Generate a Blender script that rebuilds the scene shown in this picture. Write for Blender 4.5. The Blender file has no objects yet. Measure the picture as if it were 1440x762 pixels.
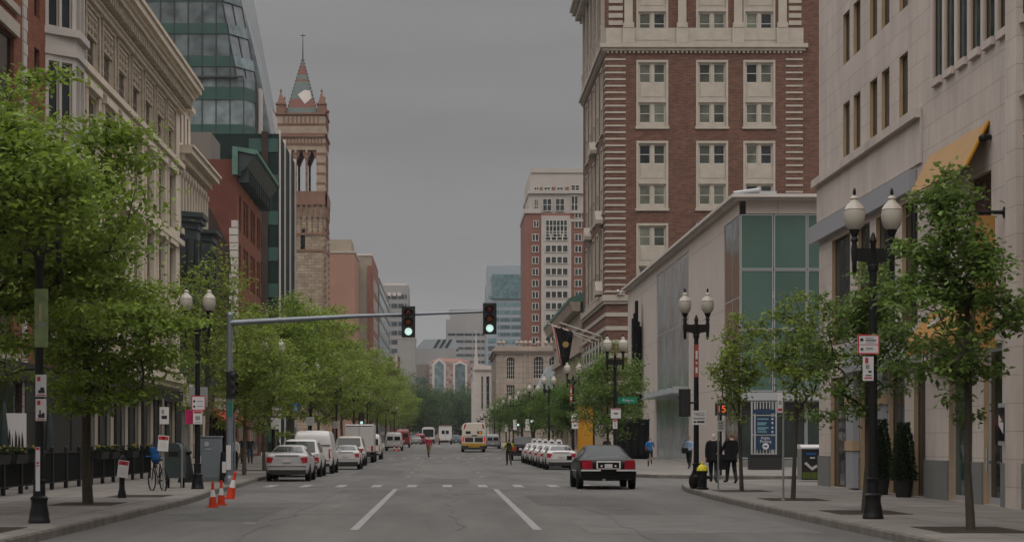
import bpy, bmesh, math, random
import numpy as np
from mathutils import Vector, Matrix, Euler

# ------------------------------------------------------------------ camera
SC = bpy.context.scene
COL = SC.collection
R = math.radians
FPX, XV, YV, EYE = 2600.0, 626.0, 619.5, 1.65
cam_d = bpy.data.cameras.new("camera")
cam_d.sensor_width = 36.0
cam_d.lens = FPX / 1440.0 * 36.0
cam_d.shift_x = (720.0 - XV) / 1440.0
cam_d.shift_y = (YV - 381.0) / 1440.0
cam_d.clip_start = 0.5
cam_d.clip_end = 9000.0
cam = bpy.data.objects.new("camera", cam_d)
cam.location = (0, 0, EYE)
cam.rotation_euler = (R(90), 0, 0)
COL.objects.link(cam)
SC.camera = cam

# ------------------------------------------------------------------ light: overcast sky, weak wide sun
SUN_EL, SUN_AZ = 58.0, 185.0
world = bpy.data.worlds.new("World")
SC.world = world
world.use_nodes = True
nt = world.node_tree
for n in list(nt.nodes):
    nt.nodes.remove(n)
def wn(t, **kw):
    n = nt.nodes.new(t)
    for k, v in kw.items():
        setattr(n, k, v)
    return n
wl = nt.links.new
wo = wn('ShaderNodeOutputWorld'); bg = wn('ShaderNodeBackground')
sky = wn('ShaderNodeTexSky'); sky.sky_type = 'NISHITA'; sky.sun_disc = False
sky.sun_elevation = R(SUN_EL); sky.sun_rotation = R(SUN_AZ)
hs = wn('ShaderNodeHueSaturation'); hs.inputs['Saturation'].default_value = 0.12; hs.inputs['Value'].default_value = 0.5
wl(sky.outputs[0], hs.inputs['Color'])
tc = wn('ShaderNodeTexCoord'); sx = wn('ShaderNodeSeparateXYZ')
wl(tc.outputs['Generated'], sx.inputs[0])
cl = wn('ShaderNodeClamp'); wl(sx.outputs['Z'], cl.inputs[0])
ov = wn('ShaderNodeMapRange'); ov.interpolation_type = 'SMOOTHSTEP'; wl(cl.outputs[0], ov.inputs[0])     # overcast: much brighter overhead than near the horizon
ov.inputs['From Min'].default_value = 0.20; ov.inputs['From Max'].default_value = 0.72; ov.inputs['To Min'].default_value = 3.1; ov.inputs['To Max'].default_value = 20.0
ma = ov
mp = wn('ShaderNodeMapping'); mp.inputs['Scale'].default_value = (1.6, 1.6, 9.0); wl(tc.outputs['Generated'], mp.inputs[0])
nz = wn('ShaderNodeTexNoise'); nz.inputs['Scale'].default_value = 2.3; nz.inputs['Detail'].default_value = 4
wl(mp.outputs[0], nz.inputs['Vector'])
mr = wn('ShaderNodeMapRange'); mr.inputs['From Min'].default_value = 0.3; mr.inputs['From Max'].default_value = 0.7
mr.inputs['To Min'].default_value = 0.90; mr.inputs['To Max'].default_value = 1.08
wl(nz.outputs[0], mr.inputs[0])
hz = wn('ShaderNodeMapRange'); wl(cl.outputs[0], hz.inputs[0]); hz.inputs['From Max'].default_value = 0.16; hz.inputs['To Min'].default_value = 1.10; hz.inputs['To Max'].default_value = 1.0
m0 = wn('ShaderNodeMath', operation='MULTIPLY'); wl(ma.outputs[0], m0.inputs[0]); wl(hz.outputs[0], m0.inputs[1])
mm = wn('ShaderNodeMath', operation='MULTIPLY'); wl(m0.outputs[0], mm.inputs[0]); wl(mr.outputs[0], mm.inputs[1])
vs = wn('ShaderNodeVectorMath', operation='SCALE'); vs.inputs[0].default_value = (1.0, 0.982, 0.995)
wl(mm.outputs[0], vs.inputs['Scale'])
mx = wn('ShaderNodeMixRGB'); mx.inputs[0].default_value = 0.93
wl(hs.outputs[0], mx.inputs[1]); wl(vs.outputs[0], mx.inputs[2])
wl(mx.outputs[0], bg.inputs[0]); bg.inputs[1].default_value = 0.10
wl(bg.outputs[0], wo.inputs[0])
sun_d = bpy.data.lights.new("sun", 'SUN'); sun_d.energy = 1.2; sun_d.angle = R(40); sun_d.color = (1.0, 0.95, 0.88)
sun = bpy.data.objects.new("sun", sun_d); COL.objects.link(sun)
sun.rotation_euler = Euler((R(90 - SUN_EL), 0, R(180 - SUN_AZ)), 'XYZ')
sun.location = (0, -50, 120)
SC.view_settings.view_transform = 'Standard'
SC.view_settings.look = 'None'
SC.view_settings.exposure = -0.36
SC.view_settings.gamma = 1.0
SC.view_settings.use_curve_mapping = False
try:
    SC.cycles.max_bounces = 6
    SC.cycles.diffuse_bounces = 3
    SC.cycles.glossy_bounces = 3
    SC.cycles.transparent_max_bounces = 8
    SC.cycles.use_denoising = True
except Exception:
    pass

# ------------------------------------------------------------------ helpers
def gz(y):
    """height of the street: level, then a slow rise"""
    if y <= 110: return 0.0
    if y >= 335: return 1.0
    return (y - 110) / 225.0

def W(px, py, y):
    return Vector(((px - XV) * y / FPX, y, EYE + (YV - py) * y / FPX))

MATS = {}
def mat(name, col, rough=0.7, metal=0.0, spec=None, noise=0.0, nscale=3.0, bump=0.0, bscale=40.0, emit=None, estr=1.0, kind=None, stretch=None, col2=None, **kw):
    if name in MATS: return MATS[name]
    if spec is None: spec = 0.12 if rough >= 0.65 else 0.35
    m = bpy.data.materials.new(name); m.use_nodes = True
    t = m.node_tree; b = t.nodes['Principled BSDF']; L = t.links.new
    b.inputs['Roughness'].default_value = rough; b.inputs['Metallic'].default_value = metal
    b.inputs['Specular IOR Level'].default_value = spec
    c4 = (col[0], col[1], col[2], 1)
    b.inputs['Base Color'].default_value = c4
    if kw.get('coat'): b.inputs['Coat Weight'].default_value = kw['coat']; b.inputs['Coat Roughness'].default_value = 0.06
    geo = t.nodes.new('ShaderNodeNewGeometry')
    src = geo.outputs['Position']
    if kw.get('obj'):
        tcn = t.nodes.new('ShaderNodeTexCoord'); src = tcn.outputs['Object']
    last = None
    if kind in ('brick', 'block', 'pave'):
        s = t.nodes.new('ShaderNodeSeparateXYZ'); L(src, s.inputs[0])
        cmb = t.nodes.new('ShaderNodeCombineXYZ')
        if kind == 'pave':
            L(s.outputs[0], cmb.inputs[0]); L(s.outputs[1], cmb.inputs[1])
        else:
            ad = t.nodes.new('ShaderNodeMath'); ad.operation = 'ADD'; L(s.outputs[0], ad.inputs[0]); L(s.outputs[1], ad.inputs[1])
            L(ad.outputs[0], cmb.inputs[0]); L(s.outputs[2], cmb.inputs[1])
        br = t.nodes.new('ShaderNodeTexBrick'); L(cmb.outputs[0], br.inputs['Vector'])
        br.inputs['Scale'].default_value = 1.0
        br.inputs['Brick Width'].default_value = kw.get('bw', 0.24); br.inputs['Row Height'].default_value = kw.get('bh', 0.08)
        br.inputs['Mortar Size'].default_value = kw.get('mortar', 0.012); br.inputs['Mortar Smooth'].default_value = 0.2
        c2 = col2 or tuple(x * 0.8 for x in col)
        br.inputs['Color1'].default_value = c4; br.inputs['Color2'].default_value = (*c2, 1)
        mc = kw.get('mc', tuple(x * 0.75 for x in col)); br.inputs['Mortar'].default_value = (*mc, 1)
        if kind == 'pave': br.offset = kw.get('off', 0.5)
        last = br.outputs['Color']
    elif kind == 'rows':      # horizontal courses of two colours (banded masonry)
        s = t.nodes.new('ShaderNodeSeparateXYZ'); L(src, s.inputs[0])
        mo = t.nodes.new('ShaderNodeMath'); mo.operation = 'MODULO'; L(s.outputs[2], mo.inputs[0]); mo.inputs[1].default_value = kw['pitch']
        gt = t.nodes.new('ShaderNodeMath'); gt.operation = 'LESS_THAN'; L(mo.outputs[0], gt.inputs[0]); gt.inputs[1].default_value = kw['thick']
        mxx = t.nodes.new('ShaderNodeMixRGB'); L(gt.outputs[0], mxx.inputs[0]); mxx.inputs[1].default_value = c4; mxx.inputs[2].default_value = (*col2, 1)
        last = mxx.outputs[0]
    if noise > 0:
        mpn = t.nodes.new('ShaderNodeMapping'); L(src, mpn.inputs[0])
        if stretch: mpn.inputs['Scale'].default_value = stretch
        n1 = t.nodes.new('ShaderNodeTexNoise'); n1.inputs['Scale'].default_value = nscale; n1.inputs['Detail'].default_value = 5; n1.inputs['Roughness'].default_value = 0.62
        L(mpn.outputs[0], n1.inputs['Vector'])
        mrn = t.nodes.new('ShaderNodeMapRange'); L(n1.outputs[0], mrn.inputs[0])
        mrn.inputs['From Min'].default_value = 0.25; mrn.inputs['From Max'].default_value = 0.75
        mrn.inputs['To Min'].default_value = 1 - noise; mrn.inputs['To Max'].default_value = 1 + noise
        v = t.nodes.new('ShaderNodeVectorMath'); v.operation = 'SCALE'; L(mrn.outputs[0], v.inputs['Scale'])
        if last is not None: L(last, v.inputs[0])
        else: v.inputs[0].default_value = col
        last = v.outputs[0]
    if last is not None: L(last, b.inputs['Base Color'])
    if bump > 0:
        n2 = t.nodes.new('ShaderNodeTexNoise'); n2.inputs['Scale'].default_value = bscale; n2.inputs['Detail'].default_value = 4
        L(src, n2.inputs['Vector'])
        bp = t.nodes.new('ShaderNodeBump'); bp.inputs['Strength'].default_value = bump; bp.inputs['Distance'].default_value = 0.03
        L(n2.outputs[0], bp.inputs['Height']); L(bp.outputs[0], b.inputs['Normal'])
    if emit:
        b.inputs['Emission Color'].default_value = (*emit, 1); b.inputs['Emission Strength'].default_value = estr
    MATS[name] = m
    return m

def glass(name, col, rough=0.06, spec=0.7, wob=0.02):
    """window glass: dark body with a clear reflection and a little waviness between panes"""
    if name in MATS: return MATS[name]
    m = bpy.data.materials.new(name); m.use_nodes = True
    t = m.node_tree; b = t.nodes['Principled BSDF']; L = t.links.new
    b.inputs['Roughness'].default_value = rough; b.inputs['Specular IOR Level'].default_value = spec
    geo = t.nodes.new('ShaderNodeNewGeometry')
    n1 = t.nodes.new('ShaderNodeTexNoise'); n1.inputs['Scale'].default_value = 0.55; n1.inputs['Detail'].default_value = 2
    L(geo.outputs['Position'], n1.inputs['Vector'])
    mrn = t.nodes.new('ShaderNodeMapRange'); L(n1.outputs[0], mrn.inputs[0])
    mrn.inputs['From Min'].default_value = 0.3; mrn.inputs['From Max'].default_value = 0.7
    mrn.inputs['To Min'].default_value = 0.92 if 'green_backed' in name else 0.6; mrn.inputs['To Max'].default_value = 1.08 if 'green_backed' in name else 1.5
    v = t.nodes.new('ShaderNodeVectorMath'); v.operation = 'SCALE'; v.inputs[0].default_value = col; L(mrn.outputs[0], v.inputs['Scale'])
    oi = t.nodes.new('ShaderNodeObjectInfo'); mo = t.nodes.new('ShaderNodeMapRange'); L(oi.outputs['Random'], mo.inputs[0]); mo.inputs['To Min'].default_value = 0.85 if 'green_backed' in name else 0.45; mo.inputs['To Max'].default_value = 1.15 if 'green_backed' in name else 1.5
    v2 = t.nodes.new('ShaderNodeVectorMath'); v2.operation = 'SCALE'; L(v.outputs[0], v2.inputs[0]); L(mo.outputs[0], v2.inputs['Scale'])
    L(v2.outputs[0], b.inputs['Base Color'])
    bp = t.nodes.new('ShaderNodeBump'); bp.inputs['Strength'].default_value = wob * 8; bp.inputs['Distance'].default_value = 0.05
    n2 = t.nodes.new('ShaderNodeTexNoise'); n2.inputs['Scale'].default_value = 0.8; L(geo.outputs['Position'], n2.inputs['Vector'])
    L(n2.outputs[0], bp.inputs['Height']); L(bp.outputs[0], b.inputs['Normal'])
    MATS[name] = m
    return m

def leafmat(name, col, var=0.45):
    if name in MATS: return MATS[name]
    m = bpy.data.materials.new(name); m.use_nodes = True
    t = m.node_tree; L = t.links.new; b = t.nodes['Principled BSDF']
    b.inputs['Roughness'].default_value = 0.5; b.inputs['Specular IOR Level'].default_value = 0.25
    geo = t.nodes.new('ShaderNodeNewGeometry')
    n1 = t.nodes.new('ShaderNodeTexNoise'); n1.inputs['Scale'].default_value = 1.3; n1.inputs['Detail'].default_value = 6; n1.inputs['Roughness'].default_value = 0.8
    L(geo.outputs['Position'], n1.inputs['Vector'])
    ad = t.nodes.new('ShaderNodeMath'); ad.operation = 'MULTIPLY_ADD'; L(geo.outputs['Random Per Island'], ad.inputs[0]); ad.inputs[1].default_value = 0.55
    L(n1.outputs[0], ad.inputs[2])
    mrn = t.nodes.new('ShaderNodeMapRange'); L(ad.outputs[0], mrn.inputs[0]); mrn.inputs['From Min'].default_value = 0.35; mrn.inputs['From Max'].default_value = 1.15
    mrn.inputs['To Min'].default_value = 0.0; mrn.inputs['To Max'].default_value = 1.0
    mx_ = t.nodes.new('ShaderNodeMixRGB'); L(mrn.outputs[0], mx_.inputs[0])
    lo = tuple(c * (1 - var) for c in col); hi = (col[0] * (1 + var * 1.25), col[1] * (1 + var), col[2] * (1 + var * 0.4))
    mx_.inputs[1].default_value = (*lo, 1); mx_.inputs[2].default_value = (*hi, 1)
    L(mx_.outputs[0], b.inputs['Base Color'])
    tr = t.nodes.new('ShaderNodeBsdfTranslucent'); L(mx_.outputs[0], tr.inputs[0])
    ms = t.nodes.new('ShaderNodeMixShader'); ms.inputs[0].default_value = 0.46
    L(b.outputs[0], ms.inputs[1]); L(tr.outputs[0], ms.inputs[2])
    L(ms.outputs[0], t.nodes['Material Output'].inputs['Surface'])
    MATS[name] = m
    return m

def link(o, parent=None):
    COL.objects.link(o)
    if parent is not None: o.parent = parent
    return o

def tag(o, label=None, cat=None, group=None, kind=None):
    if label: o['label'] = label
    if cat: o['category'] = cat
    if group: o['group'] = group
    if kind: o['kind'] = kind
    return o

def thing(name, label, cat, loc=(0, 0, 0), rz=0.0, group=None):
    o = bpy.data.objects.new(name, None); o.empty_display_size = 0.3
    o.location = loc; o.rotation_euler = (0, 0, rz)
    link(o); return tag(o, label, cat, group)

def copy_tree(o, parent=None):
    c = o.copy(); COL.objects.link(c)
    if parent is not None:
        c.parent = parent; c.matrix_parent_inverse = Matrix()
    for ch in list(o.children): copy_tree(ch, c)
    return c

class MB:
    """collects shapes into one mesh; world=root subtracts the root's place"""
    def __init__(s): s.bm = bmesh.new()
    def _f(s, vs, mi):
        try:
            f = s.bm.faces.new(vs); f.material_index = mi; return f
        except ValueError: return None
    def quad(s, pts, mi=0):
        return s._f([s.bm.verts.new(p) for p in pts], mi)
    def box(s, x0, x1, y0, y1, z0, z1, mi=0):
        v = [s.bm.verts.new(p) for p in ((x0,y0,z0),(x1,y0,z0),(x1,y1,z0),(x0,y1,z0),(x0,y0,z1),(x1,y0,z1),(x1,y1,z1),(x0,y1,z1))]
        for q in ((3,2,1,0),(4,5,6,7),(0,1,5,4),(1,2,6,5),(2,3,7,6),(3,0,4,7)): s._f([v[i] for i in q], mi)
        return s
    def obox(s, o, U, V, N, u0, u1, v0, v1, d0, d1, mi=0):
        pts = [o + U*a + V*b + N*c for a, b, c in ((u0,v0,d0),(u1,v0,d0),(u1,v1,d0),(u0,v1,d0),(u0,v0,d1),(u1,v0,d1),(u1,v1,d1),(u0,v1,d1))]
        v = [s.bm.verts.new(p) for p in pts]
        for q in ((3,2,1,0),(4,5,6,7),(0,1,5,4),(1,2,6,5),(2,3,7,6),(3,0,4,7)): s._f([v[i] for i in q], mi)
        return s
    def prism(s, poly, z0, z1, mi=0, top=None):
        n = len(poly); poly2 = top or poly
        a = [s.bm.verts.new((x, y, z0)) for x, y in poly]; b = [s.bm.verts.new((x, y, z1)) for x, y in poly2]
        for i in range(n): s._f([a[i], a[(i+1) % n], b[(i+1) % n], b[i]], mi)
        s._f(b, mi); s._f(a[::-1], mi); return s
    def extrude(s, poly3, vec, mi=0):
        vec = Vector(vec); a = [s.bm.verts.new(p) for p in poly3]; b = [s.bm.verts.new(Vector(p) + vec) for p in poly3]; n = len(a)
        for i in range(n): s._f([a[i], a[(i+1) % n], b[(i+1) % n], b[i]], mi)
        s._f(b, mi); s._f(a[::-1], mi); return s
    def tube(s, pts, rad, n=8, mi=0, cap=True):
        pts = [Vector(p) for p in pts]
        if not hasattr(rad, '__len__'): rad = [rad] * len(pts)
        rings = []; ref = None
        for i, p in enumerate(pts):
            d = (pts[min(i+1, len(pts)-1)] - pts[max(i-1, 0)])
            if d.length < 1e-9: d = Vector((0, 0, 1))
            d.normalize()
            if ref is None: ref = Vector((1, 0, 0)) if abs(d.x) < 0.9 else Vector((0, 1, 0))
            a = d.cross(ref).normalized(); b = d.cross(a).normalized(); ref = -b if False else ref
            rings.append([s.bm.verts.new(p + (a*math.cos(2*math.pi*k/n) + b*math.sin(2*math.pi*k/n)) * rad[i]) for k in range(n)])
        for i in range(len(rings)-1):
            for k in range(n): s._f([rings[i][k], rings[i][(k+1) % n], rings[i+1][(k+1) % n], rings[i+1][k]], mi)
        if cap: s._f(rings[0], mi); s._f(rings[-1][::-1], mi)
        return s
    def lathe(s, prof, c=(0, 0, 0), n=14, mi=0, axis='z', ang=None):
        c = Vector(c); rings = []
        for r_, z in prof:
            ring = []
            for k in range(n):
                a = 2*math.pi*k/n
                if axis == 'z': p = Vector((r_*math.cos(a), r_*math.sin(a), z))
                elif axis == 'x': p = Vector((z, r_*math.cos(a), r_*math.sin(a)))
                else: p = Vector((r_*math.cos(a), z, r_*math.sin(a)))
                ring.append(s.bm.verts.new(c + p))
            rings.append(ring)
        for i in range(len(rings)-1):
            for k in range(n): s._f([rings[i][k], rings[i][(k+1) % n], rings[i+1][(k+1) % n], rings[i+1][k]], mi)
        s._f(rings[0][::-1], mi); s._f(rings[-1], mi); return s
    def ball(s, c, r_, mi=0, n=10, m=6, sc=(1, 1, 1)):
        c = Vector(c); prof = []
        rows = []
        for j in range(m+1):
            t_ = math.pi*j/m
            rows.append([s.bm.verts.new(c + Vector((sc[0]*r_*math.sin(t_)*math.cos(2*math.pi*k/n), sc[1]*r_*math.sin(t_)*math.sin(2*math.pi*k/n), sc[2]*r_*math.cos(t_)))) for k in range(n)] if 0 < j < m else [s.bm.verts.new(c + Vector((0, 0, sc[2]*r_*math.cos(t_))))])
        for j in range(m):
            for k in range(n):
                A, B_ = rows[j], rows[j+1]
                if len(A) == 1: s._f([A[0], B_[k], B_[(k+1) % n]], mi)
                elif len(B_) == 1: s._f([A[k], B_[0], A[(k+1) % n]], mi)
                else: s._f([A[k], B_[k], B_[(k+1) % n], A[(k+1) % n]], mi)
        return s
    def build(s, name, mats, parent=None, off=None, smooth=False, bevel=0.0):
        me = bpy.data.meshes.new(name)
        if off is not None: bmesh.ops.translate(s.bm, verts=s.bm.verts, vec=-Vector(off))
        if smooth: bmesh.ops.remove_doubles(s.bm, verts=s.bm.verts, dist=1e-4)
        bmesh.ops.recalc_face_normals(s.bm, faces=s.bm.faces)
        s.bm.to_mesh(me); s.bm.free()
        if not isinstance(mats, (list, tuple)): mats = [mats]
        for m in mats: me.materials.append(m)
        if smooth:
            for p in me.polygons: p.use_smooth = True
            try: me.set_sharp_from_angle(angle=R(40))
            except Exception: pass
        o = bpy.data.objects.new(name, me); link(o, parent)
        if bevel > 0:
            bv = o.modifiers.new('bevel', 'BEVEL'); bv.width = bevel; bv.segments = 2; bv.limit_method = 'ANGLE'
        return o

class Fr:
    """a facade plane: origin, horizontal direction u, outward normal n"""
    def __init__(s, o, U, N): s.o = Vector(o); s.U = Vector(U).normalized(); s.N = Vector(N).normalized(); s.V = Vector((0, 0, 1))
    def p(s, u, v, d=0.0): return s.o + s.U*u + s.V*v + s.N*d

def fbox(mb, fr, u0, u1, v0, v1, d0, d1, mi=0): return mb.obox(fr.o, fr.U, fr.V, fr.N, u0, u1, v0, v1, d0, d1, mi)

def fwall(mb, fr, u0, u1, v0, v1, holes=(), reveal=0.25, mi=0, rmi=None):
    us = sorted(set([u0, u1] + [h[0] for h in holes] + [h[1] for h in holes]))
    vs_ = sorted(set([v0, v1] + [h[2] for h in holes] + [h[3] for h in holes]))
    us = [u for u in us if u0 - 1e-6 <= u <= u1 + 1e-6]; vs_ = [v for v in vs_ if v0 - 1e-6 <= v <= v1 + 1e-6]
    for j in range(len(vs_)-1):
        run = None
        for i in range(len(us)-1):
            cu, cv = (us[i]+us[i+1])/2, (vs_[j]+vs_[j+1])/2
            solid = not any(h[0] < cu < h[1] and h[2] < cv < h[3] for h in holes)
            if solid and run is None: run = us[i]
            if run is not None and (not solid or i == len(us)-2):
                e = us[i] if not solid else us[i+1]
                mb.quad([fr.p(run, vs_[j]), fr.p(e, vs_[j]), fr.p(e, vs_[j+1]), fr.p(run, vs_[j+1])], mi); run = None
    rm = mi if rmi is None else rmi
    for a, b, c, d in [h[:4] for h in holes]:
        for q in (((a,c),(b,c)),((b,c),(b,d)),((b,d),(a,d)),((a,d),(a,c))):
            (p0, q0), (p1, q1) = q
            mb.quad([fr.p(p0,q0), fr.p(p1,q1), fr.p(p1,q1,-reveal), fr.p(p0,q0,-reveal)], rm)

_WC = {}
def windows(root, fr, rects, depth, fmat, gmat, nx=2, ny=2, fw=0.07, name='window', sub=True, sill=0.0, smat=None, bars=0.035, gd=0.05):
    """one window per rectangle: frame with glazing bars, its pane as sub-part"""
    out = []
    for (u0, u1, v0, v1) in [r_[:4] for r_ in rects]:
        w, h = round(u1-u0, 3), round(v1-v0, 3)
        key = (name, w, h, depth, fmat.name, gmat.name, nx, ny, fw, tuple(fr.U), sub, sill, bars)
        if key not in _WC:
            z = Vector((0, 0, 0)); mb = MB(); A = (z, fr.U, fr.V, fr.N)
            side = abs(fr.U.y) > .5; t_ = 0.018 if side else 0.06; tb = 0.003 if side else 0.01; gp = 0.008 if side else 0.02
            mb.obox(*A, 0, w, 0, fw, -depth, -depth+t_); mb.obox(*A, 0, w, h-fw, h, -depth, -depth+t_)
            mb.obox(*A, 0, fw, fw, h-fw, -depth, -depth+t_); mb.obox(*A, w-fw, w, fw, h-fw, -depth, -depth+t_)
            for i in range(1, nx):
                c = w*i/nx; mb.obox(*A, c-bars, c+bars, fw, h-fw, -depth, -depth+t_-tb)
            for j in range(1, ny):
                c = h*j/ny; mb.obox(*A, fw, w-fw, c-bars*0.8, c+bars*0.8, -depth, -depth+t_-tb*1.5)
            if sill > 0: mb.obox(*A, -0.08, w+0.08, -0.14, -0.004, -depth+0.01, sill)
            if not sub: 
                mb.quad([z+fr.U*0.01+fr.V*0.01-fr.N*(depth-gp), z+fr.U*(w-.01)+fr.V*0.01-fr.N*(depth-gp), z+fr.U*(w-.01)+fr.V*(h-.01)-fr.N*(depth-gp), z+fr.U*0.01+fr.V*(h-.01)-fr.N*(depth-gp)], 1)
            o = mb.build(name, [fmat, gmat]); COL.objects.unlink(o); pm = None
            if sub:
                m2 = MB(); d = -(depth-gp)
                m2.quad([fr.N*d, fr.U*w+fr.N*d, fr.U*w+fr.V*h+fr.N*d, fr.V*h+fr.N*d], 0)
                po = m2.build('pane', [gmat]); COL.objects.unlink(po); pm = po.data; bpy.data.objects.remove(po)
            _WC[key] = (o.data, pm); bpy.data.objects.remove(o)
        md, pm = _WC[key]
        o = bpy.data.objects.new(name, md); o.location = fr.p(u0, v0) - root.location; link(o, root)
        if pm: link(bpy.data.objects.new('pane', pm), o)
        out.append(o)
    return out

def text(parent, s, size, loc, rot=(90, 0, 0), m=None, align='CENTER', ext=0.004, name='lettering'):
    cu = bpy.data.curves.new(name, 'FONT'); cu.body = s; cu.size = size; cu.align_x = align; cu.align_y = 'CENTER'; cu.extrude = ext
    cu.materials.append(m)
    tmp = bpy.data.objects.new('tmp', cu); COL.objects.link(tmp)
    dg = bpy.context.evaluated_depsgraph_get(); dg.update()
    me = bpy.data.meshes.new_from_object(tmp.evaluated_get(dg)); me.name = name; bpy.data.objects.remove(tmp)
    o = bpy.data.objects.new(name, me); o.location = loc; o.rotation_euler = tuple(R(a) for a in rot)
    return link(o, parent)

def shell(root, poly, z0, z1, wm, rm, parts=True, name='wall'):
    """plain body of a building"""
    mb = MB(); mb.prism(poly, z0, z1); return mb.build(name, wm, root, off=root.location)

def split_loose(o):
    """separate a part's loose pieces into parts of their own (the largest hundred), the rest stays one"""
    src = bmesh.new(); src.from_mesh(o.data); src.faces.ensure_lookup_table(); seen = set(); isl = []
    for f in src.faces:
        if f.index in seen: continue
        st = [f]; seen.add(f.index); g = []
        while st:
            q = st.pop(); g.append(q)
            for e in q.edges:
                for h in e.link_faces:
                    if h.index not in seen: seen.add(h.index); st.append(h)
        isl.append(g)
    if len(isl) < 2: src.free(); return
    isl.sort(key=lambda g: -sum(f.calc_area() for f in g))
    groups = isl[:99] + ([sum(isl[99:], [])] if len(isl) > 99 else [])
    for k, g in enumerate(groups):
        b = bmesh.new(); vm = {}
        for f in g:
            vs_ = []
            for v in f.verts:
                if v not in vm: vm[v] = b.verts.new(v.co)
                vs_.append(vm[v])
            try: nf = b.faces.new(vs_); nf.material_index = f.material_index
            except ValueError: pass
        me = bpy.data.meshes.new(o.data.name); b.to_mesh(me); b.free()
        for m in o.data.materials: me.materials.append(m)
        if k == 0: first = me
        else:
            n = bpy.data.objects.new(o.name.split('.')[0], me); n.location = o.location; link(n, o.parent)
            if k == 99: n['kind'] = 'stuff'
    src.free(); o.data = first

# ------------------------------------------------------------------ materials
M = {}
M['asphalt'] = mat('asphalt', (0.110, 0.105, 0.097), 0.85, spec=0.2, noise=0.34, nscale=0.35, stretch=(1.6, 0.22, 1), bump=0.25, bscale=60)
M['walk'] = mat('pavement_concrete', (0.195, 0.178, 0.16), 0.85, noise=0.24, nscale=0.9, kind='pave', bw=1.5, bh=1.5, off=0.0, mortar=0.02, col2=(0.172, 0.156, 0.14), mc=(0.085, 0.078, 0.07), bump=0.15, bscale=30)
M['kerb'] = mat('granite_kerb', (0.165, 0.148, 0.128), 0.8, noise=0.4, nscale=2.0, bump=0.2)
M['soil'] = mat('tree_pit_soil', (0.045, 0.036, 0.028), 0.95, noise=0.3, nscale=6, bump=0.5)
M['patch'] = mat('asphalt_patch', (0.098, 0.095, 0.09), 0.9, noise=0.25, nscale=1.5, bump=0.2)
M['patch_light'] = mat('asphalt_patch_light', (0.135, 0.128, 0.12), 0.9, noise=0.22, nscale=1.2, bump=0.2)
M['tar'] = mat('tar_seam', (0.06, 0.058, 0.055), 0.6, noise=0.3, nscale=4)
M['paint'] = mat('road_paint', (0.26, 0.252, 0.242), 0.8, noise=0.42, nscale=9)
M['paint_worn'] = mat('worn_road_paint', (0.20, 0.195, 0.185), 0.85, noise=0.42, nscale=7)
M['earth'] = mat('ground', (0.09, 0.085, 0.075), 0.95, noise=0.2, nscale=0.2)
M['brick'] = mat('red_brick', (0.26, 0.105, 0.07), 0.85, kind='brick', col2=(0.19, 0.072, 0.052), mc=(0.22, 0.15, 0.12), noise=0.2, nscale=1.5)
M['brick_hotel'] = mat('hotel_brick', (0.150, 0.078, 0.053), 0.85, kind='brick', bw=0.5, bh=0.16, col2=(0.088, 0.045, 0.032), mc=(0.20, 0.12, 0.095), noise=0.2, nscale=1.2)
M['brick_dark'] = mat('dark_brick', (0.13, 0.05, 0.038), 0.9, noise=0.2, nscale=0.8)
M['brick_brown'] = mat('sooty_party_wall', (0.05, 0.036, 0.03), 0.95, noise=0.35, nscale=0.5)
M['brick_orange'] = mat('orange_brick', (0.26, 0.09, 0.05), 0.85, noise=0.2, nscale=1.0, kind='brick', col2=(0.165, 0.056, 0.034), mc=(0.16, 0.085, 0.06))
M['cream'] = mat('cream_limestone', (0.58, 0.50, 0.40), 0.8, noise=0.12, nscale=0.8, bump=0.1, bscale=8)
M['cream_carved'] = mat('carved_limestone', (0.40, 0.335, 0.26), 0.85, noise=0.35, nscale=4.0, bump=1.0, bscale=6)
M['bay_stone'] = mat('pale_bay_stone', (0.46, 0.42, 0.38), 0.75, noise=0.1, nscale=1.0)
M['stone_trim'] = mat('stone_trim', (0.40, 0.355, 0.295), 0.8, noise=0.12, nscale=1.0)
M['shop_stone'] = mat('shop_limestone', (0.52, 0.455, 0.40), 0.75, kind='block', bw=1.25, bh=0.62, mortar=0.012, col2=(0.49, 0.425, 0.375), mc=(0.36, 0.31, 0.27), noise=0.18, nscale=1.0, stretch=(1, 1, .35))
M['shop_smooth'] = mat('smooth_limestone', (0.51, 0.445, 0.395), 0.75, noise=0.2, nscale=1.1, stretch=(1, 1, 0.25))
M['base_stone'] = mat('grey_granite_base', (0.17, 0.17, 0.16), 0.6, noise=0.12, nscale=2)
M['tan_reveal'] = mat('tan_reveal', (0.42, 0.30, 0.18), 0.8, noise=0.1)
M['white_panel'] = mat('white_panel', (0.52, 0.47, 0.43), 0.7, noise=0.08, nscale=0.6)
M['frame_white'] = mat('white_window_frame', (0.50, 0.47, 0.41), 0.6)
M['frame_dark'] = mat('dark_window_frame', (0.04, 0.04, 0.04), 0.5)
M['frame_bronze'] = mat('bronze_frame', (0.16, 0.14, 0.12), 0.5)
M['alu'] = mat('aluminium', (0.42, 0.43, 0.44), 0.4, metal=0.4)
M['fascia'] = mat('grey_metal_fascia', (0.33, 0.33, 0.345), 0.5, metal=0.1, noise=0.05)
M['glass_dark'] = glass('dark_glass', (0.012, 0.014, 0.015))
M['glass_green'] = glass('green_glass', (0.02, 0.05, 0.042), 0.08, 0.9)
M['glass_shop'] = glass('shop_glass', (0.02, 0.03, 0.028), 0.05, 0.6)
M['glass_curtain'] = glass('curtained_glass', (0.10, 0.105, 0.08), 0.15, 0.5)
M['glass_teal'] = glass('teal_glass', (0.11, 0.15, 0.155), 0.15, 0.8, 0.004)
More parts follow.
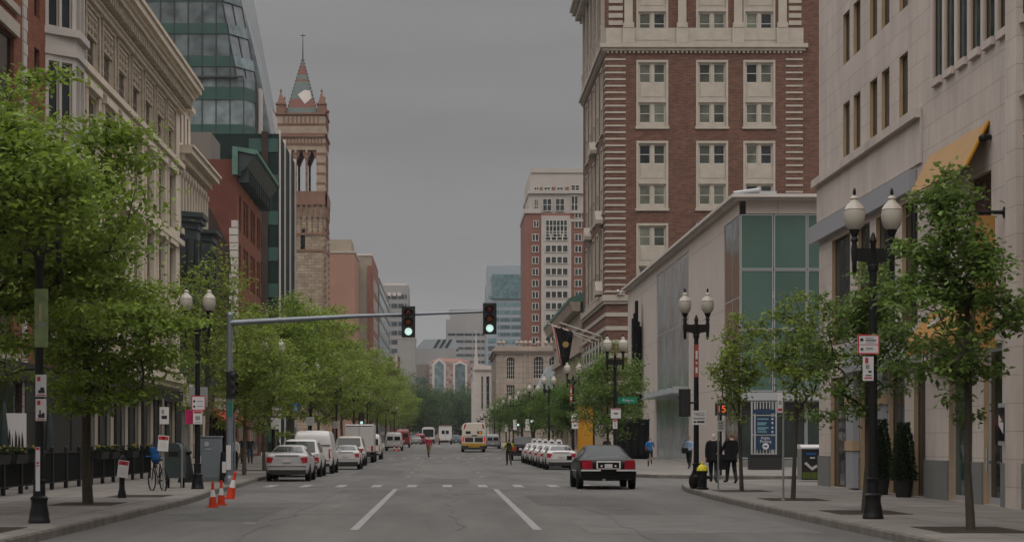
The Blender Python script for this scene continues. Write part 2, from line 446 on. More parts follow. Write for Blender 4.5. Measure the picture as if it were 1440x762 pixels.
M['glass_apple'] = glass('green_backed_glass', (0.062, 0.118, 0.096), 0.12, 0.7)
M['glass_tower'] = glass('tower_glass', (0.12, 0.145, 0.145), 0.06, 0.8, 0.008)
M['glass_pale'] = glass('pale_tilted_glass', (0.13, 0.15, 0.155), 0.15, 1.0, 0.008)
M['glass_far'] = glass('far_teal_glass', (0.07, 0.13, 0.14), 0.3, 0.6)
M['glass_far_dark'] = glass('far_dark_glass', (0.025, 0.035, 0.04), 0.3, 0.4)
M['shopfront'] = mat('dark_shopfront', (0.022, 0.018, 0.016), 0.6, noise=0.3, nscale=1)
M['fin_glass'] = mat('matt_green_black_glazing', (0.014, 0.026, 0.022), 0.7, spec=0.08, noise=.3, nscale=.4)
M['spandrel'] = mat('green_spandrel', (0.028, 0.075, 0.058), 0.3, spec=0.6, noise=0.1, nscale=0.5)
M['green_copper'] = mat('green_copper', (0.10, 0.18, 0.145), 0.7, noise=0.2, nscale=1.5)
M['green_black'] = mat('green_black_iron', (0.022, 0.035, 0.033), 0.45, spec=0.5, noise=0.2, nscale=3)
M['black_iron'] = mat('black_iron', (0.008, 0.008, 0.008), 0.5, spec=0.25)
M['black_cloth'] = mat('black_cloth', (0.008, 0.008, 0.008), 0.9, noise=0.3, nscale=2)
M['globe'] = mat('milky_globe', (0.40, 0.365, 0.30), 0.3, spec=0.4)
M['pole_grey'] = mat('galvanised_pole', (0.20, 0.22, 0.24), 0.45, metal=0.5, noise=0.1)
M['post_steel'] = mat('steel_sign_post', (0.24, 0.24, 0.22), 0.5, metal=0.4)
M['sign_white'] = mat('sign_white', (0.55, 0.53, 0.52), 0.55)
M['sign_red'] = mat('sign_red', (0.42, 0.03, 0.04), 0.5)
M['sign_black'] = mat('sign_black', (0.02, 0.02, 0.02), 0.5)
M['sign_grey'] = mat('sign_back_aluminium', (0.24, 0.25, 0.24), 0.5, metal=0.3)
M['sign_green'] = mat('sign_green', (0.0, 0.16, 0.09), 0.5)
M['sign_navy'] = mat('sign_navy', (0.012, 0.035, 0.075), 0.45)
M['sign_blue'] = mat('sign_blue', (0.02, 0.10, 0.30), 0.5)
M['kiosk_orange'] = mat('kiosk_orange', (0.46, 0.21, 0.012), 0.6)
M['blue_bag'] = mat('blue_bag', (0.012, 0.06, 0.17), 0.8, noise=.3, nscale=8)
M['orange'] = mat('orange_canvas', (0.36, 0.19, 0.06), 0.85, noise=0.08, nscale=2)
M['awning'] = mat('awning_orange', (0.40, 0.25, 0.125), 0.85, noise=0.08, nscale=1.0, stretch=(1, 1, 0.3))
M['awning_edge'] = mat('awning_edge', (0.45, 0.21, 0.02), 0.8)
M['awning_red'] = mat('red_canvas', (0.55, 0.06, 0.06), 0.85)
M['cone'] = mat('cone_orange', (0.50, 0.045, 0.018), 0.65)
M['cone_white'] = mat('cone_band', (0.55, 0.53, 0.5), 0.5)
M['cabinet'] = mat('cabinet_grey', (0.14, 0.16, 0.17), 0.6, noise=0.08)
M['hyd_yellow'] = mat('hydrant_yellow', (0.60, 0.50, 0.02), 0.5)
M['lamp_off_red'] = mat('signal_red_off', (0.09, 0.012, 0.012), 0.3)
M['lamp_off_amber'] = mat('signal_amber_off', (0.14, 0.035, 0.005), 0.3)
M['lamp_on_green'] = mat('signal_green_lit', (0.3, 0.6, 0.5), 0.3, emit=(0.72, 1.0, 0.93), estr=0.95)
M['countdown'] = mat('countdown_lit', (0.3, 0.05, 0.01), 0.4, emit=(1.0, 0.13, 0.02), estr=1.1)
M['bark'] = mat('bark', (0.06, 0.05, 0.038), 0.9, noise=0.35, nscale=5, bump=0.6, bscale=25, stretch=(1, 1, 0.3))
M['bark_light'] = mat('grey_brown_bark', (0.10, 0.085, 0.06), 0.9, noise=0.3, nscale=5, bump=0.5, bscale=25)
M['leaf_a'] = leafmat('leaf_locust', (0.155, 0.235, 0.042), .58)
M['leaf_b'] = leafmat('leaf_yellow_green', (0.175, 0.245, 0.05), .58)
M['leaf_c'] = leafmat('leaf_dark', (0.08, 0.15, 0.034), .5)
M['leaf_d'] = leafmat('leaf_street', (0.12, 0.195, 0.052), .55)
M['leaf_park'] = leafmat('leaf_park', (0.046, 0.095, 0.032))
M['topiary'] = leafmat('leaf_topiary', (0.025, 0.045, 0.018))
M['flower_y'] = mat('yellow_flower', (0.28, 0.22, 0.03), 0.8)
M['flower_r'] = mat('red_flower', (0.5, 0.05, 0.04), 0.8)
M['tyre'] = mat('tyre_rubber', (0.012, 0.012, 0.012), 0.8)
M['rim'] = mat('wheel_rim', (0.35, 0.35, 0.35), 0.35, metal=0.7)
M['car_glass'] = glass('car_glass', (0.010, 0.013, 0.013), 0.08, 0.28, 0.0)
M['tail'] = mat('tail_lamp_red', (0.30, 0.012, 0.018), 0.25, spec=0.6)
M['tail_lit'] = mat('brake_lamp_lit', (0.5, 0.02, 0.03), 0.25, emit=(1.0, 0.03, 0.05), estr=0.35)
M['chrome'] = mat('chrome', (0.6, 0.6, 0.6), 0.15, metal=0.9)
M['plate'] = mat('number_plate', (0.5, 0.47, 0.45), 0.5)
M['plastic_black'] = mat('black_plastic', (0.018, 0.018, 0.018), 0.6)
M['amber'] = mat('amber_lamp', (0.6, 0.2, 0.02), 0.3, emit=(1, 0.25, 0.02), estr=0.3)
M['skin'] = mat('skin', (0.36, 0.21, 0.15), 0.6)
M['suit'] = mat('dark_suit', (0.012, 0.012, 0.014), 0.85)
M['skin_obj'] = M['skin']
# ------------------------------------------------------------------ the street
YS = [-60, 0, 30, 60, 85, 110, 125, 150, 180, 210, 240, 270, 300, 335, 420, 560, 760, 1000]
def strip(name, xa, xb, ys, z, m, kind='structure'):
    mb = MB()
    for i in range(len(ys)-1):
        a, b = ys[i], ys[i+1]
        mb.quad([(xa, a, gz(a)+z), (xb, a, gz(a)+z), (xb, b, gz(b)+z), (xa, b, gz(b)+z)])
    o = mb.build(name, m); tag(o, kind=kind); return o
strip('ground', -4000, 4000, [-200] + YS + [6000], -0.12, M['earth'])
strip('road', -9.5, 10.5, YS, 0.0, M['asphalt'])
mb = MB(); mb.quad([(10.5, 62, 0), (60, 62, 0), (60, 84, 0), (10.5, 84, 0)]); tag(mb.build('side_street', M['asphalt']), kind='structure')

def slab(name, poly, z, m):
    mb = MB(); mb.quad([(x, y, gz(y)+z) for x, y in poly]); o = mb.build(name, m); tag(o, kind='structure'); return o
LK = [(-6.75, -40), (-6.70, 47), (-6.85, 52), (-7.15, 57), (-7.3, 66), (-7.55, 72), (-7.65, 78)] + [(-7.65, y) for y in YS if y > 80]
RKN = [(7.4, -40), (7.4, 44), (7.5, 52), (7.8, 60), (8.2, 64), (8.9, 67.2), (10.2, 70), (12.2, 72.2), (15, 73), (60, 73)]
RKF = [(60, 77.0), (14, 79.2), (11.4, 80.2), (9.4, 82.0), (8.1, 84.6), (7.55, 88), (7.45, 92)] + [(7.45, y) for y in YS if y > 92]
def walk_strip(name, line, outer):
    mb = MB()
    for (x0, y0), (x1, y1) in zip(line[:-1], line[1:]):
        mb.quad([(x0, y0, gz(y0)+.15), (x1, y1, gz(y1)+.15), (outer, y1, gz(y1)+.15), (outer, y0, gz(y0)+.15)])
    tag(mb.build(name, M['walk'], smooth=False), kind='structure')
walk_strip('pavement_left', LK, -40)
mb = MB()
n_ = [(x, y, .15) for x, y in RKN]
for a, b in zip(n_[:-2], n_[1:-1]): mb.quad([a, b, (60, b[1], .15), (60, a[1], .15)])
tag(mb.build('pavement_right', M['walk']), kind='structure')
mb = MB(); fr_ = RKF
mb.quad([(60, 77.0, .15), (14, 79.2, .15), (14, 92, .15), (60, 92, .15)])
mb.quad([(14, 79.2, .15), (11.4, 80.2, .15), (11.4, 92, .15), (14, 92, .15)])
mb.quad([(11.4, 80.2, .15), (9.4, 82.0, .15), (9.4, 92, .15), (11.4, 92, .15)])
mb.quad([(9.4, 82.0, .15), (8.1, 84.6, .15), (8.1, 92, .15), (9.4, 92, .15)])
mb.quad([(8.1, 84.6, .15), (7.55, 88, .15), (7.45, 92, .15), (8.1, 92, .15)])
for (x0, y0), (x1, y1) in zip(RKF[6:-1], RKF[7:]):
    mb.quad([(x0, y0, gz(y0)+.15), (x1, y1, gz(y1)+.15), (60, y1, gz(y1)+.15), (60, y0, gz(y0)+.15)])
tag(mb.build('pavement_far_right', M['walk']), kind='structure')
def kerb(name, line, side):
    """granite kerb: its top a little proud of the pavement"""
    mb = MB(); w = 0.17
    P = [Vector((x, y, 0)) for x, y in line]; nrm = []
    for i in range(len(P)):
        d = (P[min(i+1, len(P)-1)] - P[max(i-1, 0)]).normalized(); nrm.append(Vector((-d.y, d.x, 0)) * side)
    prof = [(-0.012, -0.03), (-0.012, 0.125), (0.012, 0.156), (w, 0.156)]
    for i in range(len(P)-1):
        for (d0, z0), (d1, z1) in zip(prof[:-1], prof[1:]):
            a, b = P[i], P[i+1]; ga, gb = gz(a.y), gz(b.y)
            mb.quad([a+nrm[i]*d0+Vector((0,0,ga+z0)), b+nrm[i+1]*d0+Vector((0,0,gb+z0)), b+nrm[i+1]*d1+Vector((0,0,gb+z1)), a+nrm[i]*d1+Vector((0,0,ga+z1))])
    tag(mb.build(name, M['kerb']), kind='structure')
kerb('kerb_left', LK, 1); kerb('kerb_right', RKN, -1); kerb('kerb_far_right', RKF, -1)

def mark(mb, x0, x1, y0, y1, z=0.004):
    ys = [y0] + [y for y in YS if y0 < y < y1] + [y1]
    for a, b in zip(ys[:-1], ys[1:]): mb.quad([(x0, a, gz(a)+z), (x1, a, gz(a)+z), (x1, b, gz(b)+z), (x0, b, gz(b)+z)])
lm = MB()
mark(lm, -1.77, -1.61, 34.3, 63.2); mark(lm, 1.64, 1.80, 34.3, 63.2)
tag(lm.build('lane_lines', M['paint']), kind='structure')
lm = MB()
for y in (84, 95, 107, 119, 131, 143): mark(lm, -1.78, -1.62, y, y+2.6); 
for y in (84, 95, 107, 119, 131, 143): mark(lm, 1.62, 1.78, y, y+2.2)
for k in range(16): mark(lm, -1.78, -1.62, 170+k*12.2, 173+k*12.2); mark(lm, 1.62, 1.78, 170+k*12.2, 173+k*12.2)
tag(lm.build('lane_dashes', M['paint_worn']), kind='structure')
cw = MB()
for k in range(-5, 5): mark(cw, 0.08+k*1.285-.17, 0.08+k*1.285+.17, 65.6, 69.2, 0.008)
tag(cw.build('crosswalk_bars', M['paint']), kind='structure')
cw = MB(); mark(cw, -7.0, 7.2, 69.8, 70.05); mark(cw, -7.0, 7.6, 63.75, 64.0)
for k in range(-5, 6): mark(cw, k*1.13-.16, k*1.13+.16, 152, 157)
mark(cw, -6, 6.5, 158, 158.3); mark(cw, 2.2, 7.2, 178, 179)
tag(cw.build('crosswalk_lines', M['paint_worn']), kind='structure')
# small road irons
for (nm, x, y, r_) in (('manhole_cover', -2.75, 46.5, .11), ('manhole_cover', -2.55, 53.2, .1), ('manhole_cover', -2.35, 60.4, .1), ('manhole_cover', -3.9, 37.0, .13)):
    mb = MB(); mb.lathe([(r_, 0.0), (r_*.9, .007)], (x, y, 0.002), 14); o = mb.build(nm, M['paint_worn'])
    tag(o, 'small round pale road marker cap left of the lane line, %s' % {46.5: 'second from the front', 53.2: 'third from the front', 60.4: 'fourth from the front', 37.0: 'nearest of the four'}[y], 'road marker', 'road marker caps')
# repairs and seams in the asphalt
mb = MB()
for x0, x1, y0, y1 in ((-5.6, -3.9, 38, 46), (2.4, 4.4, 47, 56), (-0.9, 1.0, 72, 81), (-4.6, -2.2, 88, 104), (3.0, 6.0, 90, 97)): mark(mb, x0, x1, y0, y1, .003)
tag(mb.build('road_patches', M['patch']), kind='structure')
mb = MB()
for x0, x1, y0, y1 in ((-6.2, -2.9, 49.5, 58), (2.6, 6.8, 33, 41), (-1.5, 1.4, 100, 118)): mark(mb, x0, x1, y0, y1, .0025)
tag(mb.build('pale_road_patches', M['patch_light']), kind='structure')
mb = MB(); rg = random.Random(5)
def seam(pts, w=.035):
    for (x0, y0), (x1, y1) in zip(pts[:-1], pts[1:]):
        d = Vector((x1-x0, y1-y0, 0)).normalized(); n_ = Vector((-d.y, d.x, 0))*w*(.6+.8*rg.random())
        a, b = Vector((x0, y0, gz(y0)+.0055)), Vector((x1, y1, gz(y1)+.0055)); mb.quad([a-n_, b-n_, b+n_, a+n_])
for x_, ya, yb in ((-3.4, 30, 62), (0.2, 34, 64), (3.5, 30, 60), (5.2, 66, 110)):
    pts = [(x_, ya)]
    while pts[-1][1] < yb: pts.append((x_+rg.gauss(0, .12), pts[-1][1]+1.2+rg.random()*1.5))
    seam(pts, .022)
for y_, xa, xb in ((41.5, -6.5, -1.9), (52.6, 1.9, 7.2), (60.5, -6.9, 7.3), (75.5, -7, 7.6)):
    pts = [(xa, y_)]
    while pts[-1][0] < xb: pts.append((pts[-1][0]+.8+rg.random()*.9, y_+rg.gauss(0, .18)))
    seam(pts, .05)
tag(mb.build('tar_seams', M['tar']), kind='structure')
mb = MB()
for x, y, r_ in ((4.1, 44.5, .36), (-4.7, 66.2, .36), (0.9, 57.5, .33), (-0.6, 92, .36)): mb.lathe([(r_, 0), (r_, .006), (r_*.92, .009)], (x, y, .001), 20)
o = mb.build('drain_covers', M['tar']); split_loose
for i, (x, y, r_) in enumerate(((4.1, 44.5, .36), (-4.7, 66.2, .36), (0.9, 57.5, .33), (-0.6, 92, .36))):
    m2 = MB(); m2.lathe([(r_, 0), (r_, .006), (r_*.92, .009)], (x, y, .001), 20); o2 = m2.build('drain_cover', M['tar'])
    tag(o2, 'round dark iron cover set in the road, %s' % ('in the right lane nearest the front', 'just beyond the stop line at the left', 'in the middle lane before the crossing', 'in the middle lane beyond the crossing')[i], 'manhole cover', 'iron covers in the road')
bpy.data.objects.remove(o)
# tree pits
for i, (x, y) in enumerate(((-8.0, 31.0), (-8.5, 44.0), (-8.3, 50.3), (8.87, 31.2), (8.8, 38.8), (8.9, 47.3), (8.87, 55.3), (-9.4, 72), (-9.6, 94))):
    mb = MB(); mb.box(x-.75, x+.75, y-1.1, y+1.1, .10, .156); tag(mb.build('tree_pit', M['soil']), kind='structure')

# ------------------------------------------------------------------ buildings, left side
XL = -16.0
def rects_grid(us, vs_): return [(a, b, c, d) for a, b in us for c, d in vs_]
def fbuild(name, label, x, y, cat='building', group=None): return thing(name, label, cat, (x, y, 0), 0, group)

# near red brick house with pale stone oriel
b1 = fbuild('brick_building', 'red brick building with pale stone oriel bay at the left edge', XL, 60)
f1 = Fr((XL, 46, 0), (0, 1, 0), (1, 0, 0))
rows = [(4.9, 7.9), (9.0, 12.0), (13.3, 16.6), (17.8, 21.2)]
us1 = [(1.0, 3.2), (3.7, 5.9), (9.0, 11.2), (11.7, 13.9), (17.9, 20.1), (20.45, 22.6)]
nar = [(26.0, 26.95, 15.5, 17.0), (26.0, 26.95, 18.2, 20.0), (26.0, 26.95, 10.5, 12.4), (26.0, 26.95, 5.5, 7.6)]
hol = rects_grid(us1, rows) + nar + [(2, 8, .6, 3.9), (10, 16, .6, 3.9), (18, 24, .6, 3.9)]
mb = MB(); fwall(mb, f1, 0, 32.4, 0, 24, hol, .18)
mb.quad([(XL, 46, 0), (-34, 46, 0), (-34, 46, 24), (XL, 46, 24)]); mb.quad([(XL, 78.4, 0), (-34, 78.4, 0), (-34, 78.4, 24), (XL, 78.4, 24)])
mb.quad([(-34, 46, 0), (-34, 78.4, 0), (-34, 78.4, 24), (-34, 46, 24)])
mb.build('wall', M['brick_orange'], b1, off=b1.location)
mb = MB(); [fbox(mb, f1, a+.01, b-.01, .1, 4.4, .004, .12) for a, b in ((0, 2), (8, 10), (16, 18), (24, 32.3))]; fbox(mb, f1, 0, 32.3, 3.95, 4.6, .006, .2); mb.build('shopfront', M['shopfront'], b1, off=b1.location)
mb = MB(); mb.box(-34, XL+.35, 46, 78.4, 24, 24.5); mb.build('roof', M['stone_trim'], b1, off=b1.location)
windows(b1, f1, rects_grid(us1, rows), .14, M['frame_dark'], M['glass_dark'], 1, 2, .09)
windows(b1, f1, nar, .14, M['frame_dark'], M['glass_dark'], 1, 2, .07)
windows(b1, f1, hol[-3:], .14, M['frame_dark'], M['glass_shop'], 3, 1, .1, name='shop_window')
mb = MB()
for (u0, u1) in ((.6, 6.3), (8.6, 14.3), (17.5, 23.0)):
    for (v0, v1) in rows:
        fbox(mb, f1, u0, u1, v1+.05, v1+.55, .003, .14); fbox(mb, f1, u0, u1, v0-.3, v0-.02, .003, .16)
mb.build('stone_lintels', M['stone_trim'], b1, off=b1.location)
mb = MB()
for k in range(52):
    fbox(mb, f1, 23.9, 24.45 + (.14 if k % 2 else 0), .2+k*.46, .2+k*.46+.43, .003, .07)
mb.build('quoin_strip', M['bay_stone'], b1, off=b1.location)
# oriel: three facets
ob = [(XL, 74.0), (-15.0, 75.05), (-15.0, 76.95), (XL, 78.0)]
facets = [(ob[0], ob[1]), (ob[1], ob[2]), (ob[2], ob[3])]
mb = MB(); levels = [(7.2, 9.5), (10.9, 13.2), (14.55, 16.9), (18.3, 21.6)]
ofr = []
for (a, b) in facets:
    a3, b3 = Vector((*a, 0)), Vector((*b, 0)); U = (b3-a3).normalized(); N = Vector((U.y, -U.x, 0)); L_ = (b3-a3).length
    fr = Fr(a3, U, N); ofr.append((fr, L_))
    hs_ = [(.16, L_/2-.06, c, d) for c, d in levels] + [(L_/2+.06, L_-.16, c, d) for c, d in levels]
    fwall(mb, fr, 0, L_, 6.0, 24, hs_, .16)
ori = mb.build('oriel_bay', M['bay_stone'], b1, off=b1.location)
mb = MB()
def ring(mb, poly, z0, z1, e):
    c = Vector((XL, 76, 0)); q = []
    for x, y in poly: q.append((x + (e if x > XL else 0), y + (e*.6 if y > 76 else -e*.6)))
    mb.prism(q, z0, z1)
for z in (9.75, 13.45, 17.15): ring(mb, ob, z, z+.22, .12)
for z in (10.55, 14.2, 17.95, 21.9): ring(mb, ob, z, z+.3, .2)
ring(mb, ob, 5.6, 6.0, .05)
mb.build('moulding', M['bay_stone'], ori, off=b1.location)
for fr, L_ in ofr:
    rr = [(.16, L_/2-.06, c, d) for c, d in levels] + [(L_/2+.06, L_-.16, c, d) for c, d in levels]
    windows(b1, fr, rr, .14, M['bay_stone'], M['glass_dark'], 1, 1, .05)

# cream limestone block with heavy cornice
b2 = fbuild('limestone_building', 'long cream limestone building with heavy bracketed cornice and carved window heads', XL, 95)
f2 = Fr((XL, 78.4, 0), (0, 1, 0), (1, 0, 0)); L2 = 33.1
c0, pit = 3.75, 4.03
tops = [(c0+k*pit, c0+k*pit+2.9) for k in range(7)]
h5 = [(a, b, 18.3, 20.9) for a, b in tops]
h4 = [(a+.25, b-.25, 14.0, 17.2) for a, b in tops]; h3 = [(a+.25, b-.25, 9.8, 12.9) for a, b in tops]; h2 = [(a+.25, b-.25, 5.8, 8.8) for a, b in tops]
h1 = [(a-.1, b+.1, .7, 4.6) for a, b in tops]
edge = [(.6, 2.9, c, d) for (_, _, c, d) in (h5[0], h4[0], h3[0], h2[0])]
mb = MB(); fwall(mb, f2, 0, L2, 0, 21.3, h5+h4+h3+h2+h1+edge, .2)
for y in (78.45, 78.4+L2): mb.quad([(XL, y, 0), (-36, y, 0), (-36, y, 21.3), (XL, y, 21.3)])
mb.quad([(-36, 78.4, 0), (-36, 111.5, 0), (-36, 111.5, 21.3), (-36, 78.4, 21.3)])
mb.build('wall', M['cream'], b2, off=b2.location)
# ornament heads sit in the top storey openings, windows below them
mb = MB()
for a, b in tops + [(.6, 2.9)]:
    w = b-a
    fbox(mb, f2, a+.02, b-.02, 20.02, 20.88, -.2, -.06)
    for r_ in range(2):
        for k in range(4):
            cx = a+.35+k*(w-.7)/3; cz = 20.23+r_*.4
            mb.ball(f2.p(cx, cz, -.06), .15, n=6, m=4)
    fbox(mb, f2, a+.005, b-.005, 19.9, 20.02, -.2, -.01)
    fbox(mb, f2, a+.01, a+.4, 18.31, 19.9, -.2, -.1); fbox(mb, f2, b-.4, b-.01, 18.31, 19.9, -.2, -.1)
    fbox(mb, f2, a-.22, a-.04, 18.3, 21.05, .003, .1); fbox(mb, f2, b+.04, b+.22, 18.3, 21.05, .003, .1); fbox(mb, f2, a-.22, b+.22, 21.06, 21.24, .003, .1)
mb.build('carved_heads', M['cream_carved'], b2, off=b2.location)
windows(b2, f2, [(a+.41, b-.41, 18.31, 19.89) for a, b in tops] + [(1.01, 2.49, 18.31, 19.89)], .18, M['frame_bronze'], M['glass_dark'], 1, 2, .07)
windows(b2, f2, h4+h3+h2+edge[1:], .16, M['frame_bronze'], M['glass_dark'], 2, 2, .08)
windows(b2, f2, h1, .16, M['frame_dark'], M['glass_shop'], 2, 1, .1, name='shop_window')
mb = MB()
for a, b in tops + [(.6, 2.9)]:
    for (v0, v1) in ((14.0, 17.2), (9.8, 12.9), (5.8, 8.8)):
        fbox(mb, f2, a-.05, b+.05, v1+.15, v1+.5, .003, .26); fbox(mb, f2, a-.02, a+.2, v0, v1+.12, .003, .12); fbox(mb, f2, b-.2, b+.02, v0, v1+.12, .003, .12)
        fbox(mb, f2, a-.05, b+.05, v0-.35, v0-.05, .003, .2)
mb.build('window_surrounds', M['cream'], b2, off=b2.location)
mb = MB(); xs_ = [0] + [v for a, b in tops for v in (a-.1, b+.1)] + [L2]
for k in range(0, len(xs_), 2): fbox(mb, f2, xs_[k]+.02, xs_[k+1]-.02, .05, 4.6, .005, .1 if k % 4 else .16)
fbox(mb, f2, 0, L2, 3.9, 4.6, .17, .2); mb.build('shopfront', M['shopfront'], b2, off=b2.location)
mb = MB()
for v, h, d in ((17.95, .3, .34), (13.35, .3, .3), (9.1, .28, .25), (5.05, .4, .4), (4.75, .28, .2)): fbox(mb, f2, 0, L2, v, v+h, .002, d)
for v, h, d in ((17.72, .2, .16), (5.46, .2, .2)): fbox(mb, f2, 0, L2, v, v+h, .002, d)
mb.build('string_course', M['cream'], b2, off=b2.location)
mb = MB()   # cornice: stepped mouldings, brackets, projecting corona
fbox(mb, f2, 0, L2+.1, 21.3, 21.5, -20, .25); fbox(mb, f2, 0, L2+.15, 21.5, 21.62, -20, .36)
fbox(mb, f2, 0, L2+.1, 21.62, 22.2, -20, .22)
fbox(mb, f2, 0, L2+.6, 22.2, 22.42, -20, .85); fbox(mb, f2, 0, L2+.8, 22.42, 22.6, -20, 1.0)
fbox(mb, f2, 0, L2+1.0, 22.6, 22.95, -20, 1.2); fbox(mb, f2, 0, L2+1.1, 22.95, 23.08, -20, 1.32)
cor = mb.build('cornice', M['cream'], b2, off=b2.location)
mb = MB()
for k in range(int(L2/.55)+1): fbox(mb, f2, .1+k*.55, .1+k*.55+.26, 21.66, 22.19, .22, .72)
for k in range(int((L2+.8)/.3)): fbox(mb, f2, .05+k*.3, .05+k*.3+.15, 23.08, 23.2, 1.16, 1.3)
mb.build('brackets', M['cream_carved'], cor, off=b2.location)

# lower pale house with two dark bays
XB = -16.2
b3 = fbuild('bay_window_building', 'pale stone building with two dark green iron bay windows', XB, 118)
f3 = Fr((XB, 111.7, 0), (0, 1, 0), (1, 0, 0)); L3 = 13.3
arc = [(.6+k*1.28, 1.35+k*1.28, 14.9, 18.0) for k in range(10)]
mid = [(.6+k*1.28, 1.35+k*1.28, 10.2, 13.6) for k in range(10)]
mb = MB(); fwall(mb, f3, 0, L3, 0, 19, arc+mid+[(1, 6, .5, 3.8), (7, 12, .5, 3.8)], .14)
mb.quad([(XB, 125, 0), (-34, 125, 0), (-34, 125, 19), (XB, 125, 19)]); mb.quad([(XB, 111.75, 0), (-34, 111.75, 0), (-34, 111.75, 19), (XB, 111.75, 19)])
mb.build('wall', M['cream'], b3, off=b3.location)
windows(b3, f3, arc+mid, .1, M['frame_bronze'], M['glass_dark'], 1, 3, .05)
windows(b3, f3, [(1, 6, .5, 3.8), (7, 12, .5, 3.8)], .1, M['frame_dark'], M['glass_shop'], 2, 1, .1, name='shop_window')
mb = MB()
for k in range(11): mb.tube([f3.p(.35+k*1.28, 14.6, .1), f3.p(.35+k*1.28, 17.8, .1)], .1, 8); fbox(mb, f3, .2+k*1.28, .5+k*1.28, 17.8, 18.1, .003, .25)
for k in range(10): fbox(mb, f3, .5+k*1.28, 1.45+k*1.28, 18.1, 18.35, .003, .16)
mb.build('colonnettes', M['cream'], b3, off=b3.location)
mb = MB(); fbox(mb, f3, 0, L3, 14.2, 14.55, .003, .3); fbox(mb, f3, 0, L3+.1, 18.6, 19, .003, .45); fbox(mb, f3, -.1, L3+.3, 19, 19.35, -18, .9); fbox(mb, f3, -.1, L3+.4, 19.35, 19.5, -18, 1.05)
mb.build('cornice', M['cream'], b3, off=b3.location)
# set-back attic storey
fa = Fr((XB-.1, 111.7, 0), (0, 1, 0), (1, 0, 0))
at = [(.5+k*1.5, 1.2+k*1.5, 20.0, 22.0) for k in range(4)]
mb = MB(); fwall(mb, fa, 0, 6.6, 19.5, 22.5, at, .1); mb.quad([(XB-.1, 118.3, 19.5), (-34, 118.3, 19.5), (-34, 118.3, 22.5), (XB-.1, 118.3, 22.5)])
fbox(mb, fa, 0, 6.8, 22.5, 22.8, -17, .3)
mb.build('attic', M['cream'], b3, off=b3.location)
windows(b3, fa, at, .07, M['frame_bronze'], M['glass_dark'], 1, 1, .06)
for (y0, y1, zt) in ((112.6, 116.2, 15.6), (119.4, 123.6, 15.1)):
    mb = MB(); po = [(XB, y0), (XB+.95, y0+1.0), (XB+.95, y1-1.0), (XB, y1)]
    cy = (y0+y1)/2
    def rg(z0, z1, e): mb.prism([(x + (e if x > XB else 0), y + (e if y > cy else -e)) for x, y in po], z0, z1)
    rg(5.2, 7.0, 0); rg(7.0, 7.25, .1); rg(9.9, 11.0, 0); rg(9.7, 9.9, .12); rg(11, 11.2, .12); rg(14.0, 14.6, 0); rg(14.6, 15.0, .12); rg(15.0, 15.3, .3); rg(15.3, zt, .42)
    for (z0, z1) in ((7.25, 9.7), (11.2, 14.0)):
        for i in range(4):
            a, b = Vector((*po[i], 0)), Vector((*po[(i+1) % 4], 0))
        for x, y in po: mb.box(x-.1 if x > XB else x, x+.1, y-.12, y+.12, z0, z1)
        for i in range(3):
            a, b = Vector((*po[i], 0)), Vector((*po[i+1], 0)); mi_ = (a+b)/2
            mb.box(mi_.x-.07, mi_.x+.07, mi_.y-.07, mi_.y+.07, z0, z1)
    bay = mb.build('bay_window', M['green_black'], b3, off=b3.location)
    for (z0, z1) in ((7.25, 9.7), (11.2, 14.0)):
        for i in range(3):
            m2 = MB(); a, b = po[i], po[i+1]
            m2.quad([(a[0]-.04, a[1], z0), (b[0]-.04, b[1], z0), (b[0]-.04, b[1], z1), (a[0]-.04, a[1], z1)])
            m2.build('pane', M['glass_dark'], bay, off=b3.location)

# red brick house with green copper cornice
b4 = fbuild('brick_loft', 'orange-red brick building with green copper cornice and sooty party wall', XL, 150)
f4 = Fr((XL, 142, 0), (0, 1, 0), (1, 0, 0)); L4 = 18.5
g4 = [(1.6, 2.9), (4.6, 6.2), (6.6, 8.2), (10.0, 11.6), (12.0, 13.6), (15.2, 16.6), (16.9, 17.9)]
r4 = [(5.2, 8.2), (9.6, 12.6), (13.9, 16.9), (18.0, 20.7)]
mb = MB(); hh = rects_grid(g4, r4) + [(1.5, 8, .5, 3.9), (9.5, 17, .5, 3.9)]
fwall(mb, f4, 0, L4, 0, 23, hh, .12); mb.quad([(XL, 160.5, 0), (-40, 160.5, 0), (-40, 160.5, 23), (XL, 160.5, 23)])
mb.build('wall', M['brick_orange'], b4, off=b4.location)
mb = MB(); mb.extrude([(-40, 141.9, 0), (-16.1, 141.9, 0), (-16.1, 141.9, 15.5), (-18.0, 141.9, 19.4), (-21.0, 141.9, 22.0), (-40, 141.9, 22.4)], (0, .2, 0)); mb.build('party_wall', M['brick_brown'], b4, off=b4.location)
mb = MB(); mb.quad([(-40, 142, 0), (XL, 142, 0), (XL, 142, 23), (-40, 142, 23)]); mb.box(-40, XL, 142, 160.5, 23, 23.25); mb.build('end_wall', M['brick_dark'], b4, off=b4.location)
mb = MB(); mb.box(-20.4, -18.5, 146, 152, 23.25, 26.0); mb.build('roof_plant', M['frame_bronze'], b4, off=b4.location)
mb = MB(); random.seed(4)
for k in range(26):
    w = .35 + random.random()*.35; z = 3.5+k*.58
    if z < 18.2: mb.box(-16.15-w*.6, -15.9, 141.6, 142.2, z, z+.52)
mb.build('toothed_stone', M['bay_stone'], b4, off=b4.location)
windows(b4, f4, rects_grid(g4, r4), .09, M['brick_dark'], M['glass_dark'], 1, 2, .1)
windows(b4, f4, [(1.5, 8, .5, 3.9), (9.5, 17, .5, 3.9)], .09, M['frame_dark'], M['glass_shop'], 3, 1, .1, name='shop_window')
mb = MB(); fbox(mb, f4, -.2, L4, 22.0, 22.3, .003, .35)
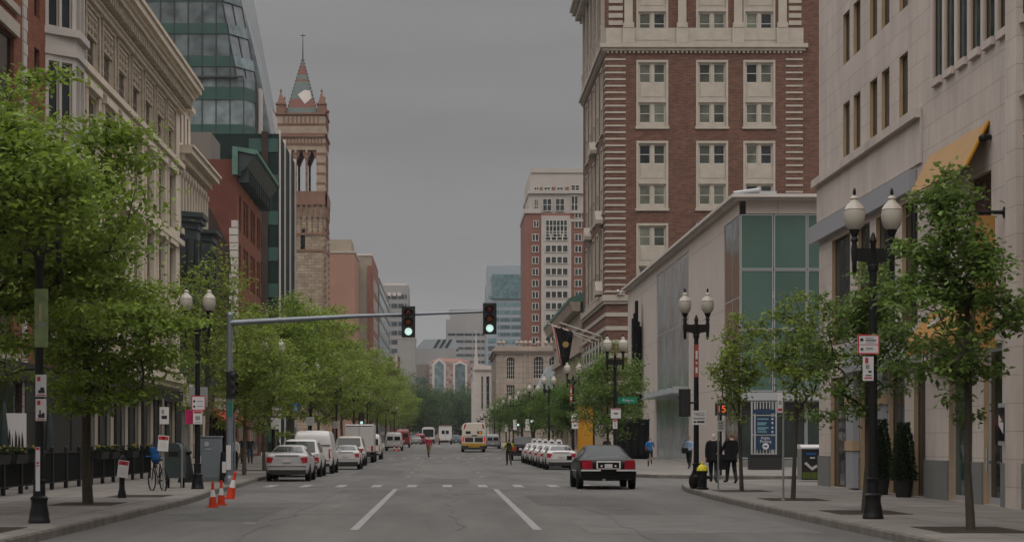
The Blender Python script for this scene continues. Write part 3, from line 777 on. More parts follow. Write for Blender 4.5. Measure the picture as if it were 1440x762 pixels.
mb.extrude([(XL+.01, 141.75, 22.31), (XL+.5, 141.75, 22.31), (XL+1.35, 141.75, 23.4), (XL+1.35, 141.75, 23.55), (XL+.01, 141.75, 23.9)], (0, L4+.4, 0))
for k in range(13): fbox(mb, f4, .2+k*1.48, .45+k*1.48, 21.5, 22.6, .01, .9)
cn = mb.build('cornice', M['green_black'], b4, off=b4.location)
mb = MB(); mb.extrude([(XL-.3, 141.6, 23.92), (XL+1.36, 141.6, 23.56), (XL+1.6, 141.6, 23.62), (XL+1.6, 141.6, 23.9), (XL-.3, 141.6, 24.2)], (0, L4+.7, 0))
mb.box(XL-.3, XL+.12, 141.45, 141.73, 22.0, 23.9); mb.build('copper_edge', M['green_copper'], cn, off=b4.location)

# glass tower with tilted facets
b5 = fbuild('glass_tower', 'green banded glass office tower with leaning facets behind the cornice', -40, 240)
Y5 = 226.0; K = Y5/FPX
def X5(px): return (px-XV)*K
ZB = 46.0; ZT = 66.0
xa, xb, xc = X5(343), X5(357), X5(363)
mb = MB()
mb.prism([(-75, Y5), (xa, Y5), (xb, Y5+3.0), (xb, Y5+26), (-75, Y5+26)], 0, ZB)
low = mb.build('tower_body', M['glass_tower'], b5, off=b5.location)
mb = MB()
xt0, xt1 = X5(333), X5(357); xu0, xu1 = X5(290), X5(313)
bot = [(-75, Y5-.3), (xt0, Y5-.3), (xb, Y5+3.0), (xb+.3, Y5+26), (-75, Y5+26)]
top_ = [(-75, Y5-.3), (xu0, Y5-.3), (xu1, Y5+3.0), (xu1+.3, Y5+26), (-75, Y5+26)]
v0 = [mb.bm.verts.new((x, y, ZB)) for x, y in bot]; v1 = [mb.bm.verts.new((x, y, ZT)) for x, y in top_]
for i in range(5): mb._f([v0[i], v0[(i+1) % 5], v1[(i+1) % 5], v1[i]], 1 if i in (1, 2) else 0)
mb._f(v1, 0); mb._f(v0[::-1], 0)
mb.build('tilted_crown', [M['glass_tower'], M['glass_pale']], b5, off=b5.location)
fl = 3.98
for k in range(-6, 6):
    z = ZB - 3.3 + k*fl + (.6 if k >= 0 else 0)
    if z < ZB-2:
        mb = MB(); mb.prism([(-75, Y5-.12), (xa, Y5-.12), (xb+.1, Y5+2.95), (xb+.1, Y5+26), (-75, Y5+26)], z, z+1.55); mb.build('spandrel_band', M['spandrel'], b5, off=b5.location)
    if z >= ZB-1 and z < ZT-2:
        def cx_(zz, a, b): return a + (b-a)*(zz-ZB)/(ZT-ZB)
        p0 = (cx_(z, xt0, xu0), cx_(z+1.3, xt0, xu0))
        mb = MB(); mb.extrude([(-75, Y5-.42, z), (p0[0], Y5-.42, z), (p0[1], Y5-.42, z+1.3), (-75, Y5-.42, z+1.3)], (0, .2, 0)); mb.build('spandrel_band', M['spandrel'], b5, off=b5.location)
        q0 = (cx_(z, xt1, xu1), cx_(z+1.3, xt1, xu1))
        mb = MB(); mb.extrude([(p0[0]+.1, Y5-.40, z), (q0[0], Y5+2.9, z), (q0[1], Y5+2.9, z+1.3), (p0[1]+.1, Y5-.40, z+1.3)], (.06, -.06, 0)); mb.build('spandrel_band', M['glass_teal'], b5, off=b5.location)
mb = MB()
x = xa
while x > -72:
    mb.box(x-.06, x+.06, Y5-.16, Y5-.02, 0, ZB-.2); x -= 1.7
x = X5(324); 
for k in range(28):
    xx = x - 1.7*k; zt = ZB + (ZT-ZB)*min(1, (xt0-xx)/(xt0-xu0))
    mb.box(xx-.06, xx+.06, Y5-.47, Y5-.31, ZB+.1, zt-.2)
mb.box(xb+.15-.25, xb+.15, Y5+2.7, Y5+2.96, 0, ZB)
for i in range(3):
    t0_ = i/2.0
    a = Vector((xt0+(xt1-xt0)*t0_, Y5-.35+3.3*t0_, ZB)); b = Vector((xu0+(xu1-xu0)*t0_, Y5-.35+3.3*t0_, ZT)); mb.tube([a, b], .09, 4)
mb.box(-75, xa, Y5-.5, Y5-.3, ZB-.1, ZB+.12)
mb.build('mullions', M['frame_dark'], b5, off=b5.location)
mb = MB(); mb.box(xb+.16, xc, Y5+4, Y5+26, 0, ZB-.6); mb.build('white_side_panel', M['white_panel'], b5, off=b5.location)
Y6 = Y5+6
def P6(px, py): return (XV*0+(px-XV)*Y6/FPX, Y6, EYE+(YV-py)*Y6/FPX)
mb = MB(); mb.extrude([P6(358, 100), P6(364, 190), P6(381, 188), P6(367, 112), P6(353, 52), P6(341, 4), P6(327, -40), P6(322, -40), P6(336, 0), P6(350, 60)], (0, 10, 0)); mb.build('rear_facet', M['glass_pale'], b5, off=b5.location)

# dark slab with white fins
b6 = fbuild('fin_building', 'dark glass building with tall white vertical fins', -17.2, 200)
mb = MB(); mb.box(-30, -17.0, 189, 211, 0, 33); mb.build('glass_body', M['fin_glass'], b6, off=b6.location)
mb = MB()
for k in range(9): mb.box(-20.05, -17.1, 188.9, 189.4, 1.5+k*3.7, 2.9+k*3.7)
mb.build('spandrel', M['spandrel'], b6, off=b6.location)
mb = MB(); mb.box(-18.75, -18.1, 188.7, 189.6, 0, 33.2); mb.build('brown_pier', M['brick_brown'], b6, off=b6.location)
for y in (189.1, 195.2, 201.8, 208.6):
    mb = MB(); mb.box(-17.1, -16.84, y, y+.4, 1.0, 33.4); mb.build('fin', M['white_panel'], b6, off=b6.location)

# church tower
YC = 330.0; KC = YC/FPX
def zc(py): return EYE + (YV-py)*KC
def xcc(px): return (px-XV)*KC
ct = fbuild('church_tower', 'tall banded stone church bell tower with patterned slate spire', xcc(424), YC+4.6, 'church tower')
TX0, TX1 = xcc(389), xcc(457.5); TY1 = YC + (TX1-TX0)
M['church'] = mat('church_stone', (0.36, 0.29, 0.21), 0.9, kind='block', bw=1.3, bh=.55, mortar=.03, col2=(0.25, 0.19, 0.135), mc=(.14, .11, .085), noise=.3, nscale=.8)
M['church_band'] = mat('banded_church_stone', (0.34, 0.27, 0.20), 0.9, kind='rows', pitch=1.75, thick=.5, col2=(0.19, 0.105, 0.075), noise=.25, nscale=.8)
M['church_trim'] = mat('brown_sandstone', (0.22, 0.125, 0.09), 0.9, noise=.2, nscale=1)
M['spire_slate'] = mat('spire_slate', (0.135, 0.165, 0.15), 0.75, noise=.15, nscale=2)
M['spire_red'] = mat('spire_red_slate', (0.20, 0.095, 0.078), 0.75, noise=.12, nscale=2)
zs = {k: zc(v) for k, v in dict(par=159, arc0=177, cor=189, bel1=211, bel0=269, led=286, corb=306, str1=329, str2=352).items()}
mb = MB(); mb.prism([(TX0, YC), (TX1, YC), (TX1, TY1), (TX0, TY1)], 0, zs['led']); mb.build('shaft', M['church'], ct, off=ct.location)
mb = MB()
faces = [Fr((TX0, YC, 0), (1, 0, 0), (0, -1, 0)), Fr((TX1, YC, 0), (0, 1, 0), (1, 0, 0)), Fr((TX1, TY1, 0), (-1, 0, 0), (0, 1, 0)), Fr((TX0, TY1, 0), (0, -1, 0), (-1, 0, 0))]
wT = TX1-TX0; o3 = [(1.75, 2.95), (3.3, 4.5), (4.85, 6.05)]
o3 = [(wT/2-2.75+i*1.95, wT/2-2.75+i*1.95+1.6) for i in range(3)]
for f in faces:
    fwall(mb, f, 0, wT, zs['led'], zs['par'], [(a, b, zs['bel0'], zs['bel1']) for a, b in o3], 1.0)
mb.quad([(TX0+.05, YC+.05, zs['bel0']-.3), (TX1-.05, YC+.05, zs['bel0']-.3), (TX1-.05, TY1-.05, zs['bel0']-.3), (TX0+.05, TY1-.05, zs['bel0']-.3)])
mb.quad([(TX0+.05, YC+.05, zs['par']-.1), (TX1-.05, YC+.05, zs['par']-.1), (TX1-.05, TY1-.05, zs['par']-.1), (TX0+.05, TY1-.05, zs['par']-.1)])
mb.build('belfry', M['church_band'], ct, off=ct.location)
mb = MB()
for f in faces:
    for a, b in o3:   # pointed heads and thin columns
        for s_ in (0, 1):
            tri = [f.p(a if s_ == 0 else b, zs['bel1']+.02, -.3), f.p((a+b)/2, zs['bel1']+.02, -.3), f.p(a if s_ == 0 else b, zs['bel1']-1.9, -.3)]
            mb.extrude(tri, f.N*-.4)
    for a, b in zip(o3[:-1], o3[1:]):
        c = (a[1]+b[0])/2; mb.tube([f.p(c, zs['bel0'], .05), f.p(c, zs['bel1']-1.2, .05)], .14, 6)
    fbox(mb, f, -.35, wT+.35, zs['led']-.3, zs['led']+1.6, .01, .35); fbox(mb, f, -.2, wT+.2, zs['led']+1.6, zs['bel0'], .008, .2)
    for k in range(9): fbox(mb, f, .25+k*(wT-.8)/8, .25+k*(wT-.8)/8+.42, zs['corb'], zs['led']-.3, .01, .3)
    for k in range(9): fbox(mb, f, .25+k*(wT-.8)/8+.08, .25+k*(wT-.8)/8+.3, zs['corb']-2.6, zs['corb'], .009, .14)
    for z in (zs['str1'], zs['str2']): fbox(mb, f, -.06, wT+.06, z-.2, z+.2, .01, .12)
    fbox(mb, f, -.3, wT+.3, zs['cor']-.5, zs['cor'], .012, .3); fbox(mb, f, -.25, wT+.25, zs['par']-.3, zs['par'], .013, .25)
    for k in range(9): fbox(mb, f, 1.2+k*(wT-2.6)/8, 1.2+k*(wT-2.6)/8+.28, zs['arc0']+.2, zs['par']-.4, .011, .13)
    for k in range(13): fbox(mb, f, .6+k*(wT-1.4)/12, .6+k*(wT-1.4)/12+.26, zs['cor']-2.0, zs['cor']-.6, .011, .12)
for (x, y) in ((TX0, YC), (TX1, YC), (TX1, TY1), (TX0, TY1)):
    z = 2.0
    while z < zs['corb']-2:
        mb.box(x-.22, x+.22, y-.22, y+.22, z, z+.55); z += 1.1
mb.build('sandstone_trim', M['church_trim'], ct, off=ct.location)
mb = MB()
mb.box(xcc(423), xcc(429), YC-.1, YC+.2, zc(352), zc(322)); mb.build('slit_window', M['glass_dark'], ct, off=ct.location)
mb = MB(); zb, ztip = zs['par'], zc(73); cx, cy = (TX0+TX1)/2, (YC+TY1)/2; hw0 = wT/2*.66
def sp(z): return hw0*(ztip-z)/(ztip-zb)
bands = [(159, 149, 0), (149, 136, 1), (136, 110, 0), (110, 107, 1), (107, 100, 0), (100, 86, 1), (86, 73.6, 0)]
for p0, p1, mi in bands:
    z0, z1 = zc(p0), zc(p1); a, b = sp(z0), sp(z1)
    mb.prism([(cx-a, cy-a), (cx+a, cy-a), (cx+a, cy+a), (cx-a, cy+a)], z0, z1-.001, mi, top=[(cx-b, cy-b), (cx+b, cy-b), (cx+b, cy+b), (cx-b, cy+b)])
spire = mb.build('spire', [M['spire_slate'], M['spire_red']], ct, off=ct.location)
mb = MB()
zl = zc(136); c_ = Vector((cx+sp(zl)*.3, cy-sp(zl)-.05, zl))
pl = [(-.1, 0, -1.0), (1.1, 0, .1), (.8, .0, 1.5), (-.2, 0, 1.7), (-1.4, 0, .8)]
slope = hw0/(ztip-zb)
mb.extrude([c_+Vector((x, (z)*slope-.03, z)) for x, y, z in pl], (0, .06, 0)); mb.build('pale_slate_patch', M['white_panel'], spire, off=ct.location)
mb = MB()
for sx_ in (-1, 1):
    for k in range(16):
        z = zb + (ztip-zb)*(k+.5)/16.5; a = sp(z); mb.ball((cx+sx_*a, cy-a, z), .16, n=5, m=4)
mb.tube([(cx, cy, ztip-.6), (cx, cy, zc(40))], [.14, .04], 6); mb.box(cx-.45, cx+.45, cy-.04, cy+.04, zc(44)+.05, zc(44)+.2)
mb.build('finial', M['green_black'], spire, off=ct.location)
for (x, y) in ((TX0+.7, YC+.7), (TX1-.7, YC+.7), (TX1-.7, TY1-.7), (TX0+.7, TY1-.7)):
    mb = MB(); mb.prism([(x-.75, y-.75), (x+.75, y-.75), (x+.75, y+.75), (x-.75, y+.75)], zs['par'], zc(147)); mb.prism([(x-.9, y-.9), (x+.9, y-.9), (x+.9, y+.9), (x-.9, y+.9)], zc(147), zc(145))
    mb.prism([(x-.6, y-.6), (x+.6, y-.6), (x+.6, y+.6), (x-.6, y+.6)], zc(145), zc(130), top=[(x-.14, y-.14), (x+.14, y-.14), (x+.14, y+.14), (x-.14, y+.14)]); mb.tube([(x, y, zc(130)), (x, y, zc(124))], .08, 5); mb.ball((x, y, zc(127)), .24, n=6, m=4)
    mb.build('pinnacle', M['church_trim'], ct, off=ct.location)

# buildings beyond the tower, left
def plainb(name, label, poly, z1, wm, z0=0, cat='building', roof=None):
    cx = sum(p[0] for p in poly)/len(poly); cy = sum(p[1] for p in poly)/len(poly)
    r_ = fbuild(name, label, cx, cy, cat); mb = MB(); mb.prism(poly, z0, z1-.4); mb.build('wall', wm, r_, off=r_.location)
    mb = MB(); mb.prism([(x+(.15 if x > cx else -.15), y+(.15 if y > cy else -.15)) for x, y in poly], z1-.4, z1); mb.build('roof', roof or M['stone_trim'], r_, off=r_.location)
    return r_
M['pink_brick'] = mat('pinkish_brick', (0.33, 0.185, 0.135), 0.9, noise=.12, nscale=.25)
M['tan_panel'] = mat('tan_panel', (0.30, 0.25, 0.19), 0.85, noise=.12, nscale=.3)
M['grey_panel'] = mat('grey_panel', (0.27, 0.26, 0.24), 0.85, noise=.08, nscale=.3)
b7 = plainb('pink_brick_building', 'blank pinkish brick flank building right of the church tower', [(-45, 380), (-18.6, 380), (-18.6, 399), (-45, 399)], EYE+(YV-353)*380/FPX, M['pink_brick'])
mb = MB(); mb.box(-26, -19.5, 384, 396, EYE+(YV-353)*380/FPX, EYE+(YV-337)*384/FPX); mb.build('penthouse', M['tan_panel'], b7, off=b7.location)
mb = MB(); mb.box(-26.05, -24.0, 383.9, 384, 41, 42.6); mb.build('louvre', M['glass_teal'], b7, off=b7.location)
b7b = plainb('corner_brick_building', 'tan and red brick corner building with white cornice beyond the pink wall', [(-24, 400), (-15.9, 400), (-15.9, 430), (-24, 430)], EYE+(YV-357)*400/FPX, M['tan_panel'], roof=M['white_panel'])
f7 = Fr((-15.9, 400, 0), (0, 1, 0), (1, 0, 0))
mb = MB(); fbox(mb, f7, 0, 29, 2, 41, .02, .35); mb.box(-16.8, -15.92, 399.7, 400, 2, 39.5); mb.build('brick_facing', M['brick'], b7b, off=b7b.location)
windows(b7b, Fr((-15.55, 400, 0), (0, 1, 0), (1, 0, 0)), [(3+k*6.2, 6+k*6.2, 5+j*4.2, 7.6+j*4.2) for k in range(4) for j in range(8)], .0, M['frame_white'], M['glass_dark'], 1, 1, .3, sub=False)
b8 = plainb('slim_glass_building', 'slim grey slab with glazed street front in line behind the brick corner', [(-34, 436), (-15.8, 436), (-15.8, 515), (-34, 515)], 40.5, M['grey_panel'])
mb = MB(); mb.box(-15.75, -15.5, 436.5, 514, 3, 39); gl = mb.build('curtain_wall', M['glass_teal'], b8, off=b8.location)
mb = MB()
for k in range(11): mb.box(-15.48, -15.38, 436.5, 514, 3+k*3.4, 3.9+k*3.4)
mb.build('spandrel', M['grey_panel'], b8, off=b8.location)

def banded(name, label, x0, x1, y0, y1, z1, wm, gm, fl=3.8, strip_=1.8, z0=3.0, cat='tower', vert=None, side=None):
    r_ = fbuild(name, label, (x0+x1)/2, (y0+y1)/2, cat)
    mb = MB(); mb.box(x0, x1, y0, y1, 0, z1); mb.build('wall', wm, r_, off=r_.location)
    n = int((z1-z0-2)/fl)
    for k in range(n):
        z = z0+k*fl; mb = MB()
        mb.box(x0+.8, x1-.8, y0-.12, y0-.02, z, z+strip_)
        if side: mb.box((x0-.12 if side < 0 else x1+.02), (x0-.02 if side < 0 else x1+.12), y0+.8, y1-.8, z, z+strip_)
        mb.build('window_band', gm, r_, off=r_.location)
    if vert:
        mb = MB(); x = x0+.8
        while x < x1-.6: mb.box(x-.12, x+.28, y0-.16, y0-.13, z0, z0+n*fl); x += vert
        mb.build('mullions', wm, r_, off=r_.location)
    return r_
M['tower_grey'] = mat('far_grey_concrete', (0.27, 0.26, 0.25), 0.9, noise=.1, nscale=.1)
M['tower_blue'] = mat('far_blue_grey_panel', (0.27, 0.30, 0.315), 0.8, noise=.08, nscale=.1)
def XD(px, y): return (px-XV)*y/FPX
def ZD(py, y): return EYE+(YV-py)*y/FPX
t9 = banded('far_office_tower', 'distant grey office tower with dark ribbon windows left of the traffic lights', XD(537, 800), XD(574.5, 800), 800, 828, ZD(401, 800), M['tower_grey'], M['glass_far_dark'], 3.9, 1.9, 20, side=1, vert=3.0)
mb = MB(); mb.box(XD(540, 800), XD(571, 800), 803, 824, ZD(401, 800), ZD(399, 800)+.4)
for k in range(3): mb.box(XD(545+k*7, 800), XD(550+k*7, 800), 799.7, 799.9, ZD(416, 800), ZD(411, 800))
mb.build('roof_plant', M['white_panel'], t9, off=t9.location)
t10 = plainb('plain_slab_block', 'plain tan windowless slab behind the left signal head', [(XD(559, 650), 650), (XD(584, 650), 650), (XD(584, 650), 672), (XD(559, 650), 672)], ZD(474, 650), M['grey_panel'])
mb = MB(); mb.box(XD(560, 650), XD(583, 650), 649.7, 649.98, 4, 6); mb.build('base_course', M['stone_trim'], t10, off=t10.location)
t10b = plainb('small_brick_house', 'small red brick house with white vents above the treetops', [(XD(546, 520), 520), (XD(560, 520), 520), (XD(560, 520), 540), (XD(546, 520), 540)], ZD(499, 520), M['brick'])
mb = MB(); mb.box(XD(552, 519), XD(559, 519), 519.3, 519.9, ZD(515, 519), ZD(499, 519)); mb.tube([(XD(556, 519), 519, ZD(520, 519)), (XD(556, 519), 519, ZD(496, 519))], .35, 6); mb.build('vent', M['white_panel'], t10b, off=t10b.location)

# far centre
f1_ = banded('wide_grey_office', 'wide distant grey slab office block under the traffic signal arm', XD(627, 1000), XD(690, 1000), 1000, 1040, ZD(449, 1000), M['tower_grey'], M['glass_far_dark'], 3.7, 1.3, 14, vert=4.5)
mb = MB(); mb.box(XD(633, 1000), XD(690, 1000), 1003, 1036, ZD(449, 1000), ZD(437, 1000)); mb.box(XD(632, 1000), XD(690, 1000), 1002.5, 1036.5, ZD(437, 1000), ZD(434.5, 1000)); mb.build('roof_plant', M['tower_grey'], f1_, off=f1_.location)
f2_ = banded('teal_glass_tower', 'distant teal glass tower with grey crown right of the signal heads', XD(684, 900), XD(741, 900), 900, 940, ZD(398, 900), M['tower_blue'], M['glass_far'], 3.6, 1.9, 20, side=-1, vert=5.5)
mb = MB(); mb.box(XD(692, 900), XD(741, 900), 899, 935, ZD(420, 900), ZD(386, 900)); mb.build('glass_crown', M['glass_far'], f2_, off=f2_.location)
mb = MB(); mb.box(XD(686, 900), XD(741, 900), 910, 935, ZD(398, 900), ZD(371, 900)); mb.box(XD(712, 900), XD(741, 900), 915, 935, ZD(371, 900), ZD(369, 900)); mb.build('crown_slab', M['tower_blue'], f2_, off=f2_.location)
f2b = banded('low_blue_block', 'low pale glass block at the foot of the teal tower', XD(684, 870), XD(700, 870), 870, 890, ZD(455, 870), M['tower_blue'], M['glass_far'], 3.6, 2.2, 8)
f3_ = banded('blue_roof_block', 'distant grey block with sloping blue roof in the centre', XD(582, 850), XD(642, 850), 850, 880, ZD(490, 850), M['tower_grey'], M['glass_far_dark'], 3.6, 1.4, 10, vert=4.0)
mb = MB(); mb.extrude([(XD(584, 850), 851, ZD(490, 850)), (XD(645, 850), 851, ZD(490, 850)), (XD(640, 850), 851, ZD(476, 850)), (XD(596, 850), 851, ZD(477, 850))], (0, 27, 0)); mb.build('roof', M['tower_blue'], f3_, off=f3_.location)
mb = MB()
for k in range(3): mb.extrude([(XD(609+k*8, 850), 850.6, ZD(489, 850)), (XD(613+k*8, 850), 850.6, ZD(489, 850)), (XD(620+k*8, 850), 850.6, ZD(477, 850)), (XD(616+k*8, 850), 850.6, ZD(477, 850))], (0, .3, 0))
mb.build('skylight', M['glass_dark'], f3_, off=f3_.location)
f5_ = banded('dark_glass_block', 'dark glass block behind the trees left of the chequered facade', XD(577, 720), XD(606, 720), 720, 740, ZD(512, 720), M['frame_bronze'], M['glass_teal'], 3.6, 2.2, 6)
YQ = 700.0
f4_ = fbuild('chequered_building', 'red and white chequered office building with gabled glass bays', XD(632, YQ), YQ+10)
M['chequer'] = mat('chequer_brick', (0.36, 0.32, 0.29), 0.85, kind='brick', bw=1.3, bh=.9, mortar=0.0, col2=(0.22, 0.10, 0.075), noise=.1)
mb = MB(); mb.box(XD(604, YQ), XD(662, YQ), YQ, YQ+22, 0, ZD(508, YQ)); mb.build('wall', M['chequer'], f4_, off=f4_.location)
for (p0, p1, pk, nm) in ((608, 627, 503, 'gable'), (637, 657, 507, 'gable')):
    mb = MB(); a, b, c = XD(p0, YQ), XD(p1, YQ), XD((p0+p1)/2, YQ); z0, z1 = ZD(512, YQ), ZD(pk, YQ)
    mb.extrude([(a, YQ-.5, ZD(560, YQ)), (b, YQ-.5, ZD(560, YQ)), (b, YQ-.5, z0), (c, YQ-.5, z1), (a, YQ-.5, z0)], (0, 10, 0)); g = mb.build('gable_bay', M['white_panel'], f4_, off=f4_.location)
    mb = MB(); mb.extrude([(a+.8, YQ-.7, ZD(558, YQ)), (b-.8, YQ-.7, ZD(558, YQ)), (b-.8, YQ-.7, z0-.3), (c, YQ-.7, z1-1.0), (a+.8, YQ-.7, z0-.3)], (0, .15, 0)); gp = mb.build('bay_glass', M['glass_teal'], g, off=f4_.location)
mb = MB(); mb.extrude([(XD(604, YQ), YQ, ZD(508, YQ)), (XD(662, YQ), YQ, ZD(508, YQ)), (XD(648, YQ), YQ+8, ZD(503, YQ)), (XD(618, YQ), YQ+8, ZD(502, YQ))], (0, 10, 0)); mb.build('roof', M['brick'], f4_, off=f4_.location)
# ------------------------------------------------------------------ buildings, right side
XR = 12.7
r1 = fbuild('stone_shop_building', 'pale stone shop building with paired slot windows and orange canopies', XR+6, 50)
fr1 = Fr((XR, 0, 0), (0, 1, 0), (-1, 0, 0))
pairs = []
for y in (58.05, 54.35, 50.75, 47.1, 43.5, 39.9, 36.3): pairs += [(y, y+.95), (y-1.5, y-.55)]
low_p = [(a, b, 10.55, 12.35) for a, b in pairs if a > 49.4]; up_p = [(a, b, 13.6, 15.2) for a, b in pairs if a > 49.4]; up2 = [(a, b, 16.9, 18.5) for a, b in pairs if a > 49.4]
slits = [(48.0-k*1.13-.74, 48.0-k*1.13, 11.0, 16.6) for k in range(9)]; slits2 = [(a, b, 17.6, 22) for a, b, _, _ in slits]
gA = [(57.7, 60.9), (53.4, 56.5), (51.1, 52.9), (48.9, 50.1)]
ground = [(a, b, .16, 3.7) for a, b in gA] + [(44.55, 46.6, .16, 4.1), (42.15, 43.6, .16, 3.9), (35, 39.3, .16, 4.1), (28, 33, .16, 4.1)]
upper = [(58.0, 60.7, 4.75, 8.2), (55.3, 56.9, 4.75, 8.2), (52.2, 54.5, 4.75, 8.2), (49.7, 51.4, 4.75, 8.2), (43.0, 44.75, 4.4, 7.95), (36, 38.5, 4.75, 8.2)]
allh = low_p+up_p+up2+slits+slits2+ground+upper
mb = MB(); fwall(mb, fr1, 20, 62.8, 0, 26, allh, .16, rmi=1)
for y in (20, 62.8): mb.quad([(XR, y, 0), (45, y, 0), (45, y, 26), (XR, y, 26)])
mb.quad([(45, 20, 0), (45, 62.8, 0), (45, 62.8, 26), (45, 20, 26)]); mb.quad([(XR, 20, 26), (45, 20, 26), (45, 62.8, 26), (XR, 62.8, 26)])
mb.build('wall', [M['shop_stone'], M['tan_reveal']], r1, off=r1.location)
mb = MB(); fbox(mb, fr1, 49.2, 62.9, 9.05, 10.25, .004, .06); mb.build('smooth_band', M['shop_smooth'], r1, off=r1.location)
mb = MB(); fbox(mb, fr1, 49.2, 63.1, 10.25, 10.5, .004, .22); fbox(mb, fr1, 20, 40.9, 9.2, 9.4, .004, .1); mb.build('ledge', M['shop_stone'], r1, off=r1.location)
mb = MB(); fbox(mb, fr1, 40.6, 41.4, 0, 26, .004, .16); fbox(mb, fr1, 33.5, 34.3, 0, 26, .004, .16); mb.build('pilaster', M['shop_stone'], r1, off=r1.location)
mb = MB()
for a, b, c, d in slits + slits2: fbox(mb, fr1, b, b+.2, c-.05, d+.05, .004, .05); fbox(mb, fr1, a-.06, b, c-.2, c-.02, .004, .10)
mb.build('window_fins', M['shop_smooth'], r1, off=r1.location)
M['dark_slot'] = glass('slot_glass', (0.012, 0.02, 0.02), .05, .6)
windows(r1, fr1, low_p+up_p+up2, .12, M['frame_dark'], M['dark_slot'], 1, 1, .06)
windows(r1, fr1, slits+slits2, .05, M['frame_dark'], M['dark_slot'], 1, 1, .06)
windows(r1, fr1, upper, .13, M['frame_dark'], M['glass_dark'], 2, 1, .07, name='shop_window')
windows(r1, fr1, ground[:4]+ground[6:], .14, M['frame_dark'], M['glass_dark'], 2, 1, .07, name='shop_window')
windows(r1, fr1, ground[4:5], .14, M['fascia'], M['glass_green'], 1, 1, .14, name='shop_window')
dr = windows(r1, fr1, ground[5:6], .14, M['fascia'], M['glass_dark'], 1, 1, .17, name='door')
for d_ in dr:
    mb = MB(); o_ = fr1.p(42.15, .16) - d_.location - r1.location
    mb.box(.0, .08, 1.05, 1.2, .95, 1.02); mb.tube([(-.02, 1.15, .75), (-.02, 1.15, 1.35)], .025, 6); mb.build('handle', M['chrome'], d_)
mb = MB()
edges = [(60.9, 62.8), (56.5, 57.7), (50.1, 51.1), (46.6, 48.9), (43.6, 44.55), (40.0, 42.15)]
for a, b in edges: fbox(mb, fr1, a+.01, b-.01, 0, 1.15, .004, .05)
mb.build('plinth', M['base_stone'], r1, off=r1.location)
mb = MB(); fbox(mb, fr1, 53.0, 53.3, .2, 4.4, .02, .3); fbox(mb, fr1, 56.6, 57.6, .2, 4.4, .02, .22); fbox(mb, fr1, 57.72, 58.6, .2, 3.6, -.12, -.02); mb.build('metal_panel', M['fascia'], r1, off=r1.location)
mb = MB()
for v in (1.35, 2.7): fbox(mb, fr1, 52.95, 53.35, v, v+.3, .02, .33); fbox(mb, fr1, 56.55, 57.65, v, v+.3, .02, .25)
mb.build('timber_band', M['tan_reveal'], r1, off=r1.location)
mb = MB(); fbox(mb, fr1, 49.8, 63.5, 8.38, 8.95, .01, .2); fa_ = mb.build('fascia', M['fascia'], r1, off=r1.location)
mb = MB(); fbox(mb, fr1, 49.5, 57.4, 3.75, 4.6, .02, .32); sg = mb.build('sign_band', M['fascia'], r1, off=r1.location)
text(sg, 'o', .9, Vector((XR-.34, 54.2, 4.2)) - r1.location, (90, 0, -90), M['black_iron'])
# upper awning (a thing bolted to the wall, still part of the building)
mb = MB()
mb.extrude([(XR-.02, 43.15, 9.1), (XR-.02, 43.15, 9.04), (XR-.52, 43.15, 8.04), (XR-.56, 43.15, 8.06)], (0, 5.3, 0))
aw = mb.build('awning', M['awning'], r1, off=r1.location)
mb = MB(); mb.tube([(XR-.02, 43.12, 9.1), (XR-.56, 43.12, 8.04)], .04, 6); mb.build('awning_edge', M['awning_edge'], aw, off=r1.location)
mb = MB(); mb.tube([(XR, 43.0, 8.7), (XR-.18, 43.0, 8.7)], .06, 6); mb.ball((XR-.2, 43.0, 8.68), .1, n=8, m=5); mb.build('bracket', M['black_iron'], aw, off=r1.location)
mb = MB()
mb.extrude([(XR-.02, 43.7, 5.0), (XR-.02, 43.7, 4.94), (XR-.6, 43.7, 4.15), (XR-.64, 43.7, 4.2), (XR-.64, 43.7, 3.85), (XR-.67, 43.7, 3.85), (XR-.67, 43.7, 4.22)], (0, 4.6, 0))
aw2 = mb.build('awning', M['orange'], r1, off=r1.location)
text(aw2, 'cafe', .5, Vector((XR-.37, 46.6, 4.66)) - r1.location, (52, 0, -90), M['sign_white'], ext=.01)
mb = MB()   # second awning just outside the right edge
mb.extrude([(XR-.02, 35.5, 9.1), (XR-.02, 35.5, 9.04), (XR-.52, 35.5, 8.04), (XR-.56, 35.5, 8.06)], (0, 3.4, 0)); mb.build('awning', M['awning'], r1, off=r1.location)
# hanging orange banner on its bracket
bn = thing('banner', 'tall vertical orange banner hanging from a black bracket on the stone wall', 'banner', (XR-.4, 41.9, 0))
mb = MB(); mb.box(-.28, .16, -.015, .015, 3.75, 6.75); mb.build('cloth', M['orange'], bn)
mb = MB(); mb.tube([(-.35, 0, 6.82), (.36, 0, 6.82)], .045, 8); mb.lathe([(.13, .36), (.13, .4)], (0, 0, 6.82), 12, axis='x'); mb.build('bracket', M['black_iron'], bn)
text(bn, 'RK', .34, (-.08, -.02, 5.75), (90, -90, 0), M['black_iron'])
# menu box
mb = MB(); mb.box(XR-.14, XR-.03, 41.45, 42.0, 1.55, 2.5)
mn = mb.build('menu_box', M['alu']); tag(mn, 'slim metal menu box mounted on the pier beside the shop door', 'menu box')
mb = MB(); mb.box(XR-.155, XR-.142, 41.5, 41.95, 1.65, 2.4); mb.build('glass_front', M['glass_dark'], mn)
mb = MB(); mb.quad([(XR-.158, 41.55, 1.8), (XR-.158, 41.9, 2.0), (XR-.158, 41.9, 2.25), (XR-.158, 41.55, 2.05)]); mb.build('menu_sheet', M['sign_white'], mn)

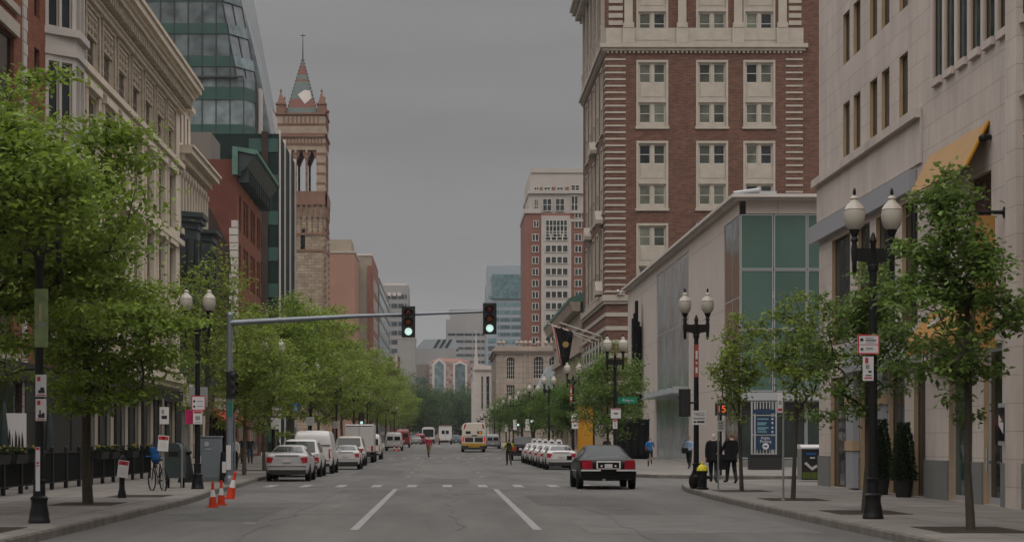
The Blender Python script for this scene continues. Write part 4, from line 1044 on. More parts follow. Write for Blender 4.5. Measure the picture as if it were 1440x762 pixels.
# glass and stone retail building across the alley
XG, YG0, YG1, HG = 17.0, 106.8, 172.0, 15.0
r2 = fbuild('retail_building', 'modern two storey stone and green glass retail building with white roof edge', XG+8, 135)
M['retail_stone'] = mat('retail_stone', (0.50, 0.435, 0.385), 0.7, kind='block', bw=6.0, bh=4.8, mortar=.03, col2=(0.48, 0.415, 0.37), mc=(.33, .29, .26), noise=.05, nscale=.5)
fg = Fr((XG, 0, 0), (0, 1, 0), (-1, 0, 0))
hg = [(YG0+.02, 112.7, .5, 14.7), (129.0, 148.6, .3, 14.9), (160, 166, .3, 5.6)]
mb = MB(); fwall(mb, fg, YG0, YG1, 0, HG+.5, hg, .1)
mb.quad([(XG, YG1, 0), (60, YG1, 0), (60, YG1, HG), (XG, YG1, HG)]); mb.build('wall', M['retail_stone'], r2, off=r2.location)
windows(r2, fg, [hg[0]], .06, M['alu'], M['glass_green'], 2, 3, .1, name='corner_window', bars=.05)
windows(r2, fg, [hg[1]], .06, M['alu'], M['glass_teal'], 4, 3, .1, name='curtain_window', bars=.05)
windows(r2, fg, [hg[2]], .06, M['alu'], M['glass_shop'], 4, 2, .1, name='shop_window')
mb = MB(); mb.box(XG-.02+.4, 60, YG0-.02, YG0+.2, 14.75, HG+.5); mb.build('header', M['retail_stone'], r2, off=r2.location)
ff = Fr((XG, YG0, 0), (1, 0, 0), (0, -1, 0))
cols = [0, 1.93, 3.86, 5.8, 7.7, 9.6]
fr_rects = []
for j, (v0, v1) in enumerate(((4.5, 8.05), (8.1, 11.5), (11.55, 14.7))):
    for k in range(7): fr_rects.append((.06+k*1.93, .06+k*1.93+1.88, v0, v1))
windows(r2, ff, fr_rects, 0.0, M['alu'], M['glass_apple'], 1, 1, .055, name='window')
windows(r2, ff, [(.06+k*1.93, .06+k*1.93+1.88, .62, 3.95) for k in range(7)], .3, M['alu'], M['glass_shop'], 1, 1, .06, name='shop_window')
mb = MB(); fbox(mb, ff, 0, 40, 3.98, 4.45, -.4, .35); mb.build('canopy', M['alu'], r2, off=r2.location)
mb = MB(); fbox(mb, ff, 0.02, 40, 0, .58, -.5, -.1); mb.build('plinth', M['base_stone'], r2, off=r2.location)
mb = MB(); mb.prism([(XG-.55, YG0-.8), (60, YG0-.8), (60, YG1+.5), (XG-.55, YG1+.5)], HG+.62, HG+.8); mb.prism([(XG-.35, YG0-.5), (60, YG0-.5), (60, YG1), (XG-.35, YG1)], HG+.5, HG+.62); mb.build('roof', M['white_panel'], r2, off=r2.location)
mb = MB(); mb.box(XG-.2, XG+2.2, YG0+.3, YG0+.9, HG+.85, HG+1.1); mb.tube([(XG-.3, YG0+.2, HG+.95), (XG+1.2, YG0+.2, HG+1.15)], .12, 6); mb.build('roof_light', M['alu'], r2, off=r2.location)
mb = MB(); fbox(mb, fg, 128.5, 149.5, 4.96, 5.04, .01, 1.2); fbox(mb, fg, 158, 168, 5.7, 5.85, .01, 1.2); mb.build('glass_canopy', M['alu'], r2, off=r2.location)
mb = MB()
for k in range(6): fbox(mb, fg, 129.2+k*3.9, 129.3+k*3.9, 5.05, 5.45, .02, 1.1)
mb.build('canopy_fins', M['alu'], r2, off=r2.location)
for (y, z0, z1) in ((156, 8, 16),):
    mb = MB(); random.seed(3)
    for k, (dz0, dz1) in enumerate(((1.0, 10.5), (2.2, 11.2), (.2, 12.8), (1.8, 10.2), (0.0, 9.6))):
        mb.box(XG-.95+k*.18, XG-.8+k*.18+.07, 158.5+k*.35, 159.3+k*.35, 4.6+dz0*.72, 5.0+dz1*.68)
    s_ = mb.build('wall_sculpture', M['black_cloth']); tag(s_, 'black jagged upright sculpture fixed to the pale stone shop wall', 'sculpture')

# brick hotel
XH, YH0, YH1, HH = 16.5, 190.0, 221.0, 51.5
r3 = fbuild('brick_hotel', 'tall red brick hotel with pale stone quoins and paired windows', XH+11, 205)
fh = Fr((XH, YH0, 0), (1, 0, 0), (0, -1, 0)); fs = Fr((XH, YH0, 0), (0, 1, 0), (-1, 0, 0))
colu = [(19.66-XH, 22.9-XH), (25.8-XH, 29.05-XH), (30.65-XH, 33.9-XH)]
rowv = [(17.0, 23.95), (25.4, 32.4), (33.8, 40.7), (42.9, 50.4)]
scol = [(3.2, 6.0), (8.4, 11.2), (13.4, 16.2), (18.4, 21.2), (23.4, 26.2)]
bays = rects_grid(colu, rowv); sb = rects_grid(scol, rowv)
xr = 38.7-XH
mb = MB(); fwall(mb, fh, 0, xr, 4.6, HH, bays, .25); fwall(mb, fs, 0, 31, 4.6, HH, sb, .25)
mb.quad([(38.7, YH0, 0), (38.7, 230, 0), (38.7, 230, HH), (38.7, YH0, HH)]); mb.quad([(XH, YH1, 0), (XH+22, YH1, 0), (XH+22, YH1, HH), (XH, YH1, HH)])
mb.quad([(XH, YH0, HH), (38.7, YH0, HH), (38.7, YH1, HH), (XH, YH1, HH)]); mb.build('wall', M['brick_hotel'], r3, off=r3.location)
HRG = random.Random(8)
def hotel_bay(f, u0, u1, v0, v1):
    w = u1-u0; h = v1-v0; s = h/6.95
    k_ = 1.0 if f is fh else .25
    mb = MB(); d = -.12*k_
    wins = [(u0+.3, u1-.3, v0+.5*s, v0+2.45*s), (u0+.3, u1-.3, v0+4.65*s, v0+6.6*s)]
    fwall(mb, Fr(f.p(0, 0, d), f.U, f.N), u0+.01, u1-.01, v0+.01, v1-.01, wins, .2*k_)
    fbox(mb, f, u0-.02, u0+.2, v0, v1, -.1, .07); fbox(mb, f, u1-.2, u1+.02, v0, v1, -.1, .07); fbox(mb, f, u0-.02, u1+.02, v1-.22, v1+.02, -.1, .09); fbox(mb, f, u0-.12, u1+.12, v0-.15, v0+.1, -.1, .16)
    fbox(mb, f, u0+.2, u1-.2, v0+2.6*s, v0+2.95*s, -.1, .04); fbox(mb, f, u0+.45, u1-.45, v0+3.2*s, v0+4.45*s, -.11, -.08)
    c = (u0+u1)/2
    for (a, b, c0_, c1_) in wins: fbox(mb, f, c-.17, c+.17, c0_, c1_, -.3*k_, -.1*k_)
    mb.build('window_bay', M['stone_trim'], r3, off=r3.location)
    halves = []
    for (a, b, c0_, c1_) in wins: halves += [(a+.02, c-.18, c0_+.01, c1_-.01), (c+.18, b-.02, c0_+.01, c1_-.01)]
    for hv in halves:
        windows(r3, f, [hv], .28*k_, M['frame_white'], M['glass_curtain'] if HRG.random() < .74 else M['glass_dark'], 1, 2, .07, bars=.04)
for (a, b, c, d) in bays: hotel_bay(fh, a, b, c, d)
for (a, b, c, d) in sb: hotel_bay(fs, a, b, c, d)
mb = MB()
for k in range(38):
    z = 16.9+k*.68
    if z < 41.2:
        fbox(mb, fh, -.06, 2.05, z, z+.18, .006, .07); fbox(mb, fs, .0, 1.6, z, z+.18, .006, .065); fbox(mb, fh, 35.0-XH, 36.75-XH, z, z+.18, .006, .07)
for k in range(9):
    z = 44.3+k*.75; fbox(mb, fh, .3, 1.75, z, z+.45, .006, .09); fbox(mb, fh, 35.3-XH, 36.6-XH, z, z+.45, .006, .09)
mb.build('quoins', M['stone_trim'], r3, off=r3.location)
mb = MB()
for f, L_ in ((fh, 37.0-XH), (fs, 31)):
    fbox(mb, f, -.35 if f is fh else 0.0, L_, 41.65, 41.95, .01, .3); fbox(mb, f, -.6 if f is fh else 0.0, L_+.2, 41.95, 42.35, .01, .55)
    fbox(mb, f, 0.02, L_-.2, 42.35, 44.0, .008, .12)
    for k in range(int(L_/.45)): fbox(mb, f, .1+k*.45, .32+k*.45, 41.42, 41.65, .01, .2)
    fbox(mb, f, -.3 if f is fh else 0.0, L_+.1, 16.0, 16.6, .01, .35); fbox(mb, f, -.2 if f is fh else 0, L_, 15.7, 16.0, .01, .2)
    for z in (6.0, 7.4, 8.8, 10.2, 11.6, 13.0, 14.4): fbox(mb, f, 0.02, L_, z, z+.42, .008, .08)
mb.build('string_course', M['stone_trim'], r3, off=r3.location)
mb = MB()
for u in (1.9+XH-XH, 24.3-XH-.4, 30.05-XH-.4, 34.55-XH-.35): 
    fbox(mb, fh, u+.0, u+.85, 44.0, 51.4, .012, .34); fbox(mb, fh, u-.12, u+.97, 44.0, 44.5, .013, .45); fbox(mb, fh, u-.2, u+1.05, 42.4, 44.0, .013, .4)
for u in (.4, 6.6, 11.6, 16.6, 21.6, 26.6): fbox(mb, fs, u+.4, u+1.2, 44.0, 51.4, .012, .34); fbox(mb, fs, u+.3, u+1.3, 44, 44.5, .013, .45); fbox(mb, fs, u+.2, u+1.4, 42.4, 44.0, .013, .4)
mb.build('pilaster', M['stone_trim'], r3, off=r3.location)
mb = MB()
for e, z0, z1 in ((.4, 51.5, 52), (.9, 52, 52.4), (1.3, 52.4, 52.8), (1.6, 52.8, 53.3)): mb.box(XH-e, 38.7+.2, YH0-e, YH1+.5, z0, z1)
for k in range(36): mb.box(XH-1.0, XH-.1, YH0+.3+k*.85, YH0+.65+k*.85, 51.55, 51.98)
mb.build('cornice', M['stone_trim'], r3, off=r3.location)
mb = MB()    # ground floor and carved hoods over the side windows
mb.box(XH+.02, 38.6, YH0+.02, YH1-.02, 0, 4.6); mb.build('stone_base', M['stone_trim'], r3, off=r3.location)
mb = MB()
for (u, z) in ((4.6, 24.3), (20, 24.3), (12.3, 32.8), (4.6, 16.9)):
    f = fs; mb.extrude([f.p(u-1.7, z, .02), f.p(u+1.7, z, .02), f.p(u+1.7, z+.4, .02), f.p(u, z+1.5, .02), f.p(u-1.7, z+.4, .02)], f.N*.75)
mb.build('pediment', M['stone_trim'], r3, off=r3.location)
windows(r3, fs, [(2.5+k*4.2, 4.3+k*4.2, 9.0, 12.5) for k in range(7)], -.1, M['stone_trim'], M['glass_dark'], 1, 2, .2)
mb = MB(); mb.tube([(17.9, YH0-.6, 16.6), (18.2, YH0-.6, 17.3)], .09, 6); mb.box(17.6, 18.4, YH0-.5, YH0-.1, 16.6, 16.75); mb.ball((17.7, YH0-.7, 16.95), .17); mb.build('spotlight', M['white_panel'], r3, off=r3.location)
# darker rear wing
r3b = fbuild('dark_brick_wing', 'dark red brick wing set back behind the hotel', 44, 212)
fw_ = Fr((38.8, 205, 0), (1, 0, 0), (0, -1, 0)); wh = [(3.0, 4.6, 18+j*4.6+.2, 20.6+j*4.6) for j in range(6)] + [(7, 8.6, 18+j*4.6+.2, 20.6+j*4.6) for j in range(6)]
mb = MB(); fwall(mb, fw_, 0, 14, 0, 46, wh, .25); mb.quad([(38.8, 205, 46), (53, 205, 46), (53, 228, 46), (38.8, 228, 46)]); mb.quad([(52.8, 205, 0), (52.8, 228, 0), (52.8, 228, 46), (52.8, 205, 46)]); mb.build('wall', M['brick_dark'], r3b, off=r3b.location)
windows(r3b, fw_, wh, .2, M['frame_white'], M['glass_dark'], 1, 2, .12)
mb = MB(); fbox(mb, fw_, 0, 14.2, 46, 46.8, -20, .5); mb.build('cornice', M['stone_trim'], r3b, off=r3b.location)

# arcade building with green copper eave
r4 = fbuild('copper_roof_building', 'long pale pilastered building with green copper eave beyond the hotel', XH+8, 250)
M['arcade_stone'] = mat('arcade_stone', (0.36, 0.30, 0.24), .8, noise=.12, nscale=.6)
f4r = Fr((XH, 221.6, 0), (0, 1, 0), (-1, 0, 0)); La = 57
aw_ = [(1.2+k*3.0, 3.2+k*3.0, 1.2, 11.2) for k in range(18)]
mb = MB(); fwall(mb, f4r, 0, La, 0, 17.2, aw_, .15); mb.quad([(XH, 221.6+La, 0), (40, 221.6+La, 0), (40, 221.6+La, 17.2), (XH, 221.6+La, 17.2)]); mb.build('wall', M['arcade_stone'], r4, off=r4.location)
windows(r4, f4r, aw_, .12, M['frame_dark'], M['glass_dark'], 2, 4, .1)
mb = MB()
for k in range(19): fbox(mb, f4r, .1+k*3.0, 1.05+k*3.0, 1, 12.2, .01, .16)
fbox(mb, f4r, 0, La, 12.2, 13.0, .01, .5); fbox(mb, f4r, 0, La, 15.2, 17.0, .01, .3)
mb.extrude([f4r.p(0, 17.2, .3), f4r.p(0, 17.2, 1.2), f4r.p(0, 18.3, 1.6), f4r.p(0, 18.3, .3)], Vector((0, La, 0)))
mb.build('pilasters', M['arcade_stone'], r4, off=r4.location)
mb = MB(); mb.extrude([f4r.p(0, 18.3, 1.7), f4r.p(0, 18.7, 1.7), f4r.p(0, 22.0, -6), f4r.p(0, 18.3, -6)], Vector((0, La, 0))); mb.build('roof', M['green_copper'], r4, off=r4.location)
mb = MB()
for k in range(5): mb.extrude([f4r.p(3+k*10, 6.5, .05), f4r.p(3+k*10, 4.2, 1.9), f4r.p(3+k*10, 4.1, 1.9), f4r.p(3+k*10, 6.4, .05)], Vector((0, 5, 0)))
mb.build('awning', M['black_cloth'], r4, off=r4.location)
# flags over the pavement
for (nm, lab, y, cm, zt) in (('flag', 'black flag with gold emblem hanging from a white pole on the hotel front', 199.0, 'black_cloth', 14.0), ('flag', 'striped red and white flag half hidden behind the black flag', 205.0, 'frame_white', 14.6)):
    g = thing(nm, lab, 'flag', (XH, y, 0))
    mb = MB(); mb.tube([(-.1, 0, 12.5), (-4.9, 0, zt)], [.09, .05], 7); mb.ball((-4.95, 0, zt), .12, n=6, m=4); mb.build('pole', M['frame_white'], g)
    mb = MB(); n = 10; red = mat('flag_red', (.38, .03, .04), .8)
    gr = [[mb.bm.verts.new((-4.7+i*.20*(1-.7*j/n)+.85*j/n, .12*math.sin(i*1.3+j*.25)+.06*j/3, zt-.02-(i*.20)*.31 - j*.42*(1+.05*i)*(1-.04*i if nm else 1))) for j in range(n+1)] for i in range(11)]
    for i in range(10):
        for j in range(n): mb._f([gr[i][j], gr[i+1][j], gr[i+1][j+1], gr[i][j+1]], 1 if (cm != 'black_cloth' and i % 2) else 0)
    cl_ = mb.build('cloth', [M[cm], red], g, smooth=True)
    so = cl_.modifiers.new('thickness', 'SOLIDIFY'); so.thickness = .02
    if cm == 'black_cloth':
        mb = MB(); mb.lathe([(.34, -.2), (.34, -.23)], (-3.55, 0, zt-2.0), 12, axis='y'); mb.build('emblem', mat('dull_gold', (.30, .20, .06), .6), g)
mb = MB()
# third pole without a flag
g = thing('flagpole', 'bare white flagpole slanting out from the hotel front', 'flagpole', (XH, 193, 0)); 
mb.tube([(-.1, 0, 12.5), (-4.6, 0, 14.0)], [.09, .05], 7); mb.build('pole', M['frame_white'], g)
mb = MB(); mb.lathe([(.16, -.18), (.16, -.02)], (0, 0, 12.5), 10, axis='x'); mb.build('bracket', M['frame_dark'], g)

# brick and white high-rise
M['tower_stone'] = mat('tower_stone', (0.40, 0.36, 0.32), .8, noise=.08, nscale=.2)
M['tower_brick'] = mat('tower_brick', (0.21, 0.095, 0.07), .9, noise=.1, nscale=.3)
YT = 520.0
r5 = fbuild('brick_tower', 'red brick and white stone high-rise with stepped top behind the hotel', XD(785, YT), YT+15)
x0, x1, xm0, xm1 = XD(739, YT), XD(830, YT), XD(761, YT), XD(803, YT)
zt_ = lambda p: ZD(p, YT)
mb = MB(); mb.box(x0, x1, YT, YT+34, 0, zt_(300)); mb.build('wall', M['tower_brick'], r5, off=r5.location)
mb = MB(); mb.box(xm0, xm1, YT-1.0, YT+1, 0, zt_(308)); mb.box(XD(745, YT), x1, YT+.3, YT+34, zt_(272), zt_(243)); mb.box(XD(744, YT), x1, YT+.6, YT+34, zt_(300), zt_(272)-.01); mb.box(XD(747, YT), x1, YT, YT+34, zt_(243), zt_(236.5)); mb.box(x0-.3, xm0-.01, YT-.4, YT+34, zt_(300), zt_(294)); mb.box(XD(744, YT)-.3, x1, YT-.1, YT+34, zt_(272)-.01, zt_(268)); mb.box(xm1+.01, x1, YT-.4, YT+2, zt_(300), zt_(296)); mb.box(xm1+.01, x1, YT-.42, YT+2, zt_(312), zt_(308))
mb.box(XD(761, YT), XD(801, YT), YT-1.0, YT+1, zt_(307.9), zt_(304)); mb.build('white_stone', M['tower_stone'], r5, off=r5.location)
ft = Fr((0, YT, 0), (1, 0, 0), (0, -1, 0)); ftm = Fr((0, YT-1.0, 0), (1, 0, 0), (0, -1, 0))
rr = []; rc = []
for k in range(13):
    p = 334+k*16.1; z1_ = zt_(p-5); z0_ = zt_(p+5)
    rr += [(XD(748, YT), XD(757.5, YT), z0_, z1_), (XD(808, YT), XD(818, YT), z0_, z1_), (XD(821, YT), XD(829, YT), z0_, z1_)]
    rc += [(XD(766.5, YT), XD(798.5, YT), z0_, z1_)]
rr += [(XD(a, YT), XD(b, YT), zt_(c), zt_(d)) for a, b, c, d in ((750, 758, 320, 310), (808, 818, 321, 311), (808, 818, 304+3, 298), )]
windows(r5, ft, rr, -.15, M['frame_white'], M['glass_dark'], 2, 1, .16, sub=False, bars=.1, gd=.1)
windows(r5, ftm, rc, -.15, M['frame_white'], M['glass_dark'], 4, 1, .16, sub=False, bars=.16)
windows(r5, ftm, [(XD(767, YT), XD(797.5, YT), zt_(334), zt_(310))], -.15, M['frame_white'], M['glass_dark'], 6, 3, .15, sub=False, bars=.1)
windows(r5, Fr((0, YT+.3, 0), (1, 0, 0), (0, -1, 0)), [(XD(a, YT), XD(b, YT), zt_(c), zt_(d)) for a, b, c, d in ((751, 757, 299, 280), (763, 776, 297, 279), (781, 794, 297, 279), (803, 813, 300, 275), (765, 774, 271, 263), (783, 792, 271, 263), (751, 758, 271, 263), (803, 815, 268, 260))], -.15, M['frame_white'], M['glass_dark'], 2, 2, .15, sub=False, bars=.08)
mb = MB()
for a, b in ((776, 781), (759, 763), (795, 800)): mb.box(XD(a, YT)+.02, XD(b, YT)-.02, YT+.1, YT+.35, zt_(271.5), zt_(263))
mb.build('brick_panel', M['brick'], r5, off=r5.location)

# stone hall with arched windows
YA = 450.0
r6 = fbuild('arched_window_hall', 'tan stone hall with tall arched windows and urns along the parapet', XD(745, YA), YA+30)
za = lambda p: ZD(p, YA)
fA = Fr((XD(698, YA), YA, 0), (1, 0, 0), (0, -1, 0)); wA = XD(815, YA)-XD(698, YA); K_ = YA/FPX
def uA(p): return (p-698)*K_
ah = [(uA(712), uA(724), za(533), za(502)), (uA(712), uA(724), za(566), za(541)), (uA(750), uA(764.5), za(532), za(501)), (uA(750), uA(764), za(566), za(541)), (uA(772), uA(787), za(532), za(501)), (uA(772), uA(787), za(566), za(541))]
M['hall_stone'] = mat('hall_stone', (0.36, 0.295, 0.24), .85, kind='block', bw=2.6, bh=1.3, mortar=.05, col2=(.31, .255, .205), mc=(.2, .165, .135), noise=.1, nscale=.3)
fSA = Fr((XD(698, YA), YA, 0), (0, 1, 0), (-1, 0, 0))
mb = MB(); fwall(mb, fA, 0, wA, 0, za(491), ah, .6); fwall(mb, fSA, 0, 48, 0, za(491), [(6+k*8, 9+k*8, 10, 17) for k in range(5)], .5)
mb.build('wall', M['hall_stone'], r6, off=r6.location)
windows(r6, fA, ah, .5, M['frame_white'], M['glass_dark'], 4, 5, .12, sub=False, bars=.05)
windows(r6, fSA, [(6+k*8, 9+k*8, 10, 17) for k in range(5)], .45, M['frame_white'], M['glass_dark'], 2, 3, .12, sub=False)
mb = MB()
for (a, b, c, d) in (ah[0], ah[2], ah[4]):
    n = 10; cx, rr_ = (a+b)/2, (b-a)/2
    arcp = [fA.p(cx-rr_*math.cos(math.pi*i/n), d-rr_+rr_*math.sin(math.pi*i/n), -.35) for i in range(n+1)]
    mb.extrude([fA.p(a-.02, d+.02, -.35)] + arcp[:n//2+1], fA.N*.33); mb.extrude([fA.p(b+.02, d+.02, -.35)] + arcp[n//2:][::-1], fA.N*.33)
    outer = [(cx-(rr_+.45)*math.cos(math.pi*i/n), d-rr_+(rr_+.45)*math.sin(math.pi*i/n)) for i in range(n+1)]
    for i in range(n): 
        i0 = (cx-(rr_+.05)*math.cos(math.pi*i/n), d-rr_+(rr_+.05)*math.sin(math.pi*i/n)); i1 = (cx-(rr_+.05)*math.cos(math.pi*(i+1)/n), d-rr_+(rr_+.05)*math.sin(math.pi*(i+1)/n))
        mb.extrude([fA.p(*i0, .01), fA.p(*i1, .01), fA.p(*outer[i+1], .01), fA.p(*outer[i], .01)], fA.N*.14)
mb.build('arch_surround', M['hall_stone'], r6, off=r6.location)
mb = MB()
for e, p0, p1 in ((.5, 497, 494), (.9, 494, 490.5), (.3, 490.5, 487)): mb.box(XD(698, YA)-e, XD(698, YA)+wA, YA-e, YA+48, za(p0), za(p1)-.01)
for p in (704, 737, 744): mb.box(XD(p, YA), XD(p+2.5, YA), YA-.35, YA-.01, 0, za(497))
mb.build('cornice', M['hall_stone'], r6, off=r6.location)
mb = MB()
for p in (702, 708, 727, 733, 739, 746, 757, 768, 777, 786): 
    c = XD(p, YA); mb.lathe([(.3, 0), (.2, .3), (.5, .65), (.58, 1.0), (.35, 1.35), (.1, 1.5)], (c, YA+.6, za(487)), 8)
mb.build('urn', M['hall_stone'], r6, off=r6.location)
mb = MB(); mb.extrude([(XD(752, YA-40), YA-40, za(560)), (XD(780, YA-40), YA-40, za(560)), (XD(780, YA-40), YA-40, za(523)), (XD(772, YA-40), YA-40, za(523))], (0, 14, 0)); gk = mb.build('greenhouse_roof', M['tower_blue']); tag(gk, 'small pale glass hipped roof pavilion in front of the stone hall', 'pavilion')

# white church front with needle spire
YW = 575.0; zw = lambda p: ZD(p, YW)
r7 = fbuild('white_church', 'pale stone church front with thin white needle spire', XD(678, YW), YW+12, 'church')
mb = MB(); mb.box(XD(667, YW), XD(692, YW), YW, YW+30, 0, zw(519)); mb.extrude([(XD(667, YW), YW, zw(519)), (XD(692, YW), YW, zw(519)), (XD(692, YW), YW, zw(514)), (XD(671, YW), YW, zw(512)), (XD(667, YW), YW, zw(512))], (0, 20, 0)); mb.build('wall', M['white_panel'], r7, off=r7.location)
mb = MB(); c = XD(669.5, YW); mb.prism([(c-.7, YW+.5), (c+.7, YW+.5), (c+.7, YW+1.9), (c-.7, YW+1.9)], zw(512), zw(504)); mb.prism([(c-.5, YW+.7), (c+.5, YW+.7), (c+.5, YW+1.7), (c-.5, YW+1.7)], zw(504), zw(463), top=[(c-.05, YW+1.15), (c+.05, YW+1.15), (c+.05, YW+1.25), (c-.05, YW+1.25)]); mb.build('spire', M['white_panel'], r7, off=r7.location)
windows(r7, Fr((0, YW, 0), (1, 0, 0), (0, -1, 0)), [(XD(676, YW), XD(680, YW), zw(575), zw(528)), (XD(683, YW), XD(689, YW), zw(575), zw(528))], -.12, M['frame_white'], M['glass_dark'], 1, 4, .2, sub=False)
mb = MB(); mb.box(XD(666, YW)-.2, XD(692, YW), YW-.5, YW-.02, zw(520), zw(517.5)); mb.build('cornice', M['white_panel'], r7, off=r7.location)
mb = MB(); mb.box(XD(663, YW-8), XD(666, YW-8), YW-8, YW-6, 0, zw(537)); o = mb.build('stone_pylon', M['white_panel']); tag(o, 'slim pale stone pylon left of the white church front', 'pylon')
# ------------------------------------------------------------------ trees
def gen_tree(seed, trunk_h, cz, rx, rz, n_attr, n_leaf, leaf, tr, spread=.45, flat=.4, bm_=None, lm_=None, bias=2.0, ry=None, top_k=1.0, off=(0, 0)):
    """trunk and limbs grown towards points in an uneven crown; leaves gathered round the twig ends"""
    rng = np.random.default_rng(seed); ry = ry or rx
    nodes = [np.array((0, 0, 0.0))]; par = [-1]
    k = 7; wob = rng.normal(0, .03, (k+1, 2)).cumsum(0) * min(1.0, rx/2)
    ztop = cz + rz*.55
    for i in range(1, k+1):
        z = trunk_h + (ztop-trunk_h)*max(0, (i-2))/(k-2) if i >= 2 else trunk_h*.5
        nodes.append(np.array((wob[i, 0], wob[i, 1], z))); par.append(len(nodes)-2)
    pts = []
    dirs = rng.normal(size=(9, 3)); dirs /= np.linalg.norm(dirs, axis=1)[:, None]; amp = rng.uniform(-.28, .22, 9)
    while len(pts) < n_attr:
        d = rng.normal(size=3); d /= np.linalg.norm(d); r_ = rng.random()**(1/bias)
        lump = 1 + sum(a*max(0, float(d@q))**3 for a, q in zip(amp, dirs)) + rng.normal(0, .05)
        taper = 1.0 - .25*max(0, d[2])*(2-top_k)
        p = np.array((d[0]*rx*taper, d[1]*ry*taper, d[2]*rz))*r_*lump + np.array((off[0], off[1], cz))
        if p[2] > trunk_h*.75: pts.append(p)
    base = np.array((0, 0, trunk_h)); pts.sort(key=lambda p: np.linalg.norm(p-base))
    A = nodes; tips = []
    for p in pts:
        arr = np.array(A[2:]); dv = p-arr; dist = np.linalg.norm(dv, axis=1); up = dv[:, 2]
        cost = dist + np.where(up < .15*dist, (.15*dist-up)*1.4, 0) 
        j = int(cost.argmin())+2; q = A[j]; d = p-q; L_ = np.linalg.norm(d); prev = j
        ns = 3 if L_ > .8 else 2
        for s in range(1, ns+1):
            t_ = s/ns; pos = q+d*t_; pos = pos + np.array((0, 0, .10*L_*math.sin(math.pi*t_))) + (rng.normal(0, .035*L_, 3) if s < ns else 0)
            A.append(pos); par.append(prev); prev = len(A)-1
        tips.append((prev, q))
    n = len(A); rad = np.zeros(n); ch = [[] for _ in range(n)]
    for i in range(1, n): ch[par[i]].append(i)
    r0 = .0085*max(1, rx/2.5)
    for i in range(n-1, -1, -1):
        rad[i] = max(r0, sum(rad[c]**2.25 for c in ch[i])**(1/2.25) if ch[i] else r0)
    sc_ = tr/rad[1]; rad = np.where(rad > r0*1.01, np.maximum(rad*sc_**np.clip(rad/rad[1]+.35, 0, 1), r0), rad); rad[0] = tr*1.35; rad[1] = tr
    mb = MB()
    for i in range(1, n):
        a, b = A[par[i]], A[i]
        ra = min(rad[par[i]], rad[i]*1.6 if par[i] > 1 else 9); 
        if rad[i] < .6*r0: continue
        mb.tube([a, b], [ra, rad[i]], 8 if i <= 8 else (5 if rad[i] > 2*r0 else 3), cap=False)
    tm = mb.build('trunk', bm_, smooth=True); COL.objects.unlink(tm)
    per = max(1, n_leaf//len(tips)); P = []
    for (ti, q) in tips:
        p = A[ti]; w = rng.normal(0, 1, (per, 3))*np.array((spread, spread, spread*flat)); back = rng.random((per, 1))**2*.6
        P.append(p + w + (q-p)*back)
    P = np.concatenate(P); m = len(P)
    L_ = leaf*rng.uniform(.65, 1.25, m)
    a1 = rng.uniform(0, 2*np.pi, m); tilt = rng.normal(-.25, .45, m)
    d = np.stack((np.cos(a1)*np.cos(tilt), np.sin(a1)*np.cos(tilt), np.sin(tilt)), 1)
    nrm = np.stack((rng.normal(0, .5, m), rng.normal(0, .5, m), np.ones(m)), 1); s = np.cross(d, nrm); s /= np.linalg.norm(s, axis=1)[:, None]; up = np.cross(s, d)
    V = np.empty((m, 4, 3)); V[:, 0] = P; V[:, 2] = P + d*L_[:, None]
    mid = P + d*(L_*.45)[:, None]; V[:, 1] = mid + s*(L_*.30)[:, None] + up*(L_*.10)[:, None]; V[:, 3] = mid - s*(L_*.30)[:, None] + up*(L_*.10)[:, None]
    idx = np.arange(m)*4; F = np.empty((m, 2, 3), int); F[:, 0] = np.stack((idx, idx+1, idx+2), 1); F[:, 1] = np.stack((idx, idx+2, idx+3), 1)
    me = bpy.data.meshes.new('crown'); me.vertices.add(m*4); me.vertices.foreach_set('co', V.reshape(-1)); me.loops.add(m*6); me.loops.foreach_set('vertex_index', F.reshape(-1))
    me.polygons.add(m*2); me.polygons.foreach_set('loop_start', np.arange(m*2)*3); me.polygons.foreach_set('loop_total', np.full(m*2, 3)); me.update(); me.validate()
    me.materials.append(lm_)
    data = tm.data; bpy.data.objects.remove(tm)
    return data, me
def place_tree(kind, label, x, y, rz=0.0, s=1.0, sz=None, group=None, name='street_tree', z=None):
    t = thing(name, label, 'tree', (x, y, gz(y)+(.15 if z is None else z)), rz, group); t.scale = (s, s, sz or s)
    link(bpy.data.objects.new('trunk', kind[0]), t); link(bpy.data.objects.new('crown', kind[1]), t); return t
tA = gen_tree(11, 3.4, 6.2, 3.9, 2.9, 240, 36000, .15, .15, .37, .18, M['bark'], M['leaf_a'])
tC = gen_tree(13, 4.0, 5.85, 2.6, 1.3, 120, 17000, .15, .13, .34, .24, M['bark'], M['leaf_a'], off=(.75, 0))
tB = gen_tree(12, 2.4, 4.4, 2.3, 2.3, 170, 21000, .145, .10, .33, .22, M['bark'], M['leaf_a'])
tYoung = [gen_tree(21, 2.0, 4.05, 1.42, 2.1, 95, 8200, .13, .062, .155, .5, M['bark'], M['leaf_d'], ry=1.3, top_k=.6, off=(-.33, 0)), gen_tree(22, 2.2, 4.0, 1.45, 1.7, 80, 6000, .13, .058, .16, .5, M['bark'], M['leaf_d'], top_k=.6), gen_tree(23, 2.3, 4.1, 1.3, 1.75, 70, 3600, .13, .055, .16, .5, M['bark'], M['leaf_b'], top_k=.6)]
